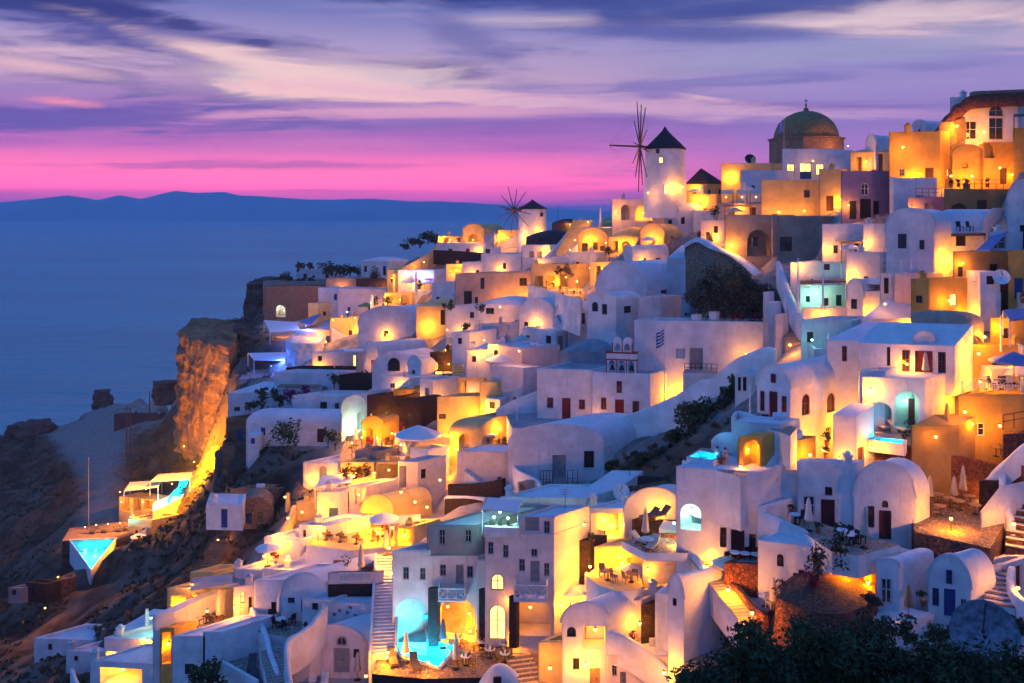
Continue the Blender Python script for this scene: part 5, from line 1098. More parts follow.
wall('rubble parapet curving below the cyan niche', [(655,534,.0795),(672,533,.079),(686,535,.0785),(698,540,.078),(708,550,.077)], 1.1, .5, 'redstone')
wall('white swooping stair wall right of the grey door', [(688,548,.077),(696,556,.0755),(703,566,.0742),(708,580,.0725)], 3.2, .4)
H('dark rubble block above the long vault', 641, 671, None, 640, 603, s=.0765, th=(-8, 50), dep=2, m='darkstone', par=.15, name='stone_block', cat='wall')
H('white cistern box with a plant on it above the dark rubble block', 643, 662, None, 604, 590, s=0.0775, th=(0, 50), dep=1.6, name='cistern', cat='house'); pot('potted plant on the white cistern', P(656, 588, .079), .5, R=.4)
H('pale end of the lounger block above the rubble block', 660, 672, None, 612, 586, s=.0772, th=(0, 50), dep=1.5, m='pinkish', name='white_wall', cat='wall')
# ================================================================== middle: church, windmills, long walls
hc = H('white church front with red door and bell gable', 592, 650, 692, 426, 374, s=.112, th=(12, 42), par=.15, rm='greyroof', w='L 601 606.3 397.5 409.5 wr;L 615 624 399.5 419 dr;L 616.5 622 381 393 wr;L 632.5 639 401 413.5 wr', name='church')
ch2 = H('white left wing of the church with a red door', 537, 592, None, 424, 370, s=.1145, th=(9, 42), dep=9, par=.12, rm='greyroof', w='L 547 553.3 397.5 408 wr;L 562 570.5 398 421 dr;L 579 585 399.5 409.5 wr', name='church_wing', cat='church')
H('low grey vaulted roof between the church wing and the big white house', 560, 606, None, 372, 352, s=0.12, th=(6, 42), dep=7, m='greyroof', roof='hump', rise=1.3, name='church_roof', cat='church')
for x, y, e in ((668, 392, 700), (684, 378, 600)): lampf('lamp washing the yellow side of the church %s' % {668: 'near the corner', 684: 'at the far end'}[x], hc.R, x, y, e*1.6, out=1.6)
lampf('faint lamp between the church doors', hc.L, 594, 412, 180, out=1.6)
def bell_gable():
    f = Face(hc.L.at(hc.L.u(606), 0, -.15), hc.L.at(hc.L.u(637), 0, -.15), 0, 1); Y = hc.L.pt(621, 375).y; Z = lambda py: -(py-HZ)/F*Y
    root = thing('bell_gable', 'stepped white bell gable with red trim and three bells on the church roof', 'bell gable', tuple(f.at(f.L/2, Z(375), 0)))
    mb = MB()
    def tier(u0, u1, z0, z1, arches, hz0, hz1, rounds=False):
        g = Face(f.at(u0, 0), f.at(u1, 0), z0, z1); gb = Face(f.at(u1, 0, -.7), f.at(u0, 0, -.7), z0, z1)
        for a, b in arches:
            for q, fl in ((g, 0), (gb, 1)): q.holes.append((((a if not fl else 1-b))*g.L, (b if not fl else 1-a)*g.L, hz0, hz1, True, .35, False))
        g.grid(mb); gb.grid(mb)
        mb.quad(f.at(u0, z1), f.at(u1, z1), f.at(u1, z1, -.7), f.at(u0, z1, -.7)); mb.quad(f.at(u0, z0, -.7), f.at(u0, z0), f.at(u0, z1), f.at(u0, z1, -.7)); mb.quad(f.at(u1, z0), f.at(u1, z0, -.7), f.at(u1, z1, -.7), f.at(u1, z1))
    L = f.L; tier(0, L, Z(376), Z(353), ((.08, .30), (.39, .61), (.70, .92)), Z(374), Z(361)); u0, u1 = L*.2, L*.84; tier(u0, u1, Z(353), Z(343), ((.12, .40), (.60, .88)), Z(351.5), Z(344))
    for a, b in ((u0, (u0+u1)/2-.05), ((u0+u1)/2+.05, u1)):
        c = f.at((a+b)/2, Z(343), -.35); r = (b-a)/2; mb.add([f.at((a+b)/2+r*math.cos(t), Z(343)+r*1.1*math.sin(t), o) for o in (0, -.7) for t in [math.pi*i/10 for i in range(11)]], [tuple(range(11)), tuple(range(21, 10, -1))]+[(i, 11+i, 12+i, i+1) for i in range(10)])
    mb.build('gable_wall', 'white', root); tr = MB()
    def strip(ua, ub, za, zb): tr.frame_box(f.at(ua, za, -.72), f.d*(ub-ua), f.n*.80, (0, 0, zb-za))
    t = .16
    strip(-.06, L+.06, Z(353)-t/2, Z(353)+t/2); strip(-.06, L+.06, Z(376)-.04, Z(376)+t); strip(-.06, L+.06, Z(360)-t*.4, Z(360)+t*.4)
    for uu in (0, .345*L, .655*L, L): tr.frame_box(f.at(uu-.05 if uu else 0, Z(375), -.0), f.d*.1, f.n*.05, (0, 0, Z(361)-Z(375)))
    for uu in (u0, (u0+u1)/2, u1): tr.frame_box(f.at(uu-.06, Z(352), 0), f.d*.12, f.n*.05, (0, 0, Z(343)-Z(352)))
    tr.build('trim', 'red', root)
    for k, (uu, py) in enumerate(((L*.19, 364), (L*.5, 364), (L*.81, 364))):
        b = MB(); b.lathe(f.at(uu, Z(py)-.75, -.35), [(.30, 0), (.22, .2), (.17, .45), (.05, .55), (0, .56)], 12); b.tube(f.at(uu, Z(py)-.2, -.35), f.at(uu, Z(361)-.02, -.35), .03); b.build('bell', 'metal', root)
bell_gable()
pole('thin flagpole with blue and white flag before the long lavender wall', P(664.5, 402, .1115), 8.3, flag=True); pole('white flagpole standing left of the church wing', P(517, 438, .114), 5.2, flag=False)
T('grey forecourt of the church wing', [(512,428),(590,432),(592,421),(537,412),(505,413)], s=.1105, drop=3, m='greyroof')
wall('great white retaining wall sweeping up right of the church', [(584,425,.109),(602,421,.1085),(620,417,.108),(650,407,.107),(680,393,.105),(700,380.5,.104),(712,378.5,.1025),(725,368,.1015),(740,357,.1),(757,350,.099),(768,347,.0985),(776,350,.098)], 6.2, .7, name='retaining_wall')
hl = H('long lavender wall house with grey door below the olive garden', 634, 778, None, 378, 322, s=.1135, th=(6, 45), dep=4, par=.6, w='L 690 703 348 373 dg;L 676 685 348.5 358.5 n3', name='long_house')
lampf('dazzling lamp at the right end of the long lavender wall', hl.L, 770, 344, 1500, out=.9); lampf('lamp low on the long lavender wall', hl.L, 744, 352, 350, out=1.5)
railing('dark balcony railing before the grey door of the long wall', [hl.L.pt(684, 371, .9), hl.L.pt(716, 372, .9)], 1.05, 'metal', step=.6)
T('small landing under the grey door of the long wall', [(683,373),(717,374),(716,370),(685,369)], s=.1115, drop=2.5, m='greyroof', name='landing', cat='terrace')
for i, px in enumerate((726, 734, 742, 756, 762)): bush('%s red flower tuft on the long lavender wall' % ['first', 'second', 'third', 'fourth', 'big last'][i], hl.L.pt(px, 320, -1.2), .55 if i < 4 else .9, .45, 90, .16, 'flowerred')
for i, px in enumerate((694, 712)): H('%s little white roof box on the long lavender wall' % ['left', 'right'][i], px-3, px+4, None, 322, 314.5-i*3, s=.115, th=(0, 45), dep=.8, fd=.4, name='roof_box')
h = H('white twin fronted house with small arched window left of the long wall', 587, 616, 641, 350, 300, s=.1215, th=(20, 48), roof='vL', rise=.8, w='L 592 598 302 311.5 wka;L 602 607 304 314.5 wk;R 624 631 306 313 wk', name='white_house')
H('pale pink box roof room beside the twin fronted house', 638, 661, None, 345, 297, s=.121, th=(0, 48), dep=4, m='pinkish', par=.3, name='white_house')
H('big blue shaded barrel vault above the church', 596, 646, 692, 322, 291, s=.1275, th=(22, 52), roof='vL', rise=3.7, w='R 661 667 287 311 dw;R 669.5 676.5 297 310.5 wk', name='vaulted_house')
h = H('small pink vault with lit arch behind the big blue vault', 624, 632, 669, 272, 256, s=.142, th=(40, 60), roof='vL', rise=1.5, name='vaulted_house'); lampf('lamp under the small pink vault', h.R, 644, 262, 350, out=.8)
H('white spur wall end left of the stone ruin', 667, 690, None, 285, 258, s=.131, th=(0, 50), dep=3, roof='slope', rise=1.6, name='white_wall', cat='wall')
wall('ruined stone wall with white coping above the olive shrubs', [(686,246,.1315),(697,239.5,.1305),(706,242,.1295),(715,247,.1275),(735,256,.1265),(752,268,.124),(760,279,.122),(764,290,.121)], 7.5, .9, 'tanstone', smooth=3, name='ruined_wall')
wall('white coping on the ruined stone wall', [(686,243.5,.1313),(697,237.5,.1303),(706,240,.1293),(715,245,.1273),(735,254,.1263),(752,266,.1238),(761,277,.1218),(765,288,.1208)], .6, 1.15, smooth=3, name='coping')
for i, (x, y, r) in enumerate(((700, 312, 2.2), (716, 314, 2.6), (733, 314, 2.7), (750, 313, 2.3), (724, 296, 2.4), (742, 298, 2.2), (708, 297, 1.9), (757, 302, 1.6))): bush('olive shrub %s the ruined wall garden' % ['at the left of', 'left of the middle of', 'right of the middle of', 'at the right of', 'up in the centre of', 'up the right slope of', 'up the left slope of', 'in the corner of'][i], P(x, y, .1165), r*1.15, r*.95, 620, .26, 'leafolive', clumps=9)
for i, (x0, x1, y0, y1) in enumerate(((763, 769, 292, 330), (768, 776, 302, 336), (775, 783, 314, 345))): H('%s stepped white gate pier by the long stair' % ['upper', 'middle', 'lower'][i], x0, x1, None, y1, y0, s=.112-.003*i, th=(0, 45), dep=1.2, par=.02, m='white' if i < 2 else 'pinkish', name='gate_pier', cat='wall')
stairs('long stair climbing between the gate piers and the veranda', 795, 344, 784, 312, 1.9, 14, .1035, .114, 'sand')
lampp('lamp at the bottom of the long stair', 790, 345, 350, s=.102)
# right of the sweeping wall: scrub slope house door and steps
for i, (x, y, r) in enumerate(((694, 440, 2.1), (704, 446, 1.8), (688, 425, 1.5), (712, 430, 1.7), (724, 412, 1.3), (700, 416, 1.5), (728, 400, 1.0), (676, 446, 1.2), (660, 462, 1.1), (640, 466, 1.0), (612, 470, .9), (690, 458, 1.3), (736, 390, .9))): bush('%s dark green shrub below the sweeping wall' % ['large', 'lower', 'upper left', 'right', 'topmost', 'middle', 'small top', 'small left', 'lowest left', 'far left', 'end left', 'lowest middle', 'doorway'][i], P(x, y, .0985), r, r*.85, 480, .25, 'leaf', clumps=8)
H('small dark doorway wall on the scrub slope', 735, 752, None, 395, 375, s=.096, th=(8, 45), dep=1.5, w='L 738 741 377 391 dk;L 743 746.5 377 391 dk', fd=2, name='white_wall', cat='wall')
pole('thin white post on the scrub slope landing', P(750, 411, .088), 2.2, r=.1, name='terrace_post')
wall('low dry stone wall crossing the scrub', [(612,476,.097),(640,476,.095),(660,477,.093),(680,480,.092)], 1.6, .6, 'darkstone', smooth=2, name='dry_stone_wall')
wall('lower dry stone wall under the scrub', [(610,486,.095),(640,486,.0935),(660,488,.092),(676,492,.09)], 1.8, .6, 'stone', smooth=2, name='dry_stone_wall')
# windmills
def windmill(label, px, pyb, pyt, rw, s, pya, hubpx, hubpy, R, tilt, nsp, nose):
    c = P(px, pyb, s); D = F*s; zt = -(pyt-HZ)*s; za = -(pya-HZ)*s; r = rw*s
    root = thing('windmill', label, 'windmill', tuple(c)); f = Face(c+Vector((-r, -r*.97, 0)), c+Vector((r, -r*.97, 0)), c.z, zt)
    t = MB(); t.lathe((c.x, c.y, 0), [(r*1.06, c.z-3), (r*1.05, c.z), (r*.98, zt-.2), (r*.98, zt)], 36); t.build('tower', 'white', root)
    t = MB(); t.lathe((c.x, c.y, 0), [(r*1.05, zt-.12), (r*1.05, zt), (r*.72, zt+(za-zt)*.30), (r*.36, zt+(za-zt)*.62), (r*.12, zt+(za-zt)*.86), (.12, za), (0, za+.1)], 30); t.build('roof', 'thatch', root)
    hub = Vector(((hubpx-CX)*s, D-r*.5, -(hubpy-HZ)*s)); ax = Vector((-math.cos(tilt), -math.sin(tilt), .03)).normalized(); w = MB()
    w.tube((c.x, c.y, hub.z-.1), hub+ax*nose, .22, .12); w.lathe(hub-Vector((0, 0, .3)), [(0, 0), (.45, .1), (.45, .5), (0, .6)], 10); w.build('axle', 'wood', root)
    up = Vector((0, 0, 1)); sd = ax.cross(up).normalized(); tips = []
    for i in range(nsp):
        a = 2*math.pi*(i+.35)/nsp; d = sd*math.cos(a)+up*math.sin(a); e = hub+d*R*(.82+.2*((i*7) % 5)/4); tips.append(e); k = MB(); k.tube(hub, e, .12, .07, 6); k.build('sail_arm', 'wood', root)
    k = MB()
    for i in range(nsp): k.tube(tips[i], hub+ax*nose, .006, n=4)
    k.build('rigging', 'metal', root)
    for (wx, wy, ww, wh, lit) in (((658, 161.8, 3.4, 5.2, 1), (663.5, 190, 5, 8, 1), (655, 153, 2.4, 3.2, 0)) if s < .17 else ((541, 215, 2.6, 2.8, 0),)):
        a = (wx-CX)*s-c.x; yy = c.y-math.sqrt(max(r*r*.98-a*a, .1)); q = MB(); wz = -(wy-HZ)*s; q.box((c.x+a, yy+.02, wz-wh*s/2), ww*s+.2, .25, wh*s+.2, math.atan2(a, math.sqrt(max(r*r-a*a, .1))), 0); q.box((c.x+a, yy-.03, wz-wh*s/2+.1), ww*s, .25, wh*s, math.atan2(a, math.sqrt(max(r*r-a*a, .1))), 1); q.build('window', ['wood', 'litwindow' if lit else 'glass'], root)
    return c
w1 = windmill('tall white windmill with dark thatched cone and bare sail wheel on the ridge', 665, 199, 149, 20, .158, 127, 638.5, 147, 7.5, .04, 12, 4.8)
w2 = windmill('small distant windmill with low dark cap left of the stair', 532.5, 240, 208.5, 13.8, .213, 199.5, 514, 210, 5.2, .85, 12, 3.0)
for x, y, e in ((671.5, 187, 330), (682.5, 187, 300), (648, 193, 200)): lampp('lamp on the tall windmill wall %s' % {671.5: 'right of its door', 682.5: 'at its right edge', 648: 'low at the left'}[x], x, y, e, s=.158, fwd=3.6)
lampp('lamp at the right foot of the distant windmill', 542, 231, 500, s=.212, fwd=3.1); lampp('lamp at the left foot of the distant windmill', 521, 236, 500, s=.213, fwd=3.2)
h = H('dark thatched shed roof right of the tall windmill', 685, 707, None, 202, 184, s=.16, th=(0, 50), dep=5, m='cream', name='mill_house', cat='house')
rb = MB(); a, b, c_, d_ = [Vector((q.x, q.y, h.z1+.02)) for q in (h.A, h.B, h.C, h.D)]; ap = (a+d_)/2+Vector((1., 0, 2.6)); rb.add([a, b, c_, d_, ap], ((0, 1, 4), (1, 2, 4), (2, 3, 4), (3, 0, 4))); rb.build('thatch', 'thatch', h.root)
lampf('lamp under the thatched shed', h.L, 700, 195, 350, out=.9)
H('white arched platform carrying the tall windmill', 612, 688, None, 226, 199, s=0.1665, th=(0, 50), dep=6, par=.3, m='pinkish', w='L 621 631 204.5 220 n20a;L 635 652 205 221 n25a', name='mill_platform', cat='house')
lampp('bright lamp inside the lit arch below the tall windmill', 643.5, 213, 900, s=.166, fwd=-.9); lampp('lamp on the platform left of the mill arch', 616, 212, 300, s=.166, fwd=.8)
H('yellow terrace wall right of the tall windmill', 688, 716, None, 216, 194, s=0.158, th=(0, 50), dep=4, m='cream', name='lamplit_house'); lampp('lamp over the yellow terrace right of the mill', 700, 199, 500, s=.158, fwd=.6)
h = H('blue roofed white house with small windows under the windmill', 664, 678, 713, 236, 211, s=0.1545, th=(30, 55), roof='vL', rise=1.3, w='R 681 685 217 224 wk;R 693 698 218 226 wk;L 668 672 220 226 wk', name='white_house')
H('narrow pink house left of the brown stone house', 700, 724, None, 250, 220, s=.138, th=(0, 50), dep=4, m='pinkish', w='L 706 710 232 246 dk;L 714 718 226 233 wk', name='pink_house'); lampp('lamp in the alley left of the brown stone house', 718, 238, 450, s=.133, fwd=.6); lampp('starry lamp by the small cypress pots', 700, 252, 350, s=.135, fwd=.4)
for i, px in enumerate((699, 711)): bush('%s small cypress beside the alley lamp' % ['left', 'right'][i], P(px, 245, .137), .45, 1.3, 160, .15, 'leafdark', name='cypress')
# hill shoulder between the mills
stairs('wide lamp lit stair rising to the right of the distant mill', 566, 254, 583, 220, 4.2, 16, .186, .192, 'cream', sm='cream'); wall('white curved stair wall left of the lamp lit stair', [(545,256,.19),(556,246,.191),(566,234,.193),(574,224,.195),(582,217,.197)], 4.5, .6)
lampp('lamp at the top of the wide stair', 588, 222, 450, s=.187, fwd=.5); lampp('lamp along the wide stair', 575, 240, 600, s=.185, fwd=2.); lampp('lamp at the bottom of the wide stair', 570, 250, 400, s=.182, fwd=1.)
h = H('yellow lit arched house with blue roof beside the wide stair', 578, 607, None, 258, 238, s=.172, th=(-4, 50), dep=6, roof='vL', rise=1.7, m='cream', w='L 582 588 243 252 ww;L 593 598 242 250 ww;L 600 605 246 257 dw', name='vaulted_house')
lampf('lamp on the yellow arched house', h.L, 590, 240, 500, out=.7); lampp('starry lamp right of the yellow arched house', 606, 243, 500, s=.168, fwd=.8)
h = H('low blue shaded roof house behind the yellow arched house', 582, 640, None, 240, 227, s=.178, th=(-3, 50), dep=5, par=.3, name='white_house')
h = H('lit veranda house with blue vaulted roof left of the windmill', 608, 638, None, 254, 237, s=0.163, th=(0, 50), dep=6, roof='hump', rise=1.6, m='cream', w='L 612 618 241 253 n15;L 622 630 241 253 n15a', name='lamplit_house')
lampf('lamp inside the lit veranda house', h.L, 620, 243, 400, out=.8); lampf('lamp at the veranda corner', h.L, 632, 245, 400, out=.8); lampp('bright lamp over the vault right of the veranda', 648, 232, 500, s=.153, fwd=.5)
h = H('ochre vault glowing right of the veranda house', 640, 664, None, 250, 234, s=.152, th=(0, 50), dep=5, roof='vL', rise=1.5, m='cream', name='vaulted_house'); lampf('lamp before the glowing ochre vault', h.L, 655, 239, 450, out=.9)
bush('round potted tree glowing beside the veranda', P(609, 262, .158), 1.05, .9, 260, .2, 'leafdry', trunk=1.0, name='small_tree', cat='tree')
T('cream upper terrace by the top of the wide stair', [(600,226),(640,224),(640,219),(604,220)], s=.185, drop=2.5, par=.5, m='cream', wm='cream')
pole('little chimney post on the cream upper terrace', P(601, 222, .186), 2.5, r=.3, name='chimney_post', cat='chimney')
H('small dark domed cistern right of the distant mill', 552, 572, None, 232, 223, s=.215, th=(0, 50), dep=4, roof='hump', rise=.9, m='darkroof', name='cistern'); H('dark turf roof mound under the distant mill', 526, 562, None, 246, 237, s=.205, th=(0, 50), dep=5, m='darkroof', roof='hump', rise=1.4, fd=2, name='turf_roof_house')
pole('thin mast on the dark domed cistern', P(558, 224, .213), 4., 'metal', name='mast'); H('white walled yard under the turf roof mound', 522, 550, None, 262, 245, s=.196, th=(0, 50), dep=4, par=.4, name='white_house')
H('yellow lit low wall left of the distant mill', 498, 522, None, 246, 230, s=.222, th=(0, 50), dep=4, m='cream', name='lamplit_house'); lampp('lamp before the low wall left of the distant mill', 508, 238, 600, s=.218, fwd=1.2)
# tan house, restaurant and white blocks in the middle
h = H('long tan house with a sloping roof line below the distant mill', 455, 535, None, 308, 272, s=.167, th=(-14, 50), dep=7, m='tan', par=.1, w='L 464 472 291 307 dk;L 480.5 484.5 278 289 wk;L 519.5 527 278 286 ww;L 475 478 297 304 wk', name='tan_house')
lampf('lamp at the right end of the tan house', h.L, 528, 296, 900, out=1.6); lampf('lamp low on the tan house', h.L, 505, 300, 450, out=1.2)
h = H('restaurant terrace house glowing yellow between the vaults', 531, 577, None, 294, 264, s=0.163, th=(0, 50), dep=5, m='cream', par=.1, w='L 535 543 276 288 n12;L 547 555 276 288 n12;L 560 568 274 290 n12', name='restaurant_house')
t = T('yellow restaurant terrace crowded with tables', [(528,290),(580,306),(586,290),(538,278)], s=.1565, drop=4, m='cream', par=.8, edges=(0,))
pn = ['far left', 'left', 'centre left', 'centre', 'centre right', 'right', 'far right', 'front left', 'front right']
for i, (x, y) in enumerate(((538, 284), (545, 286), (552, 288), (559, 291), (566, 293), (573, 296), (579, 297), (545, 292), (562, 298))): table('%s table of the yellow restaurant terrace' % pn[i], t.at(x, y), .45, 'wood'); chair('%s chair of the yellow restaurant terrace' % pn[i], t.at(x+3, y+1), 1.2, 'wood')
for i, (x, y, e) in enumerate(((540, 282, 700), (553, 286, 800), (566, 290, 800), (577, 295, 700))): lamp('%s lamp over the yellow restaurant terrace' % ['first', 'second', 'third', 'last'][i], t.at(x, y)+Vector((0, 0, 2.0)), e, post=2., kind='post_lamp')
for i, (x, y) in enumerate(((560, 274), (566, 273), (570, 276))): bush('%s shrub on the restaurant roof edge' % ['left', 'middle', 'right'][i], P(x, y, .16), .9, .8, 130, .22, 'leafdry')
H('white square house above the yellow restaurant', 568, 596, None, 280, 252, s=.165, th=(0, 50), dep=5, w='L 575 579 262 272 wk', name='white_house'); lampp('lamp on the right side of the white square house', 590, 268, 450, s=.161, fwd=.9)
H('pale lavender terrace house left of the square house', 534, 570, None, 276, 258, s=.17, th=(0, 50), dep=5, name='white_house')
h = H('yellow lit house front under the veranda tree', 590, 626, None, 282, 262, s=.152, th=(0, 50), dep=4, m='cream', w='L 596 601 266 279 n12;L 606 612 266 279 n12;L 616 621 266 280 dw', name='lamplit_house'); lampf('lamp before the house under the veranda tree', h.L, 604, 270, 500, out=.8); lampf('second lamp before the house under the veranda tree', h.L, 618, 272, 300, out=.8)
H('small white vault with yellow court left of the big blue vault', 556, 577, 600, 335, 312, s=.139, th=(30, 50), roof='vL', rise=1.2, name='vaulted_house'); H('glazed balcony house left of the twin fronted house', 568, 588, None, 336, 312, s=0.1375, th=(0, 50), dep=3, w='L 571 585 313 324 wb', name='white_house')
h = H('narrow blue lit house below the restaurant', 519, 553, None, 340, 312, s=.142, th=(18, 50), dep=5, roof='vL', rise=1.8, w='L 524 528 322 336 dk', name='vaulted_house')
H('blue roof terrace wall left of the church roof', 522, 556, 588, 352, 331, s=.1365, th=(40, 52), par=.2, name='white_house')
H('tall pink retaining house left of the church', 498, 522, 560, 405, 348, s=.128, th=(35, 60), par=.15, m='pinkish', name='pink_house'); H('lower pink terrace wall left of the church wing', 490, 523, 542, 412, 368, s=.122, th=(28, 60), par=.15, m='pinkish', name='pink_house')
wall('pale curved garden wall left of the church forecourt', [(497,410,.117),(510,402,.118),(525,396,.1185),(540,390,.119)], 3.5, .4); lampp('tall lit slot lamp on the pink terrace wall', 519, 351, 250, s=.125, fwd=.6)
# ================================================================== left half: shoulder of the hill, cliff edge
H('lit low house with a glowing arch on the far shoulder', 463, 484, None, 246, 231, s=.236, th=(0, 50), dep=6, m='cream', roof='vL', rise=1.6, w='L 468 478 234 245 n16a', name='vaulted_house'); lampp('lamp under the glowing arch on the far shoulder', 473, 240, 450, s=.233, fwd=.5)
H('yellow lit long wall house on the far shoulder', 438, 464, None, 246, 236, s=.238, th=(0, 50), dep=5, m='cream', name='lamplit_house'); lampp('lamp along the yellow long wall on the far shoulder', 450, 240, 600, s=.234, fwd=1.)
H('pale pink annex right of the glowing arch', 484, 502, None, 246, 234, s=.23, th=(0, 50), dep=5, m='pinkish', name='white_house')
H('grey white retaining house under the far shoulder', 436, 485, None, 258, 243, s=.229, th=(4, 50), dep=5, name='white_house'); wall('dark rubble retaining wall under the far shoulder', [(434,250,.223),(460,251,.22),(484,253,.217)], 3.2, .7, 'darkstone', smooth=2, name='retaining_wall')
bush('dark round tree on the far shoulder mound', P(428, 243, .25), 2.2, 1.6, 420, .35, 'leafdark', name='round_tree', cat='tree', trunk=.4)
for i, (x, y, r) in enumerate(((412, 245, 2.3), (420, 247, 2.3), (436, 244, 2.3), (443, 247, 1.8), (404, 249, 1.6))): bush('%s scrub hump of the far shoulder mound' % ['left', 'second', 'third', 'right', 'outer left'][i], P(x, y, .246), r, r*.55, 260, .35, 'leafdark')
H('blue shaded terrace house left of the distant mill', 481, 521, None, 278, 254, s=.196, th=(8, 50), dep=6, name='white_house', w='L 503 506 263 269 wk'); H('small white tower with dark hatch beside the blue terrace house', 483, 493, None, 262, 247, s=.203, th=(0, 50), dep=2, w='L 485.5 490 249 253.5 wk', name='white_tower')
h = H('blue shaded house above the brown stair yard', 462, 482, None, 284, 262, s=.197, th=(6, 50), dep=5, w='L 476 479 270 274 wk', name='white_house'); h = H('yellow lit gallery house on the hillside shoulder', 446, 466, None, 276, 264, s=.202, th=(0, 50), dep=4, m='cream', w='L 449 463 267 273 n12', name='lamplit_house'); lampf('lamp inside the yellow gallery house', h.L, 456, 270, 450, out=.7)
H('tall blue house at the lower end of the lit wall stair', 432, 462, None, 308, 283, s=.182, th=(14, 50), dep=6, name='white_house', w='L 436 440 297 304 wk;L 427 431 297 303 wk')
wall('yellow lit stair wall descending the far shoulder', [(436,246,.228),(428,253,.221),(415,261,.214),(402,268,.208),(394,274,.204)], 4.2, .6, 'cream', smooth=2); lampp('lamp along the descending stair wall', 424, 262, 700, s=.214, fwd=3.); lampp('lamp at the lower end of the descending stair wall', 403, 275, 600, s=.203, fwd=2.5)
h = H('violet blue lit house under the descending stair wall', 398, 434, None, 290, 270, s=.203, th=(0, 50), dep=4, name='white_house'); lampf('blue lamp on the violet blue house', h.L, 424, 277, 500, out=1.2, col=BLUE, group=None)
H('ochre lit gable house left of the violet blue house', 387, 400, None, 290, 270, s=.208, th=(0, 50), dep=4, m='cream', roof='slope', rise=.8, w='L 391 394 276 282 wk', name='lamplit_house'); lampp('lamp before the ochre lit gable house', 392, 278, 400, s=.204, fwd=.9)
awning('white sail awning before the violet blue house', [(400,283,.198),(416,283,.196),(411,275,.2)], .198, 2., 'whitecanvas', t=.06); pole('white pillar right of the white sail awning', P(416, 290, .194), 3.4, r=.3, name='pillar')
H('white house with a dark round shrub by the far edge', 361, 388, None, 284, 261, s=.238, th=(10, 50), dep=6, roof='hump', rise=.9, w='L 364 367 266 272 wk;L 383 386 266 275 wk', name='white_house'); bush('dark round shrub against the far edge house', P(376, 281, .23), 1.7, 2.1, 380, .3, 'leafdark')
for i, (x, y) in enumerate(((343, 274), (350, 275), (358, 276), (336, 273))): bush('%s dark bush on the far cliff edge' % ['second', 'third', 'last', 'first'][i], P(x, y, .246), 2., 1.5, 260, .35, 'leafdark')
H('brown rubble wall house below the dark bushes', 356, 388, None, 300, 279, s=.228, th=(4, 50), dep=4, m='stone', name='stone_house'); H('lilac walled house left of the brown rubble wall', 326, 357, None, 300, 278, s=.235, th=(4, 50), dep=5, m='tan', name='tan_house')
H('long pinkish white house above the lit bar', 338, 386, None, 318, 289, s=.215, th=(6, 50), dep=6, m='pinkish', name='pink_house'); H('square white house on the castle rock slope', 318, 341, None, 318, 288, s=.222, th=(10, 50), dep=5, name='white_house', w='L 334 337 294 300 wk')
T('yellow lit bar terrace with blinds above the blue vault', [(378,312),(424,308),(420,300),(384,301)], s=.196, drop=4, par=.9, m='cream', wm='cream', edges=(0, 1)); lampp('lamp on the yellow bar terrace', 400, 300, 700, s=.196, fwd=.3); lampp('lamp at the left of the yellow bar terrace', 386, 304, 600, s=.193, fwd=.8)
H('yellow lit bar kiosk behind the bar terrace', 384, 412, None, 306, 293, s=.2, th=(0, 50), dep=3, m='cream', w='L 388 398 296 304 n12;L 401 409 296 304 n12', name='kiosk')
pole('cyan lit pillar beside the green parasol', P(372, 313, .2), 3.6, r=.4, name='pillar'); lampp('cold lamp on the cyan lit pillar', 371, 303, 350, s=.196, col=COOL, group=None); open_umbrella('dark green parasol by the cyan pillar', P(366, 313, .202), 1.7, 2.2, 'greencanvas')
for i, (x, y) in enumerate(((387, 299), (375, 300), (420, 284), (447, 306))): bush('dark little bush %s' % ['above the yellow bar', 'behind the cyan pillar', 'by the white pillar', 'at the tall blue house corner'][i], P(x, y+4, sc(x, y+4)), 1.1, .9, 130, .28, 'leafdark')
h = H('large blue shaded gabled vault with a round window', 358, 416, None, 345, 324, s=.186, th=(-8, 58), dep=9, roof='vL', rise=3.4, w='L 384 388 331 337 wk', name='vaulted_house'); hv2 = h
h = H('orange lit end house right of the round window vault', 416, 448, None, 345, 306, s=.173, th=(0, 50), dep=5, roof='slope', rise=1., m='cream', w='L 440.5 445 310 325 dk', name='lamplit_house'); lampf('lamp on the orange end house', h.L, 428, 325, 900, out=1.3)
H('white house block with potted shrub below the tan house', 446, 480, None, 345, 306, s=.158, th=(4, 50), dep=6, w='L 470 474 312 318 wk', name='white_house'); H('white terrace block right of the shrub house', 478, 520, None, 345, 305, s=.155, th=(6, 50), dep=6, roof='hump', rise=1.2, w='L 486 494 308 314 wk', name='white_house'); H('pale front block under the two white blocks', 474, 518, None, 352, 324, s=.148, th=(-4, 50), dep=5, m='pinkish', name='white_house')
for i, (x, y, r) in enumerate(((481, 311, .9), (466, 331, 1.), (518, 327, .9), (451, 309, 1.))): bush('%s round shrub among the white blocks' % ['upper', 'lower left', 'right', 'upper left'][i], P(x, y, .152), r, r*.8, 130, .24, 'leafdark')
lampp('lamp between the white blocks and the orange end house', 447, 330, 450, s=.153); lampp('lamp in the lane under the tan house', 500, 307, 350, s=.152)
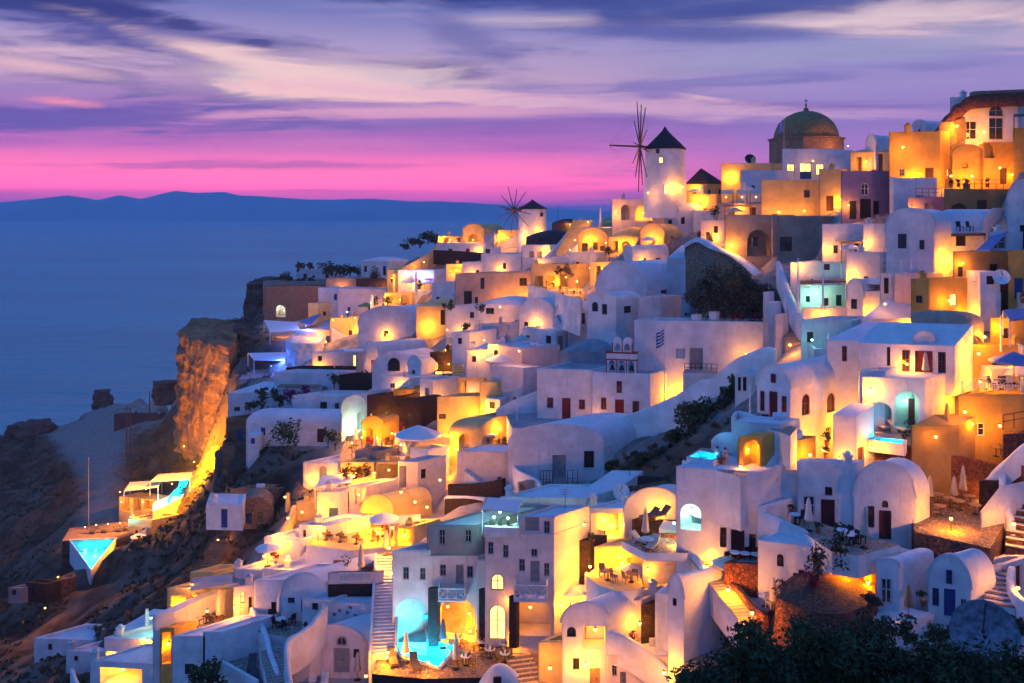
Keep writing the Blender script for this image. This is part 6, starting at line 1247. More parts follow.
# castle rock and floodlit cliff
rock('castle_crag', 0, [P(244,322,.255), P(260,322,.252), P(268,304,.258), P(292,284,.275), P(288,276,.285), P(262,288,.278)], P(270,345,.24).z, P(278,281,.265).z, 'rock', amp=1.3, rows=12); tag(bpy.data.objects['castle_crag'], 'dark crag under the castle walls at the cliff edge', 'crag')
h = H('castle wall of brown stone with a bright arched gap', 264, 320, None, 322, 286, s=0.236, th=(2, 50), dep=4, m='tanstone', par=.6, w='L 276 285.5 305 317 n30a', name='castle_wall', cat='wall'); q = h.L.pt(281, 311, -2.6); L_ = lampf('pale lamp in the castle wall gap', h.L, 281, 308, 260, out=-1.2, col=(.6,.8,1.), mat='coolbulb', group=None)
h = H('upper pinkish castle wall above the brown wall', 263, 322, None, 300, 281, s=0.246, th=(2, 50), dep=8, m='tan', name='castle_wall', cat='wall'); H('long low white house on the castle top', 296, 322, None, 282, 269, s=.255, th=(0, 50), dep=5, m='white', name='white_house'); pole('stub chimney on the castle top house', P(298, 270, .252), 2.2, r=.35, m='stone', name='chimney_post', cat='chimney')
for i, (x, y, r) in enumerate(((287, 281, 2.), (278, 284, 1.6), (326, 272, 2.6), (332, 275, 2.4), (302, 284, 1.3), (312, 284, 1.3), (300, 269, 1.4), (310, 269, 1.5))): bush('%s bush along the castle skyline' % ['second', 'first', 'tallest', 'right end', 'third', 'fourth', 'left rooftop', 'right rooftop'][i], P(x, y, .25), r, r*.75, 240, .35, 'leafdark')
rock('sea_cliff', 0, [P(178,430,.232), P(184,444,.222), P(212,462,.208), P(232,440,.205), P(240,392,.222), P(236,340,.255), P(208,335,.262), P(192,360,.262)], P(205,470,.21).z, P(215,329,.237).z, 'cliffstone', 'structure', 1.7, 22)
rock('cliff_shoulder', 0, [P(232,352,.232), P(250,372,.215), P(282,366,.21), P(296,338,.222), P(262,326,.238), P(238,330,.25)], P(250,385,.215).z, P(258,331,.23).z, 'rock', 'structure', 1.8, 12)
lampp('added third floodlight spread over the left of the sea cliff', 184, 446, 26000, s=.205, fwd=12.); lampp('floodlight dazzling at the foot of the sea cliff', 212, 458, 30000, s=.197, fwd=7.); lampp('second floodlight low under the sea cliff', 194, 462, 22000, s=.2, fwd=9.)  # third floodlight is added to turn the cliff face more orange
for i, (pts, s_) in enumerate((([(264,320),(297,322),(300,330),(270,332)], .212), ([(248,353),(290,352),(290,361),(254,360)], .2))): awning('%s pale shade sail on the cliff edge bar' % ['upper', 'lower'][i], [(a, b, s_-(b-pts[0][1])*.0007) for a, b in pts], s_, 2.6, 'whitecanvas', t=.06)
awning('bright blue shade sail beside the upper pale sail', [(298,322,.212),(312,316,.215),(321,314,.216),(311,325,.208)], .212, 2.2, 'bluecanvas', t=.06, posts=False); lampp('blue lamp under the blue shade sail', 306, 326, 420, col=BLUE, s=.206, group=None); lampp('blue lamp under the lower pale sail', 283, 359, 900, col=BLUE, s=.196, fwd=1.5, group=None); lampp('second blue lamp at the cliff edge bar', 271, 366, 600, col=BLUE, s=.192, fwd=1.5, group=None)
T('cliff edge bar terrace lit blue', [(238,380),(292,374),(294,366),(246,370)], s=.19, drop=4, m='paving', wm='cliffstone')
for i, (x, y, e) in enumerate(((284, 326, 500), (312, 304, 600), (318, 334, 900), (333, 320, 700), (326, 342, 500), (347, 312, 700), (355, 318, 500))): lampp('lamp %s' % ['under the upper pale sail', 'on the pillar by the castle wall', 'in the lit lane under the castle', 'in the court below the square castle house', 'at the foot of the lit lane', 'below the long pinkish house', 'beside the round window vault'][i], x, y, e, s=sc(x, y+6), fwd=1.)
H('yellow lit pillar house by the castle wall', 308, 318, None, 322, 303, s=.217, th=(0, 50), dep=3, m='cream', name='lamplit_house'); H('low lit house in the lane under the castle', 300, 336, None, 346, 330, s=.205, th=(8, 50), dep=5, m='cream', name='lamplit_house'); H('lit terrace row beneath the square castle house', 330, 362, None, 340, 318, s=.203, th=(4, 50), dep=4, m='cream', name='lamplit_house')
rock('white_crag', 0, [P(286,362,.19), P(318,362,.187), P(322,340,.2), P(300,336,.205), P(290,346,.2)], P(300,366,.19).z, P(302,338,.195).z, 'whiteroof', amp=.9, rows=8); tag(bpy.data.objects['white_crag'], 'whitewashed rock with little holes under the castle lane', 'rock')
# houses of the left shoulder
h = H('white porch house with lit door and pale flat roof', 312, 358, None, 376, 352, s=.169, th=(-4, 50), dep=6, w='L 353 356 355 368 Wf;L 318 322 356 361 wk', name='white_house'); lampf('low lamp on the porch house wall', h.L, 319, 366, 350, out=.7); awning('flat porch roof with white posts beside the lit door', [(344,351,.163),(366,351,.163),(366,348.5,.168),(344,348.5,.168)], .163, 2.6, 'whitecanvas')
h = H('white vault with red door and square gable window', 363, 378, 428, 376, 357, s=.163, th=(30, 58), roof='vL', rise=2.3, w='L 370.5 375 360 374 dr', name='vaulted_house'); lampf('lamp beside the red door of the square window vault', h.L, 376, 364, 250); open_umbrella('white four sided parasol before the square window vault', P(412, 372, .153), 2.4, 2.4, 'whitecanvas', n=4)
H('long dark rubble wall below the porch house', 286, 340, None, 386, 368, s=.165, th=(3, 50), dep=3, m='darkstone', name='stone_wall_block', cat='wall'); H('dark rubble block with steps under the porch house', 339, 375, None, 392, 375, s=.155, th=(4, 50), dep=3, m='darkstone', name='stone_wall_block', cat='wall')
h = H('blue shaded gable house with a dark arched door', 372, 411, None, 392, 372, s=.151, th=(6, 50), dep=6, roof='vL', rise=3.0, w='L 387 400 358 372 dka', name='vaulted_house'); _ = None
ap = h.L; dd = door(ap, (ap.u(388), ap.u(400), h.z1+.1, h.z1+2.1), True, 'dark', h.root, dep=-.03)
H('flat blue roofed house below the blue gable', 380, 421, None, 398, 377, s=.143, th=(10, 50), dep=6, name='white_house'); h = H('orange lit box house with grey door', 393, 420, None, 412, 389, s=.134, th=(0, 50), dep=4, m='ochre', w='L 413 418 391 402 dg', name='ochre_house'); lampf('lamp on the orange box house', h.L, 420, 400, 500, out=.8); lampf('lamp left on the orange box house', h.L, 398, 404, 300, out=.8)
h = H('small vault with dark attic slot and lit front', 408, 421, 450, 384, 367, s=0.1465, th=(30, 58), roof='vL', rise=1.5, w='R 436 444 370 377 n8;L 412 415 370 374 wk', name='vaulted_house'); lampf('lamp on the small vault front', h.R, 434, 372, 300, out=.7)
H('dark rubble house with a lit outside stair', 430, 468, None, 376, 352, s=.148, th=(0, 50), dep=5, m='darkstone', name='stone_house'); stairs('short lit stair against the dark rubble house', 458, 378, 458, 358, 1.6, 8, .138, .147, 'cream'); lampp('starry lamp over the short lit stair', 459, 350, 700, s=.146, fwd=.9); lampp('lamp on the yellow roof beside the short stair', 446, 350, 350, s=.15, fwd=.3)
for i, (x0, x1, y1, y0) in enumerate(((466, 490, 370, 350), (488, 508, 364, 344), (452, 470, 348, 332))): H('%s pale cube house left of the pink retaining house' % ['lower', 'middle', 'upper'][i], x0, x1, None, y1, y0, s=sc(x1, y1), th=(5, 50), dep=5, name='white_house', w='L %g %g %g %g wk' % (x0+6, x0+10, y0+6, y0+12))
open_umbrella('white flat parasol above the yellow court', P(487, 362, .135), 2.6, 2.6, 'whitecanvas', n=4); lampp('lamp under the white flat parasol', 497, 352, 600, s=.134, fwd=.8); lampp('second lamp in the yellow court', 484, 340, 500, s=.143, fwd=.8); open_umbrella('pale parasol beside the yellow court wall', P(500, 372, .13), 2., 2.4, 'whitecanvas')
h = H('blue and yellow box house with a grey door slot', 420, 433, 459, 412, 380, s=.132, th=(30, 55), w='L 425 429 388 401 dg', name='white_house'); lampf('lamp at the corner of the blue and yellow box house', h.R, 436, 404, 600, out=.9)
h = H('yellow terraced house with bar shelves', 458, 484, None, 402, 378, s=.13, th=(0, 50), dep=4, m='cream', w='L 461 479 381 394 n14', name='lamplit_house'); lampf('lamp inside the bar shelves house', h.L, 470, 384, 300, out=-.6); h = H('big yellow glowing wall under the bar shelves house', 437, 480, None, 440, 396, s=.124, th=(-6, 50), dep=4, m='cream', w='L 439 446 414 419 wk', name='lamplit_house'); lampf('lamp low on the big yellow wall', h.L, 450, 428, 700, out=1.6); lampf('lamp on the right of the big yellow wall', h.L, 474, 410, 800, out=1.6)
h = H('lit corner tower house beside the tall pink wall', 480, 497, None, 420, 382, s=.123, th=(0, 50), dep=4, m='cream', name='lamplit_house'); lampf('lamp on the lit corner tower', h.L, 485, 412, 700, out=1.2)
H('ruined dark stone house without a roof', 367, 399, None, 428, 396, s=.131, th=(8, 50), dep=5, m='darkstone', par=1.5, w='L 385 390 408 418 wk', name='stone_house'); H('stub of white wall on the ruined stone house', 369, 382, None, 402, 390, s=.135, th=(8, 50), dep=1.5, name='white_wall', cat='wall'); H('dark stone house with rounded top beside the ruin', 399, 421, None, 428, 408, s=.127, th=(4, 50), dep=4, m='darkstone', roof='vL', rise=1.2, w='L 406 412 412 420 wka', name='stone_house')
h = H('pointed white apse glowing with cyan light', 341, 366, None, 432, 411, s=.138, th=(-22, 55), dep=5, roof='vLx', rise=2.2, w='L 357 364 412 430 n18a', name='chapel'); lampf('cold lamp before the white apse', h.L, 352, 424, 400, out=1., col=COOL, group=None); lampf('warm lamp beside the white apse', h.L, 345, 434, 400, out=1.)
for (la, x0, x1, y1, y0, dk, ww) in (('white house with black paned door beside the purple bush', 292, 342, 424, 396, 6, 'L 320 327 402 414 dk;L 303.5 309 409 413.5 wb;L 335 339 403 409 wk'),):
    H(la, x0, x1, None, y1, y0, s=.148, th=(4, 50), dep=dk, w=ww, name='white_house')
H('white retaining house above the purple bush', 274, 334, None, 400, 373, s=.158, th=(6, 50), dep=4, m='white', name='white_house'); H('small white house at the cliff side with a hatch', 228, 272, None, 414, 392, s=.157, th=(-6, 50), dep=6, roof='slope', rise=1., w='L 234 240 407 411 ww', name='white_house')
bush('purple bougainvillea mass on the white wall', P(294, 402, .15), 1.9, 1.5, 420, .26, 'flowerpurple', name='bougainvillea'); bush('purple bougainvillea tail hanging right', P(304, 394, .151), 1.2, .7, 160, .24, 'flowerpurple', name='bougainvillea')
for i, (x, y, r) in enumerate(((262, 409, 1.6), (275, 398, 1.2), (250, 410, 1.), (282, 404, 1.), (334, 386, 1.3), (262, 396, 1.0))): bush('%s garden shrub at the cliff side house' % ['large', 'upright', 'small left', 'small right', 'far right', 'rear'][i], P(x, y, .152), r, r*.8, 200, .26, 'leafdark')
h = H('long white vaulted house side above the dark rocks', 246, 341, None, 444, 424, s=.1405, th=(3, 50), dep=6, roof='vR', rise=1.6, name='vaulted_house'); H('tan stone corner below the cliff side house', 226, 249, None, 444, 418, s=.149, th=(6, 50), dep=4, m='cliffstone', name='stone_house')
bush('big rounded bush before the long white vault', P(289, 441, .135), 2.3, 2.1, 520, .28, 'leafdark', clumps=9); bush('upright bush at the right end of the long vault', P(328, 446, .13), 1.1, 1.5, 240, .24, 'leafdark'); bush('tall plant left of the yellow square', P(335, 448, .126), .8, 1.4, 180, .22, 'leafdark')
for i, (ring, za, zb, m) in enumerate((([(232,470,.143),(262,476,.14),(262,446,.146),(238,444,.15)], 484, 446, 'rock'), ([(262,474,.138),(304,474,.134),(302,448,.138),(266,446,.143)], 482, 452, 'rock'), ([(212,486,.16),(236,492,.15),(238,456,.156),(222,452,.165)], 500, 452, 'rock'))):
    rock('crag', 0, [P(*q) for q in ring], P(ring[0][0], za, ring[0][2]).z, P(ring[0][0], zb, ring[0][2]).z, m, amp=1.2, rows=9)
for o, la in zip([q for q in bpy.data.objects if q.name.startswith('crag')], ('brown crag under the tan stone corner', 'broken dark crag under the long white vault', 'tall crag beside the narrow pools')): tag(o, la, 'crag')
# yellow square with parasols (H tile) and houses round it
t = T('yellow lit dining square with closed parasols and an agave', [(338,462),(404,468),(412,446),(400,430),(346,436)], s=.1175, drop=3, m='paving')
for i, (x, y) in enumerate(((375.5, 456), (382, 460), (356, 446), (369, 442))): closed_umbrella('%s closed parasol on the dining square' % ['left front', 'right front', 'far left', 'rear'][i], t.at(x, y), 2.5, 'whitecanvas')
pl = ['near the cyan apse', 'by the left kerb', 'in the middle', 'under the ruin', 'by the right lane', 'at the front', 'at the rear']
for i, (x, y) in enumerate(((350, 448), (356, 458), (372, 452), (386, 444), (398, 452), (382, 465), (366, 444))): table('dining square table %s' % pl[i], t.at(x, y), .5, 'wood'); chair('dining square chair %s' % pl[i], t.at(x+4, y+1), 1., 'wood')
for i, (x, y, e) in enumerate(((347, 444, 700), (362, 452, 700), (378, 444, 800), (392, 448, 800), (401, 460, 600), (352, 458, 600), (388, 436, 500))): lamp('post lamp of the dining square %s' % pl[i], t.at(x, y)+Vector((0, 0, 1.8)), e, post=1.8, kind='post_lamp')
agave('spiky agave at the front of the dining square', t.at(383, 462), 1.7); wall('curved grey parapet right of the dining square', [(396,432,.124),(404,442,.12),(408,454,.116),(404,466,.113)], 1.6, .3, 'pinkish'); H('dark blue shade roof block left of the agave', 355, 376, None, 470, 452, s=.1155, th=(20, 50), dep=3, m='greyplaster', name='shade_house')
h = H('orange lit arcade house behind the dining square', 362, 382, None, 446, 424, s=.126, th=(-5, 50), dep=3, m='ochre', roof='vL', rise=.9, w='L 366 373 428 444 n10a', name='ochre_house'); lampf('lamp in the orange arcade house', h.L, 378, 436, 450, out=.8)
open_umbrella('large pinkish parasol on the pale terrace block', P(418, 452, .1145), 2.7, 3.1, 'whitecanvas'); h = H('lavender terrace block with an orange flank', 410, 428, 450, 476, 450, s=.1115, th=(26, 55), par=.5, m='white', name='white_house'); lampf('lamp low on the orange flank of the terrace block', h.R, 440, 468, 600, out=1.1); T('yellow lit terrace behind the large pinkish parasol', [(414,446),(452,448),(448,434),(424,434)], s=.116, drop=3, m='cream', wm='cream'); lampp('lamp on the yellow terrace behind the parasol', 440, 436, 700, s=.1155, fwd=.4)
h = H('arch house with glowing doorway above the railing terrace', 449, 482, None, 454, 431, s=.1145, th=(0, 50), dep=5, roof='vR', rise=1.2, m='cream', w='L 459 469 434 452 n14a', name='lamplit_house'); lampf('lamp in the glowing arch doorway', h.L, 456, 447, 600, out=.8)
t = T('railing terrace bright with restaurant lamps', [(460,452),(506,454),(510,438),(478,432)], s=.1125, drop=4.6, m='paving', wm='pinkish'); railing('pale railing of the bright restaurant terrace', [t.at(460.5, 452), t.at(505, 453.5)], 1., 'framewhite', rails=3)
pq = ['left', 'middle', 'right', 'rear']
for i, (x, y) in enumerate(((474, 446), (486, 446), (497, 447), (490, 440))): table('%s table on the railing terrace' % pq[i], t.at(x, y), .45, 'wood'); chair('%s chair on the railing terrace' % pq[i], t.at(x+4, y+1), 1.1, 'wood'); lamp('%s lamp on the railing terrace' % pq[i], t.at(x+2, y-2)+Vector((0, 0, 1.9)), 600, post=1.9, kind='post_lamp')
bush('dark plant beside the railing terrace lamps', t.at(503, 446), .6, .9, 120, .16, 'leafdark')
hb = H('tall pinkish wall under the railing terrace', 457, 512, None, 494, 452, s=.108, th=(4, 50), dep=4, par=.03, m='pinkish', name='pink_house'); hh = H('yellow glowing house behind the railing terrace', 474, 512, None, 444, 416, s=.118, th=(0, 50), dep=4, m='cream', w='L 480 486 426 440 n10a;L 496 502 424 440 n10', name='lamplit_house'); lampf('lamp on the glowing house behind the railing terrace', hh.L, 491, 430, 800, out=1.2)
hg = H('great white house with curved shoulder, gate and two dark doorways', 508, 604, None, 487, 447, s=.1035, th=(0, 50), dep=8, roof='vLx', rise=2.4, rim=False, w='L 552.5 566 455 487 dg;L 584 594 451 468 dk', name='vaulted_house')
railing('rusty gate and fence before the great white house', [hg.L.pt(540, 487, 1.), hg.L.pt(552, 487, 1.)], 2., 'brown', step=.35); railing('second fence panel right of the grey gate', [hg.L.pt(567, 487, 1.), hg.L.pt(577, 486, 1.)], 2., 'brown', step=.5)
wall('white parapet curving down left of the great white house', [(510,440,.107),(511,455,.105),(516,468,.103),(526,474,.101),(538,480,.0995),(541,488,.0985)], 3.2, .4); wall('dark rubble terrace wall above the hotel roof', [(449,484,.1065),(470,484,.1055),(492,481,.104),(504,478,.103)], 2.2, .6, 'darkstone', smooth=2, name='retaining_wall'); wall('lower dark rubble terrace wall above the hotel roof', [(446,498,.102),(465,498,.101),(484,499,.1)], 2.4, .6, 'darkstone', smooth=2, name='retaining_wall'); wall('white coping between the two rubble terrace walls', [(446,496,.1023),(466,496.5,.1013),(486,498,.1)], .4, .8, smooth=2, name='coping')
H('cream lime kiln box with vent by the hotel roof', 518, 528, None, 494, 482, s=.099, th=(0, 50), dep=1.2, m='tan', w='L 519.5 526 484 490 n3', name='vent_box', cat='vent')
# ================================================================== lower left: orange houses, blue houses
h = H('small white house with arched grey door at the scrub edge', 303, 341, None, 490, 463, s=.12, th=(6, 50), dep=6, par=.25, w='L 319 327 466 483 dga', name='white_house'); lampf('lamp beside the arched grey door', h.L, 333, 476, 350, out=.6); lampf('lamp on the left pier of the arched grey door house', h.L, 313, 478, 350, out=.6)
awning('pale violet tiled shade roof below the arched grey door', [(315,487,.1075),(352,482,.1075),(354,474,.1135),(322,475,.1135)], .1075, 2.3, 'whitecanvas'); lampp('lamp under the pale violet shade roof', 330, 492, 500, s=.107, fwd=-.2)
h = H('orange lit house with niche window under the violet roof', 317, 349, None, 528, 492, s=.1045, th=(0, 50), dep=5, m='pinkish', name='orange_house'); lampf('lamp on the orange lit house below the violet roof', h.L, 324, 512, 600, out=1.3); h = H('orange and pink house beside the bright round vault', 348, 366, None, 520, 486, s=.1045, th=(0, 50), dep=4, m='pinkish', w='L 355 362 489 504 n3', name='orange_house'); lampf('lamp above the bright round vault', h.L, 360, 492, 250, out=.8)
h = H('bright round vault mouth glowing yellow', 360, 392, None, 530, 512, s=.102, th=(-6, 50), dep=5, roof='vL', rise=1.7, m='cream', w='L 364 387 503 529 n14a', name='vaulted_house'); lampp('dazzling lamp in the round vault mouth', 372.5, 516, 700, s=.1005, fwd=.5)
H('sloping pinkish roof behind the bright round vault', 374, 406, None, 512, 492, s=.108, th=(10, 50), dep=4, roof='slope', rise=1.2, m='pinkish', name='pink_house'); h = H('tall pink orange house with dark doorway on the lamp lane', 398, 418, 446, 508, 462, s=.107, th=(8, 48), m='pinkish', w='L 399 406 466 489 n12;R 421 426 469 478.5 wk', name='pink_house')
for i, (x, y, e) in enumerate(((374, 473, 600), (401, 492, 500), (415, 502, 700), (427, 507, 700), (389, 470, 600), (440, 480, 700), (354, 476, 600))): lampp('lamp %s' % ['on the slanted yellow roof', 'at the dark doorway of the lamp lane', 'on the left of the lamp lane', 'on the right of the lamp lane', 'inside the open yellow loft', 'on the flank of the tall pink orange house', 'under the little trees of the lamp lane'][i], x, y, e, s=sc(x, y+6), fwd=.6)
h = H('open yellow loft restaurant at the end of the lamp lane', 376, 400, None, 486, 462, s=.112, th=(0, 50), dep=5, m='cream', w='L 378 398 464 482 n25', name='restaurant_house'); h = H('leafy yellow court house left of the loft', 340, 374, None, 486, 462, s=.1135, th=(0, 50), dep=4, m='cream', w='L 346 354 466 482 n12;L 359 367 466 482 n12', name='lamplit_house'); lampf('lamp in the leafy yellow court', h.L, 357, 470, 700, out=.9)
for i, (x, y) in enumerate(((346, 484), (356, 486), (366, 484))): bush('%s little tree in the leafy yellow court' % ['left', 'middle', 'right'][i], P(x, y, .1105), .8, .9, 160, .2, 'leafdry', trunk=.6)
wall('slanted yellow roof edge above the round vault', [(353,480,.109),(364,478,.1085),(376,472,.1085)], .5, 1.2, 'cream', smooth=2, name='roof_edge')
t = T('yellow terrace with low tables before the blue wall', [(306,545),(352,551),(394,546),(396,530),(344,523),(322,528)], s=.096, drop=3, m='cream')
for i, (x, y) in enumerate(((326, 540), (340, 542), (356, 544), (372, 541), (386, 537))): table('low table %s on the yellow terrace' % ['first from the blue wall', 'second from the blue wall', 'in the middle', 'before the vault mouth', 'under the fan parasol'][i], t.at(x, y), .45, 'wood'); chair('low chair %s on the yellow terrace' % ['first from the blue wall', 'second from the blue wall', 'in the middle', 'before the vault mouth', 'under the fan parasol'][i], t.at(x+4, y), 1.3, 'wood')
for i, (x, y, e) in enumerate(((318, 541, 500), (348, 532, 600), (366, 536, 600), (378, 545, 600), (392, 540, 500))): lamp('%s lamp of the yellow terrace' % ['left end', 'rear', 'middle', 'front', 'right end'][i], t.at(x, y)+Vector((0, 0, 1.2)), e, post=1.2, kind='post_lamp')
open_umbrella('lilac pleated fan parasol above the yellow terrace', P(384, 536, .0975), 1.45, 2.3, 'whitecanvas', n=14); open_umbrella('pale square parasol at the left of the yellow terrace', P(334, 538, .101), 1.9, 2.2, 'whitecanvas', n=4); awning('striped grey violet awning beside the hotel roof', [(390,524,.0955),(420,521,.0945),(421,514,.099),(394,516,.0995)], .0955, 2.4, 'canvas', posts=True)
h = H('lit open pavilion under the striped awning', 396, 414, None, 556, 526, s=.0935, th=(0, 50), dep=3, m='cream', w='L 398 412 528 546 n16', name='pavilion'); lampf('lamp inside the lit pavilion', h.L, 404, 537, 500, out=-.5); closed_umbrella('yellow lit closed parasol beside the stair head', P(386, 556, .0925), 2.4)
stairs('long stair dropping beside the hotel from yellow to lilac light', 383, 655, 387, 556, 1.75, 30, .0795, .0915, 'pinkish', sm='white', sides=.35); lampp('lamp on the upper flight of the hotel stair', 392, 572, 500, s=.0895, fwd=.5); lampp('bright lamp at the head of the hotel stair', 389, 548, 700, s=.0915, fwd=.5); lampp('starry lamp at the foot of the hotel stair', 387, 657, 600, s=.078, fwd=.5)
wall('lit yellow wall path climbing to the violet roof', [(247,576,.096),(262,562,.0985),(272,546,.101),(284,528,.1045),(292,515,.1075),(296,505,.11)], 2.6, .8, 'cream', smooth=3)
for i, (x, y) in enumerate(((252, 572), (264, 556), (278, 534), (288, 518))): lampp('%s lamp of the lit wall path' % ['lowest', 'second', 'third', 'top'][i], x, y, 380, s=sc(x, y)-.004, fwd=.9)
pole('glowing yellow pillar at the top of the lit wall path', P(288, 507, .112), 1.6, r=.35, m='cream', name='pillar'); lampp('lamp beside the glowing yellow pillar', 285, 497, 250, s=.11, fwd=.6); H('white terrace house with pinkish floor below the lit path', 264, 300, None, 562, 540, s=.0965, th=(14, 50), dep=5, par=.3, rm='pinkish', w='L 270 274 548 556 wk', name='white_house'); lampp('lamp under the pinkish terrace', 288, 556, 350, s=.0935, fwd=.3)
H('blue shaded block at the left of the yellow terrace', 299, 326, None, 562, 526, s=.0975, th=(10, 50), dep=5, w='L 303 306 530 537 wk', name='white_house')
H('flat violet roofed cabin with lit side right of the path', 296, 318, None, 520, 502, s=.108, th=(6, 50), dep=3, m='cream', rm='whiteroof', name='lamplit_house'); lampp('lamp on the side of the violet roofed cabin', 302, 512, 400, s=.105, fwd=.6)
# scrub edge hut
h = H('small white hut with a blue door on the dark slope', 206, 243, None, 528, 505, s=.1125, th=(4, -12), dep=4, par=.15, w='L 221 227.5 509 528 db', name='white_hut', fd=0.3); h = H('stone vault hut with blue doors and dark windows', 239, 273, None, 526, 512, s=0.1165, th=(2, -12), dep=4, m='tanstone', roof='vL', rise=1.6, w='L 246 252 513 524 db;L 233 238 512 520 wk;L 258 263 512 522 wk', name='stone_hut', fd=0.4); H('long flat roofed ruin behind the blue door hut', 230, 280, None, 510, 488, s=.1225, th=(-5, 50), dep=3, m='tanstone', rm='whiteroof', w='L 238 252 494 507 n25;L 256 270 495 508 n25', name='stone_ruin', fd=0.6)
h = H('lit white gate house on the goat path', 190, 214, None, 590, 572, s=.098, th=(0, 50), dep=3, m='cream', name='gate_house')
stairs('rough lit steps on the dark slope', 206, 572, 222, 540, 1.6, 12, .1005, .1085, 'cliffstone', DR=.5); 
for i, (x, y) in enumerate(((218, 540), (210, 556), (206, 568), (198, 576), (192, 584))): lampp('%s lamp of the goat path' % ['top', 'second', 'third', 'fourth', 'lowest'][i], x, y, 420, s=sc(x, y)-.003, fwd=.8)
# blue houses bottom left
h = H('blue vaulted house with dark window above the chair terrace', 281, 327, None, 622, 598, s=.0875, th=(4, 50), dep=7, roof='vL', rise=2.1, w='L 288 294.5 592.5 603 wk;L 301 308 599 612 dk', name='vaulted_house'); h = H('blue flat house beside the blue vault', 254, 282, None, 626, 580, s=.0885, th=(0, 50), dep=6, par=.2, w='L 271 276 602 616 dk', name='white_house')
h = H('pink lit house with orange window and dark side door', 233, 254, None, 622, 584, s=.0895, th=(-24, 55), dep=6, par=.2, m='pinkish', w='L 240.5 245 592 603 Ww;L 248.5 252 597 614 dk', name='pink_house'); H('small blue house step below the blue vault', 302, 330, None, 628, 600, s=0.0862, th=(6, 50), dep=3, par=.2, w='L 312 318 603 610 wk', name='white_house')
H('blue roof terrace above the blue vault', 262, 340, None, 592, 572, s=.0925, th=(6, 50), dep=6, par=.3, name='white_house'); h = H('blue rounded vault above the blue roof terrace', 300, 340, None, 580, 562, s=.0955, th=(8, 50), dep=6, roof='vR', rise=1.0, name='vaulted_house'); H('blue stepped house left of the roof terrace', 234, 264, None, 592, 570, s=.0945, th=(8, 50), dep=5, par=.3, name='white_house')
t = T('blue shaded terrace with black chairs and a closed parasol', [(258,632),(300,640),(304,620),(262,614)], s=.0855, drop=3, m='paving')
closed_umbrella('white closed parasol on the blue shaded terrace', t.at(280, 620), 2.4, 'whitecanvas')
for i, (x, y) in enumerate(((270, 622), (276, 628), (286, 630), (292, 624))): chair('%s black chair on the blue shaded terrace' % ['rear', 'front left', 'front right', 'right'][i], t.at(x, y), i*1.3, 'metal')
table('round table among the black chairs', t.at(281, 627), .45, 'whitemetal')
wall('tall blue curved wall dropping left of the stair', [(252,607,.0885),(260,620,.0865),(266,634,.0845),(270,650,.082),(276,668,.0795),(281,690,.077)], 2.6, .4); stairs('blue shaded stair between two curved walls', 281, 690, 270, 648, 1.7, 14, .0765, .083, 'white', sm='paving'); wall('pink lit wall right of the blue shaded stair', [(326,604,.0835),(312,622,.082),(300,632,.081),(288,640,.08),(287,660,.078),(292,690,.0755)], 3., .4, 'pinkish')
t = T('lower blue terrace with a dark sun bed', [(218,668),(256,690),(262,660),(246,632),(226,634)], s=.083, drop=3, par=.7, edges=(0, 4), m='paving'); chair('dark chair on the lower blue terrace', t.at(236, 655), .4, 'metal'); lounger('dark sun bed on the lower blue terrace', t.at(252, 668), .2, 'cushiondark'); lounger('second dark sun bed at the frame bottom', t.at(257, 684), .5, 'cushiondark')
wall('blue curved parapet behind the lower blue terrace', [(224,634,.086),(230,624,.0875),(240,618,.0885),(252,616,.0885)], 2., .35)
h = H('lit pergola house with lamps and open room', 167, 232, None, 622, 590, s=.0915, th=(4, 50), dep=6, m='cream', rm='greyroof', par=.15, w='L 171 186 596 612 n20;L 192 205 594 614 n20;L 211 226 592 616 n20', name='pergola_house')
for x, e in ((178, 400), (198, 700), (220, 500)): lampf('lamp in the %s bay of the pergola house' % {178: 'left', 198: 'middle', 220: 'right'}[x], h.L, x, 606, e, out=-.6)
awning('flat grey roof deck over the pergola house', [(190,590,.089),(233,583,.089),(231,574,.0945),(192,578,.0945)], .089, 1.4, 'greyroof', posts=False); lampp('starry lamp on the pergola house terrace', 207, 611, 600, s=.0885, fwd=.6); lampp('starry lamp at the pink house corner', 235, 607, 600, s=.0885, fwd=.5); lampp('lamp at the far left corner of the pergola house', 192, 585, 350, s=.092, fwd=.6)
t = T('terrace with dark tables before the pergola house', [(176,634),(226,630),(232,616),(180,618)], s=.0882, drop=3, m='paving')
for i, (x, y) in enumerate(((196, 624), (206, 623), (216, 621), (218, 628))): table('%s dark table before the pergola house' % ['left', 'middle', 'right', 'front'][i], t.at(x, y), .4, 'wood'); chair('%s dark chair before the pergola house' % ['left', 'middle', 'right', 'front'][i], t.at(x+4, y), 1., 'wood')
closed_umbrella('slim closed parasol before the pergola house', t.at(219, 627), 3.4)
H('blue sloping wing at the left of the pergola house', 153, 174, None, 660, 612, s=.0885, th=(-20, 50), dep=6, roof='slope', rise=1., name='white_house'); h = H('white block with a hedge on its edge at bottom left', 172, 205, None, 690, 636, s=.0835, th=(0, 50), dep=6, par=.05, name='white_house'); H('pale block right of the hedge', 203, 222, None, 690, 632, s=.0835, th=(0, 50), dep=5, par=.05, m='white', name='white_house')
mb = MB()
for i in range(14): q = P(174+i*.7, 633+i*2.2, .088-.00025*i); leaves(mb, q, .3, .3, .28, 45, .14, 0, 3)
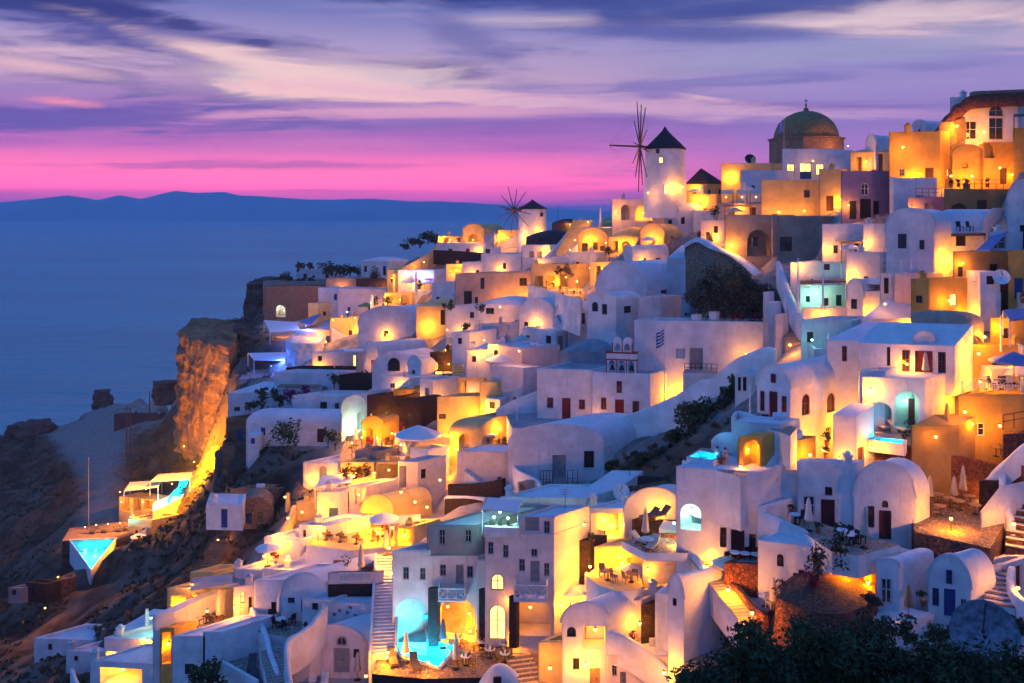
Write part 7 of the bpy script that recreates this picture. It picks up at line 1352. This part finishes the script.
tag(mb.build('hedge', 'leafdark', None, P(178, 648, .086)), 'row of dark potted hedge on the white block at bottom left', 'hedge'); bush('dark palm like shrub at the bottom edge', P(206, 690, .08), 1.5, 1.4, 260, .3, 'leafdark'); agave('spiky dark yucca at the bottom edge', P(212, 683, .079), 1.8, 26, 'leafdark')
h = H('orange lit niche house between the two blue blocks', 160, 174, None, 668, 628, s=.087, th=(0, 50), dep=2, m='ochre', w='L 162 171 632 664 n12', name='ochre_house'); lampf('lamp in the orange lit niche house', h.L, 167, 646, 350, out=-.4)
h = H('glass fronted terrace building with yellow light at bottom left', 90, 154, None, 690, 664, s=.0905, th=(6, 50), dep=5, m='white', par=.1, w='L 100 142 668 684 n25', name='glass_house'); lampf('lamp inside the glass fronted building', h.L, 118, 674, 600, out=-.8); h = H('upper floor of the glass fronted building', 104, 152, None, 668, 640, s=.0965, th=(6, 50), dep=6, rm='whiteroof', w='L 106 118 652 662 n20;L 134 144 650 664 n20', name='glass_house'); lampf('lamp in the upper glass room', h.L, 112, 656, 400, out=-.6); lampf('lamp at the right of the upper glass room', h.L, 138, 656, 400, out=-.6)
h = H('slanted violet roof with a lit court at its right', 114, 140, None, 650, 634, s=.102, th=(10, 50), dep=4, roof='slope', rise=1.2, name='white_house'); lampp('lamp in the narrow court right of the violet roof', 147, 640, 500, s=.097, fwd=.5); lampp('cold lamp above the narrow court', 151, 618, 160, s=.099, col=COOL, group=None); pole('slim chimney pillar above the narrow court', P(147, 625, .1), 1.6, r=.25, name='chimney_post', cat='chimney')
H('low white house on the dark valley slope', 34, 92, None, 654, 640, s=.122, th=(4, 50), dep=6, m='white', name='white_house', fd=1.5, w='L 48 52 644 650 wk;L 70 74 644 651 wk'); H('small square white shed beside the low valley house', 66, 104, None, 672, 652, s=.115, th=(4, 50), dep=4, m='white', w='L 74 78 656 661 wk', name='white_house', fd=1.5); wall('white curving yard wall on the valley slope', [(72,668,.112),(76,680,.108),(84,690,.105)], 1.8, .4)
# ================================================================== hotel, plaza and lower centre
def balcony(h, f, x0, x1, y0, y1, out=1.1, m='framewhite'):
    u0, u1, za, zb = f.rect(x0, x1, y0, y1); mb = MB(); d, n = f.d, f.n; o = f.at(u0, za, 0)
    mb.frame_box(f.at(u0-.05, za-.16, .01), d*(u1-u0+.1), n*(out+.05), (0, 0, .16)); mb.build('balcony_slab', 'white', h.root); k = MB(); H_ = zb-za
    pts = [f.at(u0, za), f.at(u0, za, out), f.at(u1, za, out), f.at(u1, za)]; up = Vector((0, 0, 1))
    for a, b in zip(pts, pts[1:]):
        m_ = max(1, round((b-a).length/.75)); k.tube(a+up*H_, b+up*H_, .065, n=6); k.tube(a+up*.1, b+up*.1, .05, n=6)
        for i in range(m_):
            q0, q1 = a.lerp(b, i/m_), a.lerp(b, (i+1)/m_); k.tube(q0, q0+up*H_, .05, n=6); k.tube(q0+up*.1, q1+up*(H_-.05), .038, n=4); k.tube(q1+up*.1, q0+up*(H_-.05), .038, n=4)
    k.tube(b, b+up*H_, .04, n=6); k.build('balcony_railing', m, h.root)
h1 = H('pinkish white hotel front with cyan pool arch and lattice balcony', 392, 478, None, 642, 556, s=.0828, th=(1, 50), dep=7, par=.12, m='pinkish',
       w='L 403 409 567 579.5 wg;L 420 425.5 568 580 wg;L 440 446 564.5 576 wg;L 456 463.5 565 584 dg;L 467 473 566 578 wg;L 394.5 428 598 642.5 n48a;L 438.5 475 597 642.5 n35a', name='hotel')
balcony(h1, h1.L, 440, 466, 583, 594)
for x, y, e in ((404, 625, 900), (420, 612, 700)): lampf('cyan lamp %s the pool arch of the hotel' % {404: 'low in', 420: 'high in'}[x], h1.L, x, y, e, out=-2.4, col=CYAN, mat='screen', group=None)
for x, y, e in ((446, 615, 450), (457, 605, 600), (468, 622, 600)): lampf('warm lamp %s the arched lounge of the hotel' % {446: 'left in', 457: 'at the top of', 468: 'right in'}[x], h1.L, x, y, e, out=-1.6)
for i in range(3):
    b = MB(); q = h1.L.pt(412+i*2, 630-i*6, -2.0-i*.7); b.frame_box(q, h1.L.d*1.6, -h1.L.n*.7, (0, 0, .35)); b.build('pool_step', 'poolwall', h1.root)
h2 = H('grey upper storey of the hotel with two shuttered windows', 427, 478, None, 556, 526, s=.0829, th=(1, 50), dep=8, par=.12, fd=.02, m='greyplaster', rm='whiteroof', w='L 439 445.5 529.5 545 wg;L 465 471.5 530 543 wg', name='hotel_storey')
H('low parapet terrace left of the grey hotel storey', 392, 427, None, 556, 551, s=.0827, th=(1, 50), dep=3, par=.42, fd=.02, m='pinkish', name='roof_terrace', cat='terrace')
h3 = H('tall hotel wing with arched lit door, balcony and alcove', 485, 554, 590, 644, 534, s=.0805, th=(3, 48), par=.12, m='pinkish',
       w='L 488 493.5 542 554.5 wg;L 503 508.5 545 558 wg;L 519 525 559 571.5 wg;L 531 537.5 549 557 wg;L 530.5 539.5 561 582 dg;L 544 549.5 563 576.5 wg;L 491 504 574 590.5 Wya;L 489 506 605 640 Wya;L 517 551 596 636 n22a', name='hotel')
balcony(h3, h3.L, 515, 547, 580, 594); lampf('lamp washing the orange side of the tall hotel wing', h3.R, 574, 560, 900, out=1.8); lampf('lamp low on the orange side of the hotel wing', h3.R, 570, 600, 600, out=1.4); lampf('lamp in the alcove under the hotel balcony', h3.L, 530, 612, 120, out=-.9)
lampf('lamp beside the arched lit door of the hotel', h3.L, 511, 600, 120, out=.4)
h4 = H('top storey of the tall hotel wing with recessed grey door', 519, 554, 590, 534, 517, s=.0806, th=(3, 48), par=.12, fd=.02, m='pinkish', rm='whiteroof', w='L 525 539 516 531 dg;L 544 550 521 534 wg', name='hotel_storey'); lampf('lamp high on the orange side of the top hotel storey', h4.R, 572, 520, 500, out=1.4)
H('blue grey roof spreading behind the tall hotel wing', 500, 586, None, 530, 498, s=.09, th=(2, 50), dep=6, par=.12, rm='whiteroof', name='hotel_storey')
h = H('pinkish link wall with dark pier between the hotel wings', 477, 486, None, 642, 560, s=.0822, th=(0, 50), dep=4, par=.05, m='pinkish', name='hotel_link')
for x0, x1, y0, y1, f, s_ in ((428, 437, 588, 641, 'left of the arched lounge', .0822), (479, 486.5, 589, 641, 'between the hotel wings', .0813), (509, 516, 596, 642, 'left of the alcove', .0799)): H('dark stone pier %s' % f, x0, x1, None, y1, y0, s=s_, th=(1, 50), dep=.35, par=.02, fd=.5, m='darkstone', name='stone_pier', cat='pier')
T('green lit roof terrace of the hotel', [(484,533),(519,534),(520,526),(490,524)], s=.0806, drop=.3, m='paving', par=.5, edges=(0,)); awning('pale awning over the green lit roof terrace', [(482,508,.081),(518,512,.0808),(522,500,.0885),(488,497,.0885)], .081, 2.2, 'whitecanvas')
for i, (x, y) in enumerate(((494, 517), (508, 518), (500, 512))): lampp('%s green lamp under the pale roof awning' % ['left', 'right', 'rear'][i], x, y, 260, col=COOL, s=.0825, group=None)
for i, (x, y) in enumerate(((492, 530), (503, 531), (511, 530))): chair('%s chair on the green lit roof terrace' % ['left', 'middle', 'right'][i], P(x, y+2, .082), i, 'metal')
pt = T('stone paved hotel plaza lit orange', [(372,674),(424,679),(500,677),(545,664),(554,642),(434,642),(458,646),(439,669),(399,655),(393,642),(380,650)], z=h1.z0+.03, drop=3, m='darkpaving', wm='darkstone')
pool('bright cyan hotel pool running out of the arch', [(396,640),(402,620.5),(423,620.5),(427,640),(455,646),(439,667),(401,654)], z=h1.z0+.16, depth=1.3, e=420, lights=((408, 645), (424, 648), (436, 658), (446, 650), (412, 632)))
railing('thin dark railing round the hotel pool front', [pt.at(402, 657), pt.at(439, 670), pt.at(457, 649)], 1.0, 'metal', step=1.4)
lounger('lounge chair left on the hotel pool deck', pt.at(393, 663), .3, 'cushiondark'); lounger('lounge chair right on the hotel pool deck', pt.at(415, 667), .3, 'cushiondark'); closed_umbrella('cream closed parasol on the hotel pool deck', pt.at(406, 663), 2.5); closed_umbrella('cream closed parasol at the pool corner', pt.at(456, 669), 2.5); closed_umbrella('dark closed parasol beside the arched lounge', pt.at(443, 648), 2.4, 'cushiondark')
pw = ['by the arched lounge', 'near the lit arched door', 'at the plaza middle', 'by the alcove wall', 'at the plaza front', 'by the pool corner']
for i, (x, y) in enumerate(((458, 646), (482, 650), (490, 658), (504, 652), (505, 662), (466, 665))): table('plaza table %s' % pw[i], pt.at(x, y), .42); chair('plaza chair %s' % pw[i], pt.at(x+6, y+1), 1.1, 'wood'); chair('second plaza chair %s' % pw[i], pt.at(x-6, y), -1.3, 'wood')
for i, (x, y, e) in enumerate(((388, 664, 600), (470, 642, 450), (497, 644, 500), (512, 656, 450), (428, 674, 350), (528, 652, 500))): lamp('plaza lamp %s' % ['at the stair foot', 'before the arched lounge', 'before the lit arched door', 'at the top of the plaza steps', 'on the front pool deck', 'by the alcove'][i], pt.at(x, y)+Vector((0, 0, .9)), e, post=.9, kind='bollard_lamp')
pot('potted plant before the dark pier', pt.at(481, 644), .5, R=.5, leaf='leafdry'); pot('potted plant at the plaza right wall', pt.at(516, 645), .5, R=.5, leaf='leafdry')
stairs('yellow lit steps falling right of the plaza', 537, 690, 518, 654, 2.0, 8, .0735, .0795, 'cream', sm='darkpaving'); wall('white curved parapet mound at the bottom of the plaza', [(478,690,.075),(488,672,.0765),(500,664,.077),(514,672,.076),(524,690,.0745)], 2.4, .5); H('rubble wall under the pool deck', 372, 424, None, 700, 674, s=.0775, th=(-4, 50), dep=1, m='darkstone', par=.05, name='stone_wall_block', cat='wall')
wall('curved orange lit wall below the hotel side', [(556,640,.0805),(552,652,.079),(545,660,.078),(540,668,.077)], 3.2, .4, 'cream')
# terrace left of the long stair
h = H('dark rubble block beside the long hotel stair', 328, 379, None, 612, 584, s=.0875, th=(-2, 50), dep=5, par=.02, m='darkstone', name='stone_block', cat='wall'); hh = H('pinkish parapet storey with lattice above the dark rubble block', 328, 379, None, 584, 572, s=.0876, th=(-2, 50), dep=.5, par=.05, fd=.02, m='pinkish', name='parapet_wall', cat='wall')
T('umber roof terrace behind the lattice parapet', [(329,580),(379,580),(378,562),(334,560)], s=.0882, drop=.6, m='stone'); balcony(hh, hh.L, 340, 369, 572.5, 579, out=.12)
closed_umbrella('cream closed parasol behind the lattice parapet', P(361, 578, .0892), 3.1); lounger('dark sun bed behind the lattice parapet', P(352, 570, .091), -1., 'cushiondark'); lounger('second dark sun bed behind the lattice parapet', P(370, 569, .091), -1., 'cushiondark'); bush('orange lit small tree behind the lattice parapet', P(346, 573, .0905), .55, .9, 140, .15, 'leafdry'); lampp('lamp behind the lattice parapet', 378, 566, 350, s=.0905)
H('pink wall with pigeon holes under the rubble block', 320, 380, None, 650, 604, s=.0858, th=(4, 50), dep=2, par=.05, m='pinkish', w='L 338 341 609 612 n3;L 346 349 611 614 n3;L 354 357 614 617 n3;L 333 336 613 616 n3;L 349 352 606 609 n3', name='pink_house'); H('low step block before the pigeon hole wall', 356, 372, None, 640, 622, s=0.0845, th=(4, 50), dep=1.5, m='tan', name='chimney_block')
h = H('white vault with arched fanlight and grey door at the bottom', 304, 364, None, 680, 648, s=.083, th=(3, 50), dep=5, roof='vL', rise=1.75, m='pinkish', w='L 334 349.5 646 672 dg;L 314 320 649 655 wk;L 353.5 359 649 658 wk', name='vaulted_house'); window(h.L, (h.L.u(337), h.L.u(347), h.z1+.2, h.z1+.95), True, 'greywood', 'glass', h.root, dep=-.02)
H('pink stepped wall left of the fanlight vault', 292, 310, None, 690, 640, s=.0825, th=(0, 50), dep=4, m='pinkish', roof='hump', rise=.6, name='pink_house')
t = T('violet terrace at the bottom before the fanlight vault', [(296,700),(372,700),(368,670),(302,672)], s=.0795, drop=2, m='greyroof'); lounger('left white sun bed at the bottom of the frame', t.at(313, 680), .15, 'whitecanvas'); lounger('right white sun bed at the bottom of the frame', t.at(325, 681), .15, 'whitecanvas'); closed_umbrella('yellowish closed parasol at the bottom of the frame', t.at(357.5, 680), 2.3); lampp('lamp hidden behind the bottom parasol', 366, 676, 350, s=.0785)
# lower centre right
h = H('white house with blue vault and lit alcove right of the plaza', 562, 607, None, 700, 624, s=.0742, th=(2, 50), dep=5, roof='vL', rise=1.5, w='L 567 576 627 637 wka;L 583 605 626 649 n16;L 573 579.5 658 670 wk;L 590 600 668 690 do', name='vaulted_house')
lampf('lamp inside the lit alcove', h.L, 596, 634, 200, out=-.7); lampf('bright lamp on the wall under the lit alcove', h.L, 585, 660, 700, out=.6)
h = H('pink house with curving shoulder and two windows at bottom centre', 606, 668, None, 700, 657, s=.0738, th=(4, 50), dep=4, par=.05, m='pinkish', w='L 621 629 660 668 wg;L 612 617 664 676 wg;L 620 626 672 690 dg', name='pink_house'); wall('curving white shoulder of the pink house at bottom centre', [(606,630,.0745),(622,634,.0743),(640,645,.074),(655,656,.0737),(667,668,.0732),(672,682,.0728)], 2.4, .5)
H('yellow lit wall at the foot of the plaza steps', 538, 563, None, 700, 642, s=.0748, th=(0, 50), dep=3, m='cream', name='court_wall', cat='wall'); lampp('lamp before the yellow wall at the plaza steps', 550, 668, 450, s=.0735)
t = T('curved balcony terrace glowing yellow', [(586,576),(598,585),(616,591),(632,591),(643,587),(640,572),(598,566)], s=.0795, drop=4.2, par=.0, m='cream'); wall('curved white parapet of the glowing balcony terrace', [(586,572,.0815),(597,580,.0803),(608,585,.0797),(622,587,.0793),(634,586,.0795),(643,583,.08)], 1.5, .3)
h = H('yellow back wall of the glowing balcony terrace', 594, 642, None, 582, 545, s=.0828, th=(-6, 50), dep=3, par=.1, m='cream', w='L 616 621 558 578 n3;L 627 632 558 578 n3', name='house_wall', cat='house')
for i, (x, y, e) in enumerate(((620, 560, 500), (630, 563, 600), (604, 572, 400))): lampf('%s lamp on the glowing balcony terrace' % ['middle', 'right', 'left'][i], h.L, x, y, e, out=.6)
for i, (x, y) in enumerate(((602, 577), (614, 582), (626, 583), (635, 580))): chair('%s chair on the glowing balcony terrace' % ['far left', 'left', 'right', 'far right'][i], t.at(x, y), i, 'lightwood')
for i, (x, y) in enumerate(((608, 580), (631, 582))): table('%s table on the glowing balcony terrace' % ['left', 'right'][i], t.at(x, y), .45, 'lightwood')
h = H('dark rubble cube left of the glowing balcony', 576, 590, None, 572, 541, s=.0825, th=(10, 50), dep=2, m='darkstone', name='stone_block', cat='wall'); pot('potted shrub on the dark rubble cube', P(592, 545, .083), .5, R=.4, leaf='leafdark')
h = H('open lit kitchen room above the glowing balcony', 588, 626, None, 548, 508, s=.087, th=(0, 50), dep=5, par=.1, w='L 591 622 513 541 n28', name='white_house'); lampf('lamp inside the open lit kitchen', h.L, 606, 524, 420, out=-1.2); lampf('second lamp inside the open lit kitchen', h.L, 615, 532, 300, out=-1.6); table('long lit counter in the open kitchen', h.L.pt(606, 541, -1.2), .7, 'framewhite')
h = H('white house with sloping gable and small dark window behind the dishes', 582, 614, None, 515, 492, s=.0925, th=(4, 50), dep=4, roof='slope', rise=1.2, w='L 595 600 494 503 wk', name='white_house'); dish('large white dish on the kitchen roof', P(622, 502, .0915), .75, az=-.35); dish('small white dish on the kitchen roof', P(634, 503, .0925), .5, az=-.35)
H('stepped pinkish mass below the glowing balcony', 556, 592, None, 625, 596, s=0.0812, th=(0, 50), dep=4, m='pinkish', roof='slope', rise=.8, name='pink_house'); h = H('grey door house under the glowing balcony', 606, 642, None, 640, 600, s=.0765, th=(0, 50), dep=3, m='pinkish', w='L 628 633 610 632 dg', name='pink_house'); lampf('lamp under the glowing balcony', h.L, 638, 618, 300, out=.9)
lampp('starry lamp at the bottom of the curving shoulder', 664, 673, 700, s=.0715)
# ================================================================== valley: pools, road poles, sheds
zp = P(91, 569, .163).z
T('rock terrace above the triangular pool', [(62,541),(118,539),(150,528),(140,520),(70,528)], z=zp, drop=6, m='darkpaving', wm='rock'); pool('glowing cyan triangular infinity pool', [(70,540),(116,538),(91,569)], z=zp+.05, depth=2.2, e=1700, lights=((82, 544), (100, 543), (91, 554)), rim='whiteroof')
for i, (x, y) in enumerate(((92, 533), (104, 532), (118, 531), (124, 530))): lounger('%s dark sun bed above the triangular pool' % ['first', 'second', 'third', 'last'][i], Pz(x, y, zp), 1.2, 'cushiondark')
for i, (x, y) in enumerate(((85, 527), (96, 525), (108, 524), (120, 523))): lampp('%s small lamp behind the triangular pool' % ['first', 'second', 'third', 'last'][i], x, y, 120, s=.178)
zq = P(154, 512, .181).z; pool('narrow curved cyan pool by the cliff restaurant', [(153,511),(154,503),(168,497),(178,487),(180,478),(193,476),(189,488),(180,498),(165,506)], z=zq, depth=1.4, e=600, lights=((157, 506), (170, 499), (181, 490), (187, 480)), rim='whiteroof')
h = H('lit cliff restaurant house with open bays', 119, 158, None, 520, 501, s=.19, th=(18, 50), dep=4, m='cream', par=.1, w='L 122 130 497 512 n15;L 133 141 496 511 n15;L 144 154 495 510 n15', name='restaurant_house'); lampf('lamp at the left bay of the cliff restaurant', h.L, 126, 500, 380, out=1.2); lampf('lamp at the right bay of the cliff restaurant', h.L, 147, 500, 380, out=1.2)
H('stepped lit terrace under the cliff restaurant', 128, 152, None, 542, 520, s=.18, th=(10, 50), dep=5, m='cream', name='terrace_house'); lampp('lamp on the stepped lit terrace', 138, 518, 420, s=.178, fwd=2.); lampp('lamp left of the cliff restaurant', 120, 492, 350, s=.186, fwd=1.5)
awning('lower flat canopy of the cliff restaurant', [(124,491,.187),(158,487,.187),(162,480,.2),(130,482,.2)], .187, 2.6, 'canvas'); awning('upper flat canopy of the cliff restaurant', [(150,482,.19),(190,479,.19),(192,472,.203),(158,474,.203)], .19, 2.6, 'canvas'); lampp('lamp under the upper flat canopy', 172, 484, 450, s=.188); lampp('lamp under the lower flat canopy', 146, 489, 350, s=.186)
for i, (x, y) in enumerate(((150, 516), (162, 514), (158, 520))): table('%s table of the cliff restaurant terrace' % ['left', 'right', 'front'][i], P(x, y, .185), .6, 'lightwood')
for i, (x, y0, y1, s_, arm) in enumerate(((126.5, 456, 405, .285, .9), (130.5, 455, 407, .283, .0), (149.5, 427, 391, .33, .0), (88.5, 528, 457, .182, .0))): pole(['left timber pole of the pair on the dirt road', 'right timber pole of the pair on the dirt road', 'lone timber pole near the cliff', 'thin mast above the triangular pool'][i], P(x, y0, s_), (y0-y1)*s_, 'wood', .22 if i < 3 else .09, name='timber_pole' if i < 3 else 'mast', arm=arm)
H('dark shed wall beside the dirt road', 114, 168, None, 420, 414, s=.335, th=(0, 50), dep=3, m='darkroof', name='shed'); H('broken grey hut in the dark valley', 26, 46, None, 598, 584, s=.15, th=(10, 50), dep=2, m='darkstone', name='stone_hut', fd=0.8, w='L 31 36 588 596 wk'); H('pale tank on the dark valley floor', 8, 22, None, 598, 588, s=.15, th=(0, 50), dep=2, name='water_tank', fd=0.8, w='L 12 16 590 595 wk', m='greyplaster')
H('small lit ledge house in the valley shadow', 50, 62, None, 592, 580, s=.152, th=(-20, 50), dep=2, m='stone', name='ledge_house', fd=0.8, w='L 54 58 583 590 wk'); lampp('lamp by the valley ledge house', 58, 577, 200, s=.15, fwd=1.); lampp('orange lamp in the valley shadow', 45, 608, 300, s=.143, fwd=1.)
for i, (x, y, w_, s_) in enumerate(((104, 395, 9, .42), (30, 428, 22, .37), (166, 386, 12, .34))):
    c = P(x, y, s_); r = w_*s_; rock('shore_crag', 0, [c+Vector((r*math.cos(a)*rng.uniform(.7, 1.2), r*.8*math.sin(a), 0)) for a in [k*.785 for k in range(8)]], c.z-6, c.z+r*(.5, .2, .35)[i], 'rock', amp=r*.3, rows=8)
for o, la in zip([q for q in bpy.data.objects if q.name.startswith('shore_crag')], ('flat topped shore crag at the end of the dirt road', 'long low shore crag at the left edge', 'low shore crag touching the sea cliff')): tag(o, la, 'crag')
# ================================================================== foreground shrubs on the viewpoint's own slope
rock('foreground_slope', 0, [P(640,760,.03), P(860,790,.024), P(1120,770,.024), P(1130,715,.034), P(1000,706,.036), P(860,706,.036), P(700,716,.034)], -26, P(860,748,.031).z, 'rock', 'structure', .4, 6)
for i, (x, y, s_, rx, rz, n) in enumerate(((712, 716, .031, 1.3, 1.5, 2600), (762, 710, .032, 1.45, 2.1, 3300), (815, 708, .033, 1.6, 2.35, 3800), (872, 708, .032, 1.5, 2.15, 3300), (925, 712, .031, 1.4, 1.75, 2700), (975, 716, .030, 1.4, 1.6, 2400), (684, 730, .03, .9, .9, 1300), (1025, 704, .034, 1.4, 1.6, 2000))):
    q = P(x, y, s_); bush('%s dark foreground shrub' % ['broad left', 'second', 'tallest central', 'fourth', 'fifth', 'sixth', 'lowest left', 'right edge'][i], q, rx, rz*.72, int(n*1.7), .105, 'leafdark', clumps=22, ry=1.1)
for i, (x, y, s_, r) in enumerate(((905, 640, .062, 1.2), (880, 634, .064, 1.1), (940, 646, .06, 1.3), (870, 606, .0655, .8), (965, 640, .06, 1.2), (1015, 640, .06, 1.4), (800, 640, .061, 1.2), (752, 632, .064, 1.0))): bush('%s dry shrub on the slope under the lower white house' % ['first', 'second', 'third', 'upper', 'fourth', 'right end', 'left', 'left end'][i], P(x, y, s_), r, r*.6, 420, .17, 'leafdry' if i % 2 else 'leafdark', clumps=9)
# ================================================================== lane life: added lamps gild the lanes; random pots, parasols and tables
GOLD = [[(470,215),(720,200),(700,262),(600,292),(560,335),(522,362),(512,452),(470,482),(420,530),(310,566),(232,580),(288,492),(330,442),(352,400),(400,372),(380,342),(300,352),(296,306),(380,290),(440,238)], [(540,500),(690,500),(705,600),(668,690),(500,690)], [(700,190),(1030,180),(1030,450),(930,450),(880,330),(840,300),(700,262)]]
def lane_life():
    r = random.Random(11); dr = 0
    for h in HOUSES:
        xa, xb = h.px[0], h.px[1]; n = len(h.label.split())
        if xa is None or h.root['category'] != 'house' or any(k in h.root.name for k in ('hotel', 'chapel', 'roof', 'castle')) or n > 10 or h.L.L < 2.4 or h.z1-h.z0 < 1.8: continue
        mx, my = (xa+xb)/2, h.px[3]; gold = any(bool(inside(np.array(mx), np.array(float(my)), g)) for g in GOLD)
        the = 'the '
        if gold and r.random() < .85:  # no sighted source; lamp added at random for the golden glow
            u = h.L.L*r.choice((.12, .88, .5)); lamp('added golden lamp on the '+h.label, h.L.at(u, h.z0+min(h.z1-h.z0-.3, r.uniform(1.5, 2.3)), .45), r.uniform(170, 420), r=.1)
        if h.B.y < 60 or my > 690: continue
        if r.random() < .5: pot('potted plant before the '+h.label, h.L.at(h.L.L*r.uniform(.15, .85), h.z0-.15, r.uniform(.35, .8)), r.uniform(.35, .6), r.choice(('terracotta', 'clothwhite', 'terracotta')), r.choice(('leaf', 'leafdark', 'leafdry', 'flowerred', 'flowerpurple')), r.uniform(.35, .7), 80)
        if h.L.L > 3.4:
            k = r.random(); q = h.L.at(h.L.L*r.uniform(.2, .8), h.z0-.15, r.uniform(1.2, 1.9))
            if k < .14: open_umbrella('open parasol before the '+h.label, q, r.uniform(1.1, 1.5), 2.3, r.choice(('canvas', 'whitecanvas')))
            elif k < .28: closed_umbrella('closed parasol before the '+h.label, q, 2.3, r.choice(('canvas', 'whitecanvas')))
            elif k < .42: table('little table before the '+h.label, q, .4, 'wood'); chair('chair by the table before the '+h.label, q+Vector((.7, .1, 0)), r.uniform(-2, 2), 'wood')
lane_life()
# dig the ground in below house fronts and terraces
def dig():
    Zn = TZ.copy(); X, Y = np.meshgrid(TX, TY); PX = CX+F*X/Y
    for h in HOUSES:
        xa, xb, xc, yb = h.px; a = (xa if xa is not None else xb)-3; c = (xc if xc is not None else xb)+3
        y1 = max(h.A.y, h.B.y, h.C.y) if xc is not None else max(h.A.y, h.B.y); y0 = h.B.y
        k = (PX > a) & (PX < c) & (Y < y1+1) & (Y > y0-14)
        cap = -(yb+1-HZ)/F*Y; cap = np.minimum(cap, h.z0-.3)+np.maximum(0, (y0-4-Y))*.55
        Zn[k] = np.minimum(Zn[k], cap[k])
    for Q, z in DIGS:
        k = inside(X, Y, [(q.x, q.y) for q in Q]); Zn[k] = np.minimum(Zn[k], z-.5)
        ps = [CX+F*q.x/q.y for q in Q]; ym = min(q.y for q in Q); k = (PX > min(ps)-2) & (PX < max(ps)+2) & (Y <= ym+2) & (Y > ym-12); Zn[k] = np.minimum(Zn[k], (z-.5+np.maximum(0, ym-3-Y)*.5)[k])
    A = Zn
    for _ in range(1): A = .6*A+.1*(np.roll(A,1,0)+np.roll(A,-1,0)+np.roll(A,1,1)+np.roll(A,-1,1))
    Z = np.minimum(A, TZ); ob = bpy.data.objects['terrain']; co_ = np.empty(len(ob.data.vertices)*3, np.float32); ob.data.vertices.foreach_get('co', co_); co_ = co_.reshape(-1, 3); co_[:, 2] = Z.ravel(); ob.data.vertices.foreach_set('co', co_.ravel()); ob.data.update(); TZ[:] = Z
dig()
scrub()
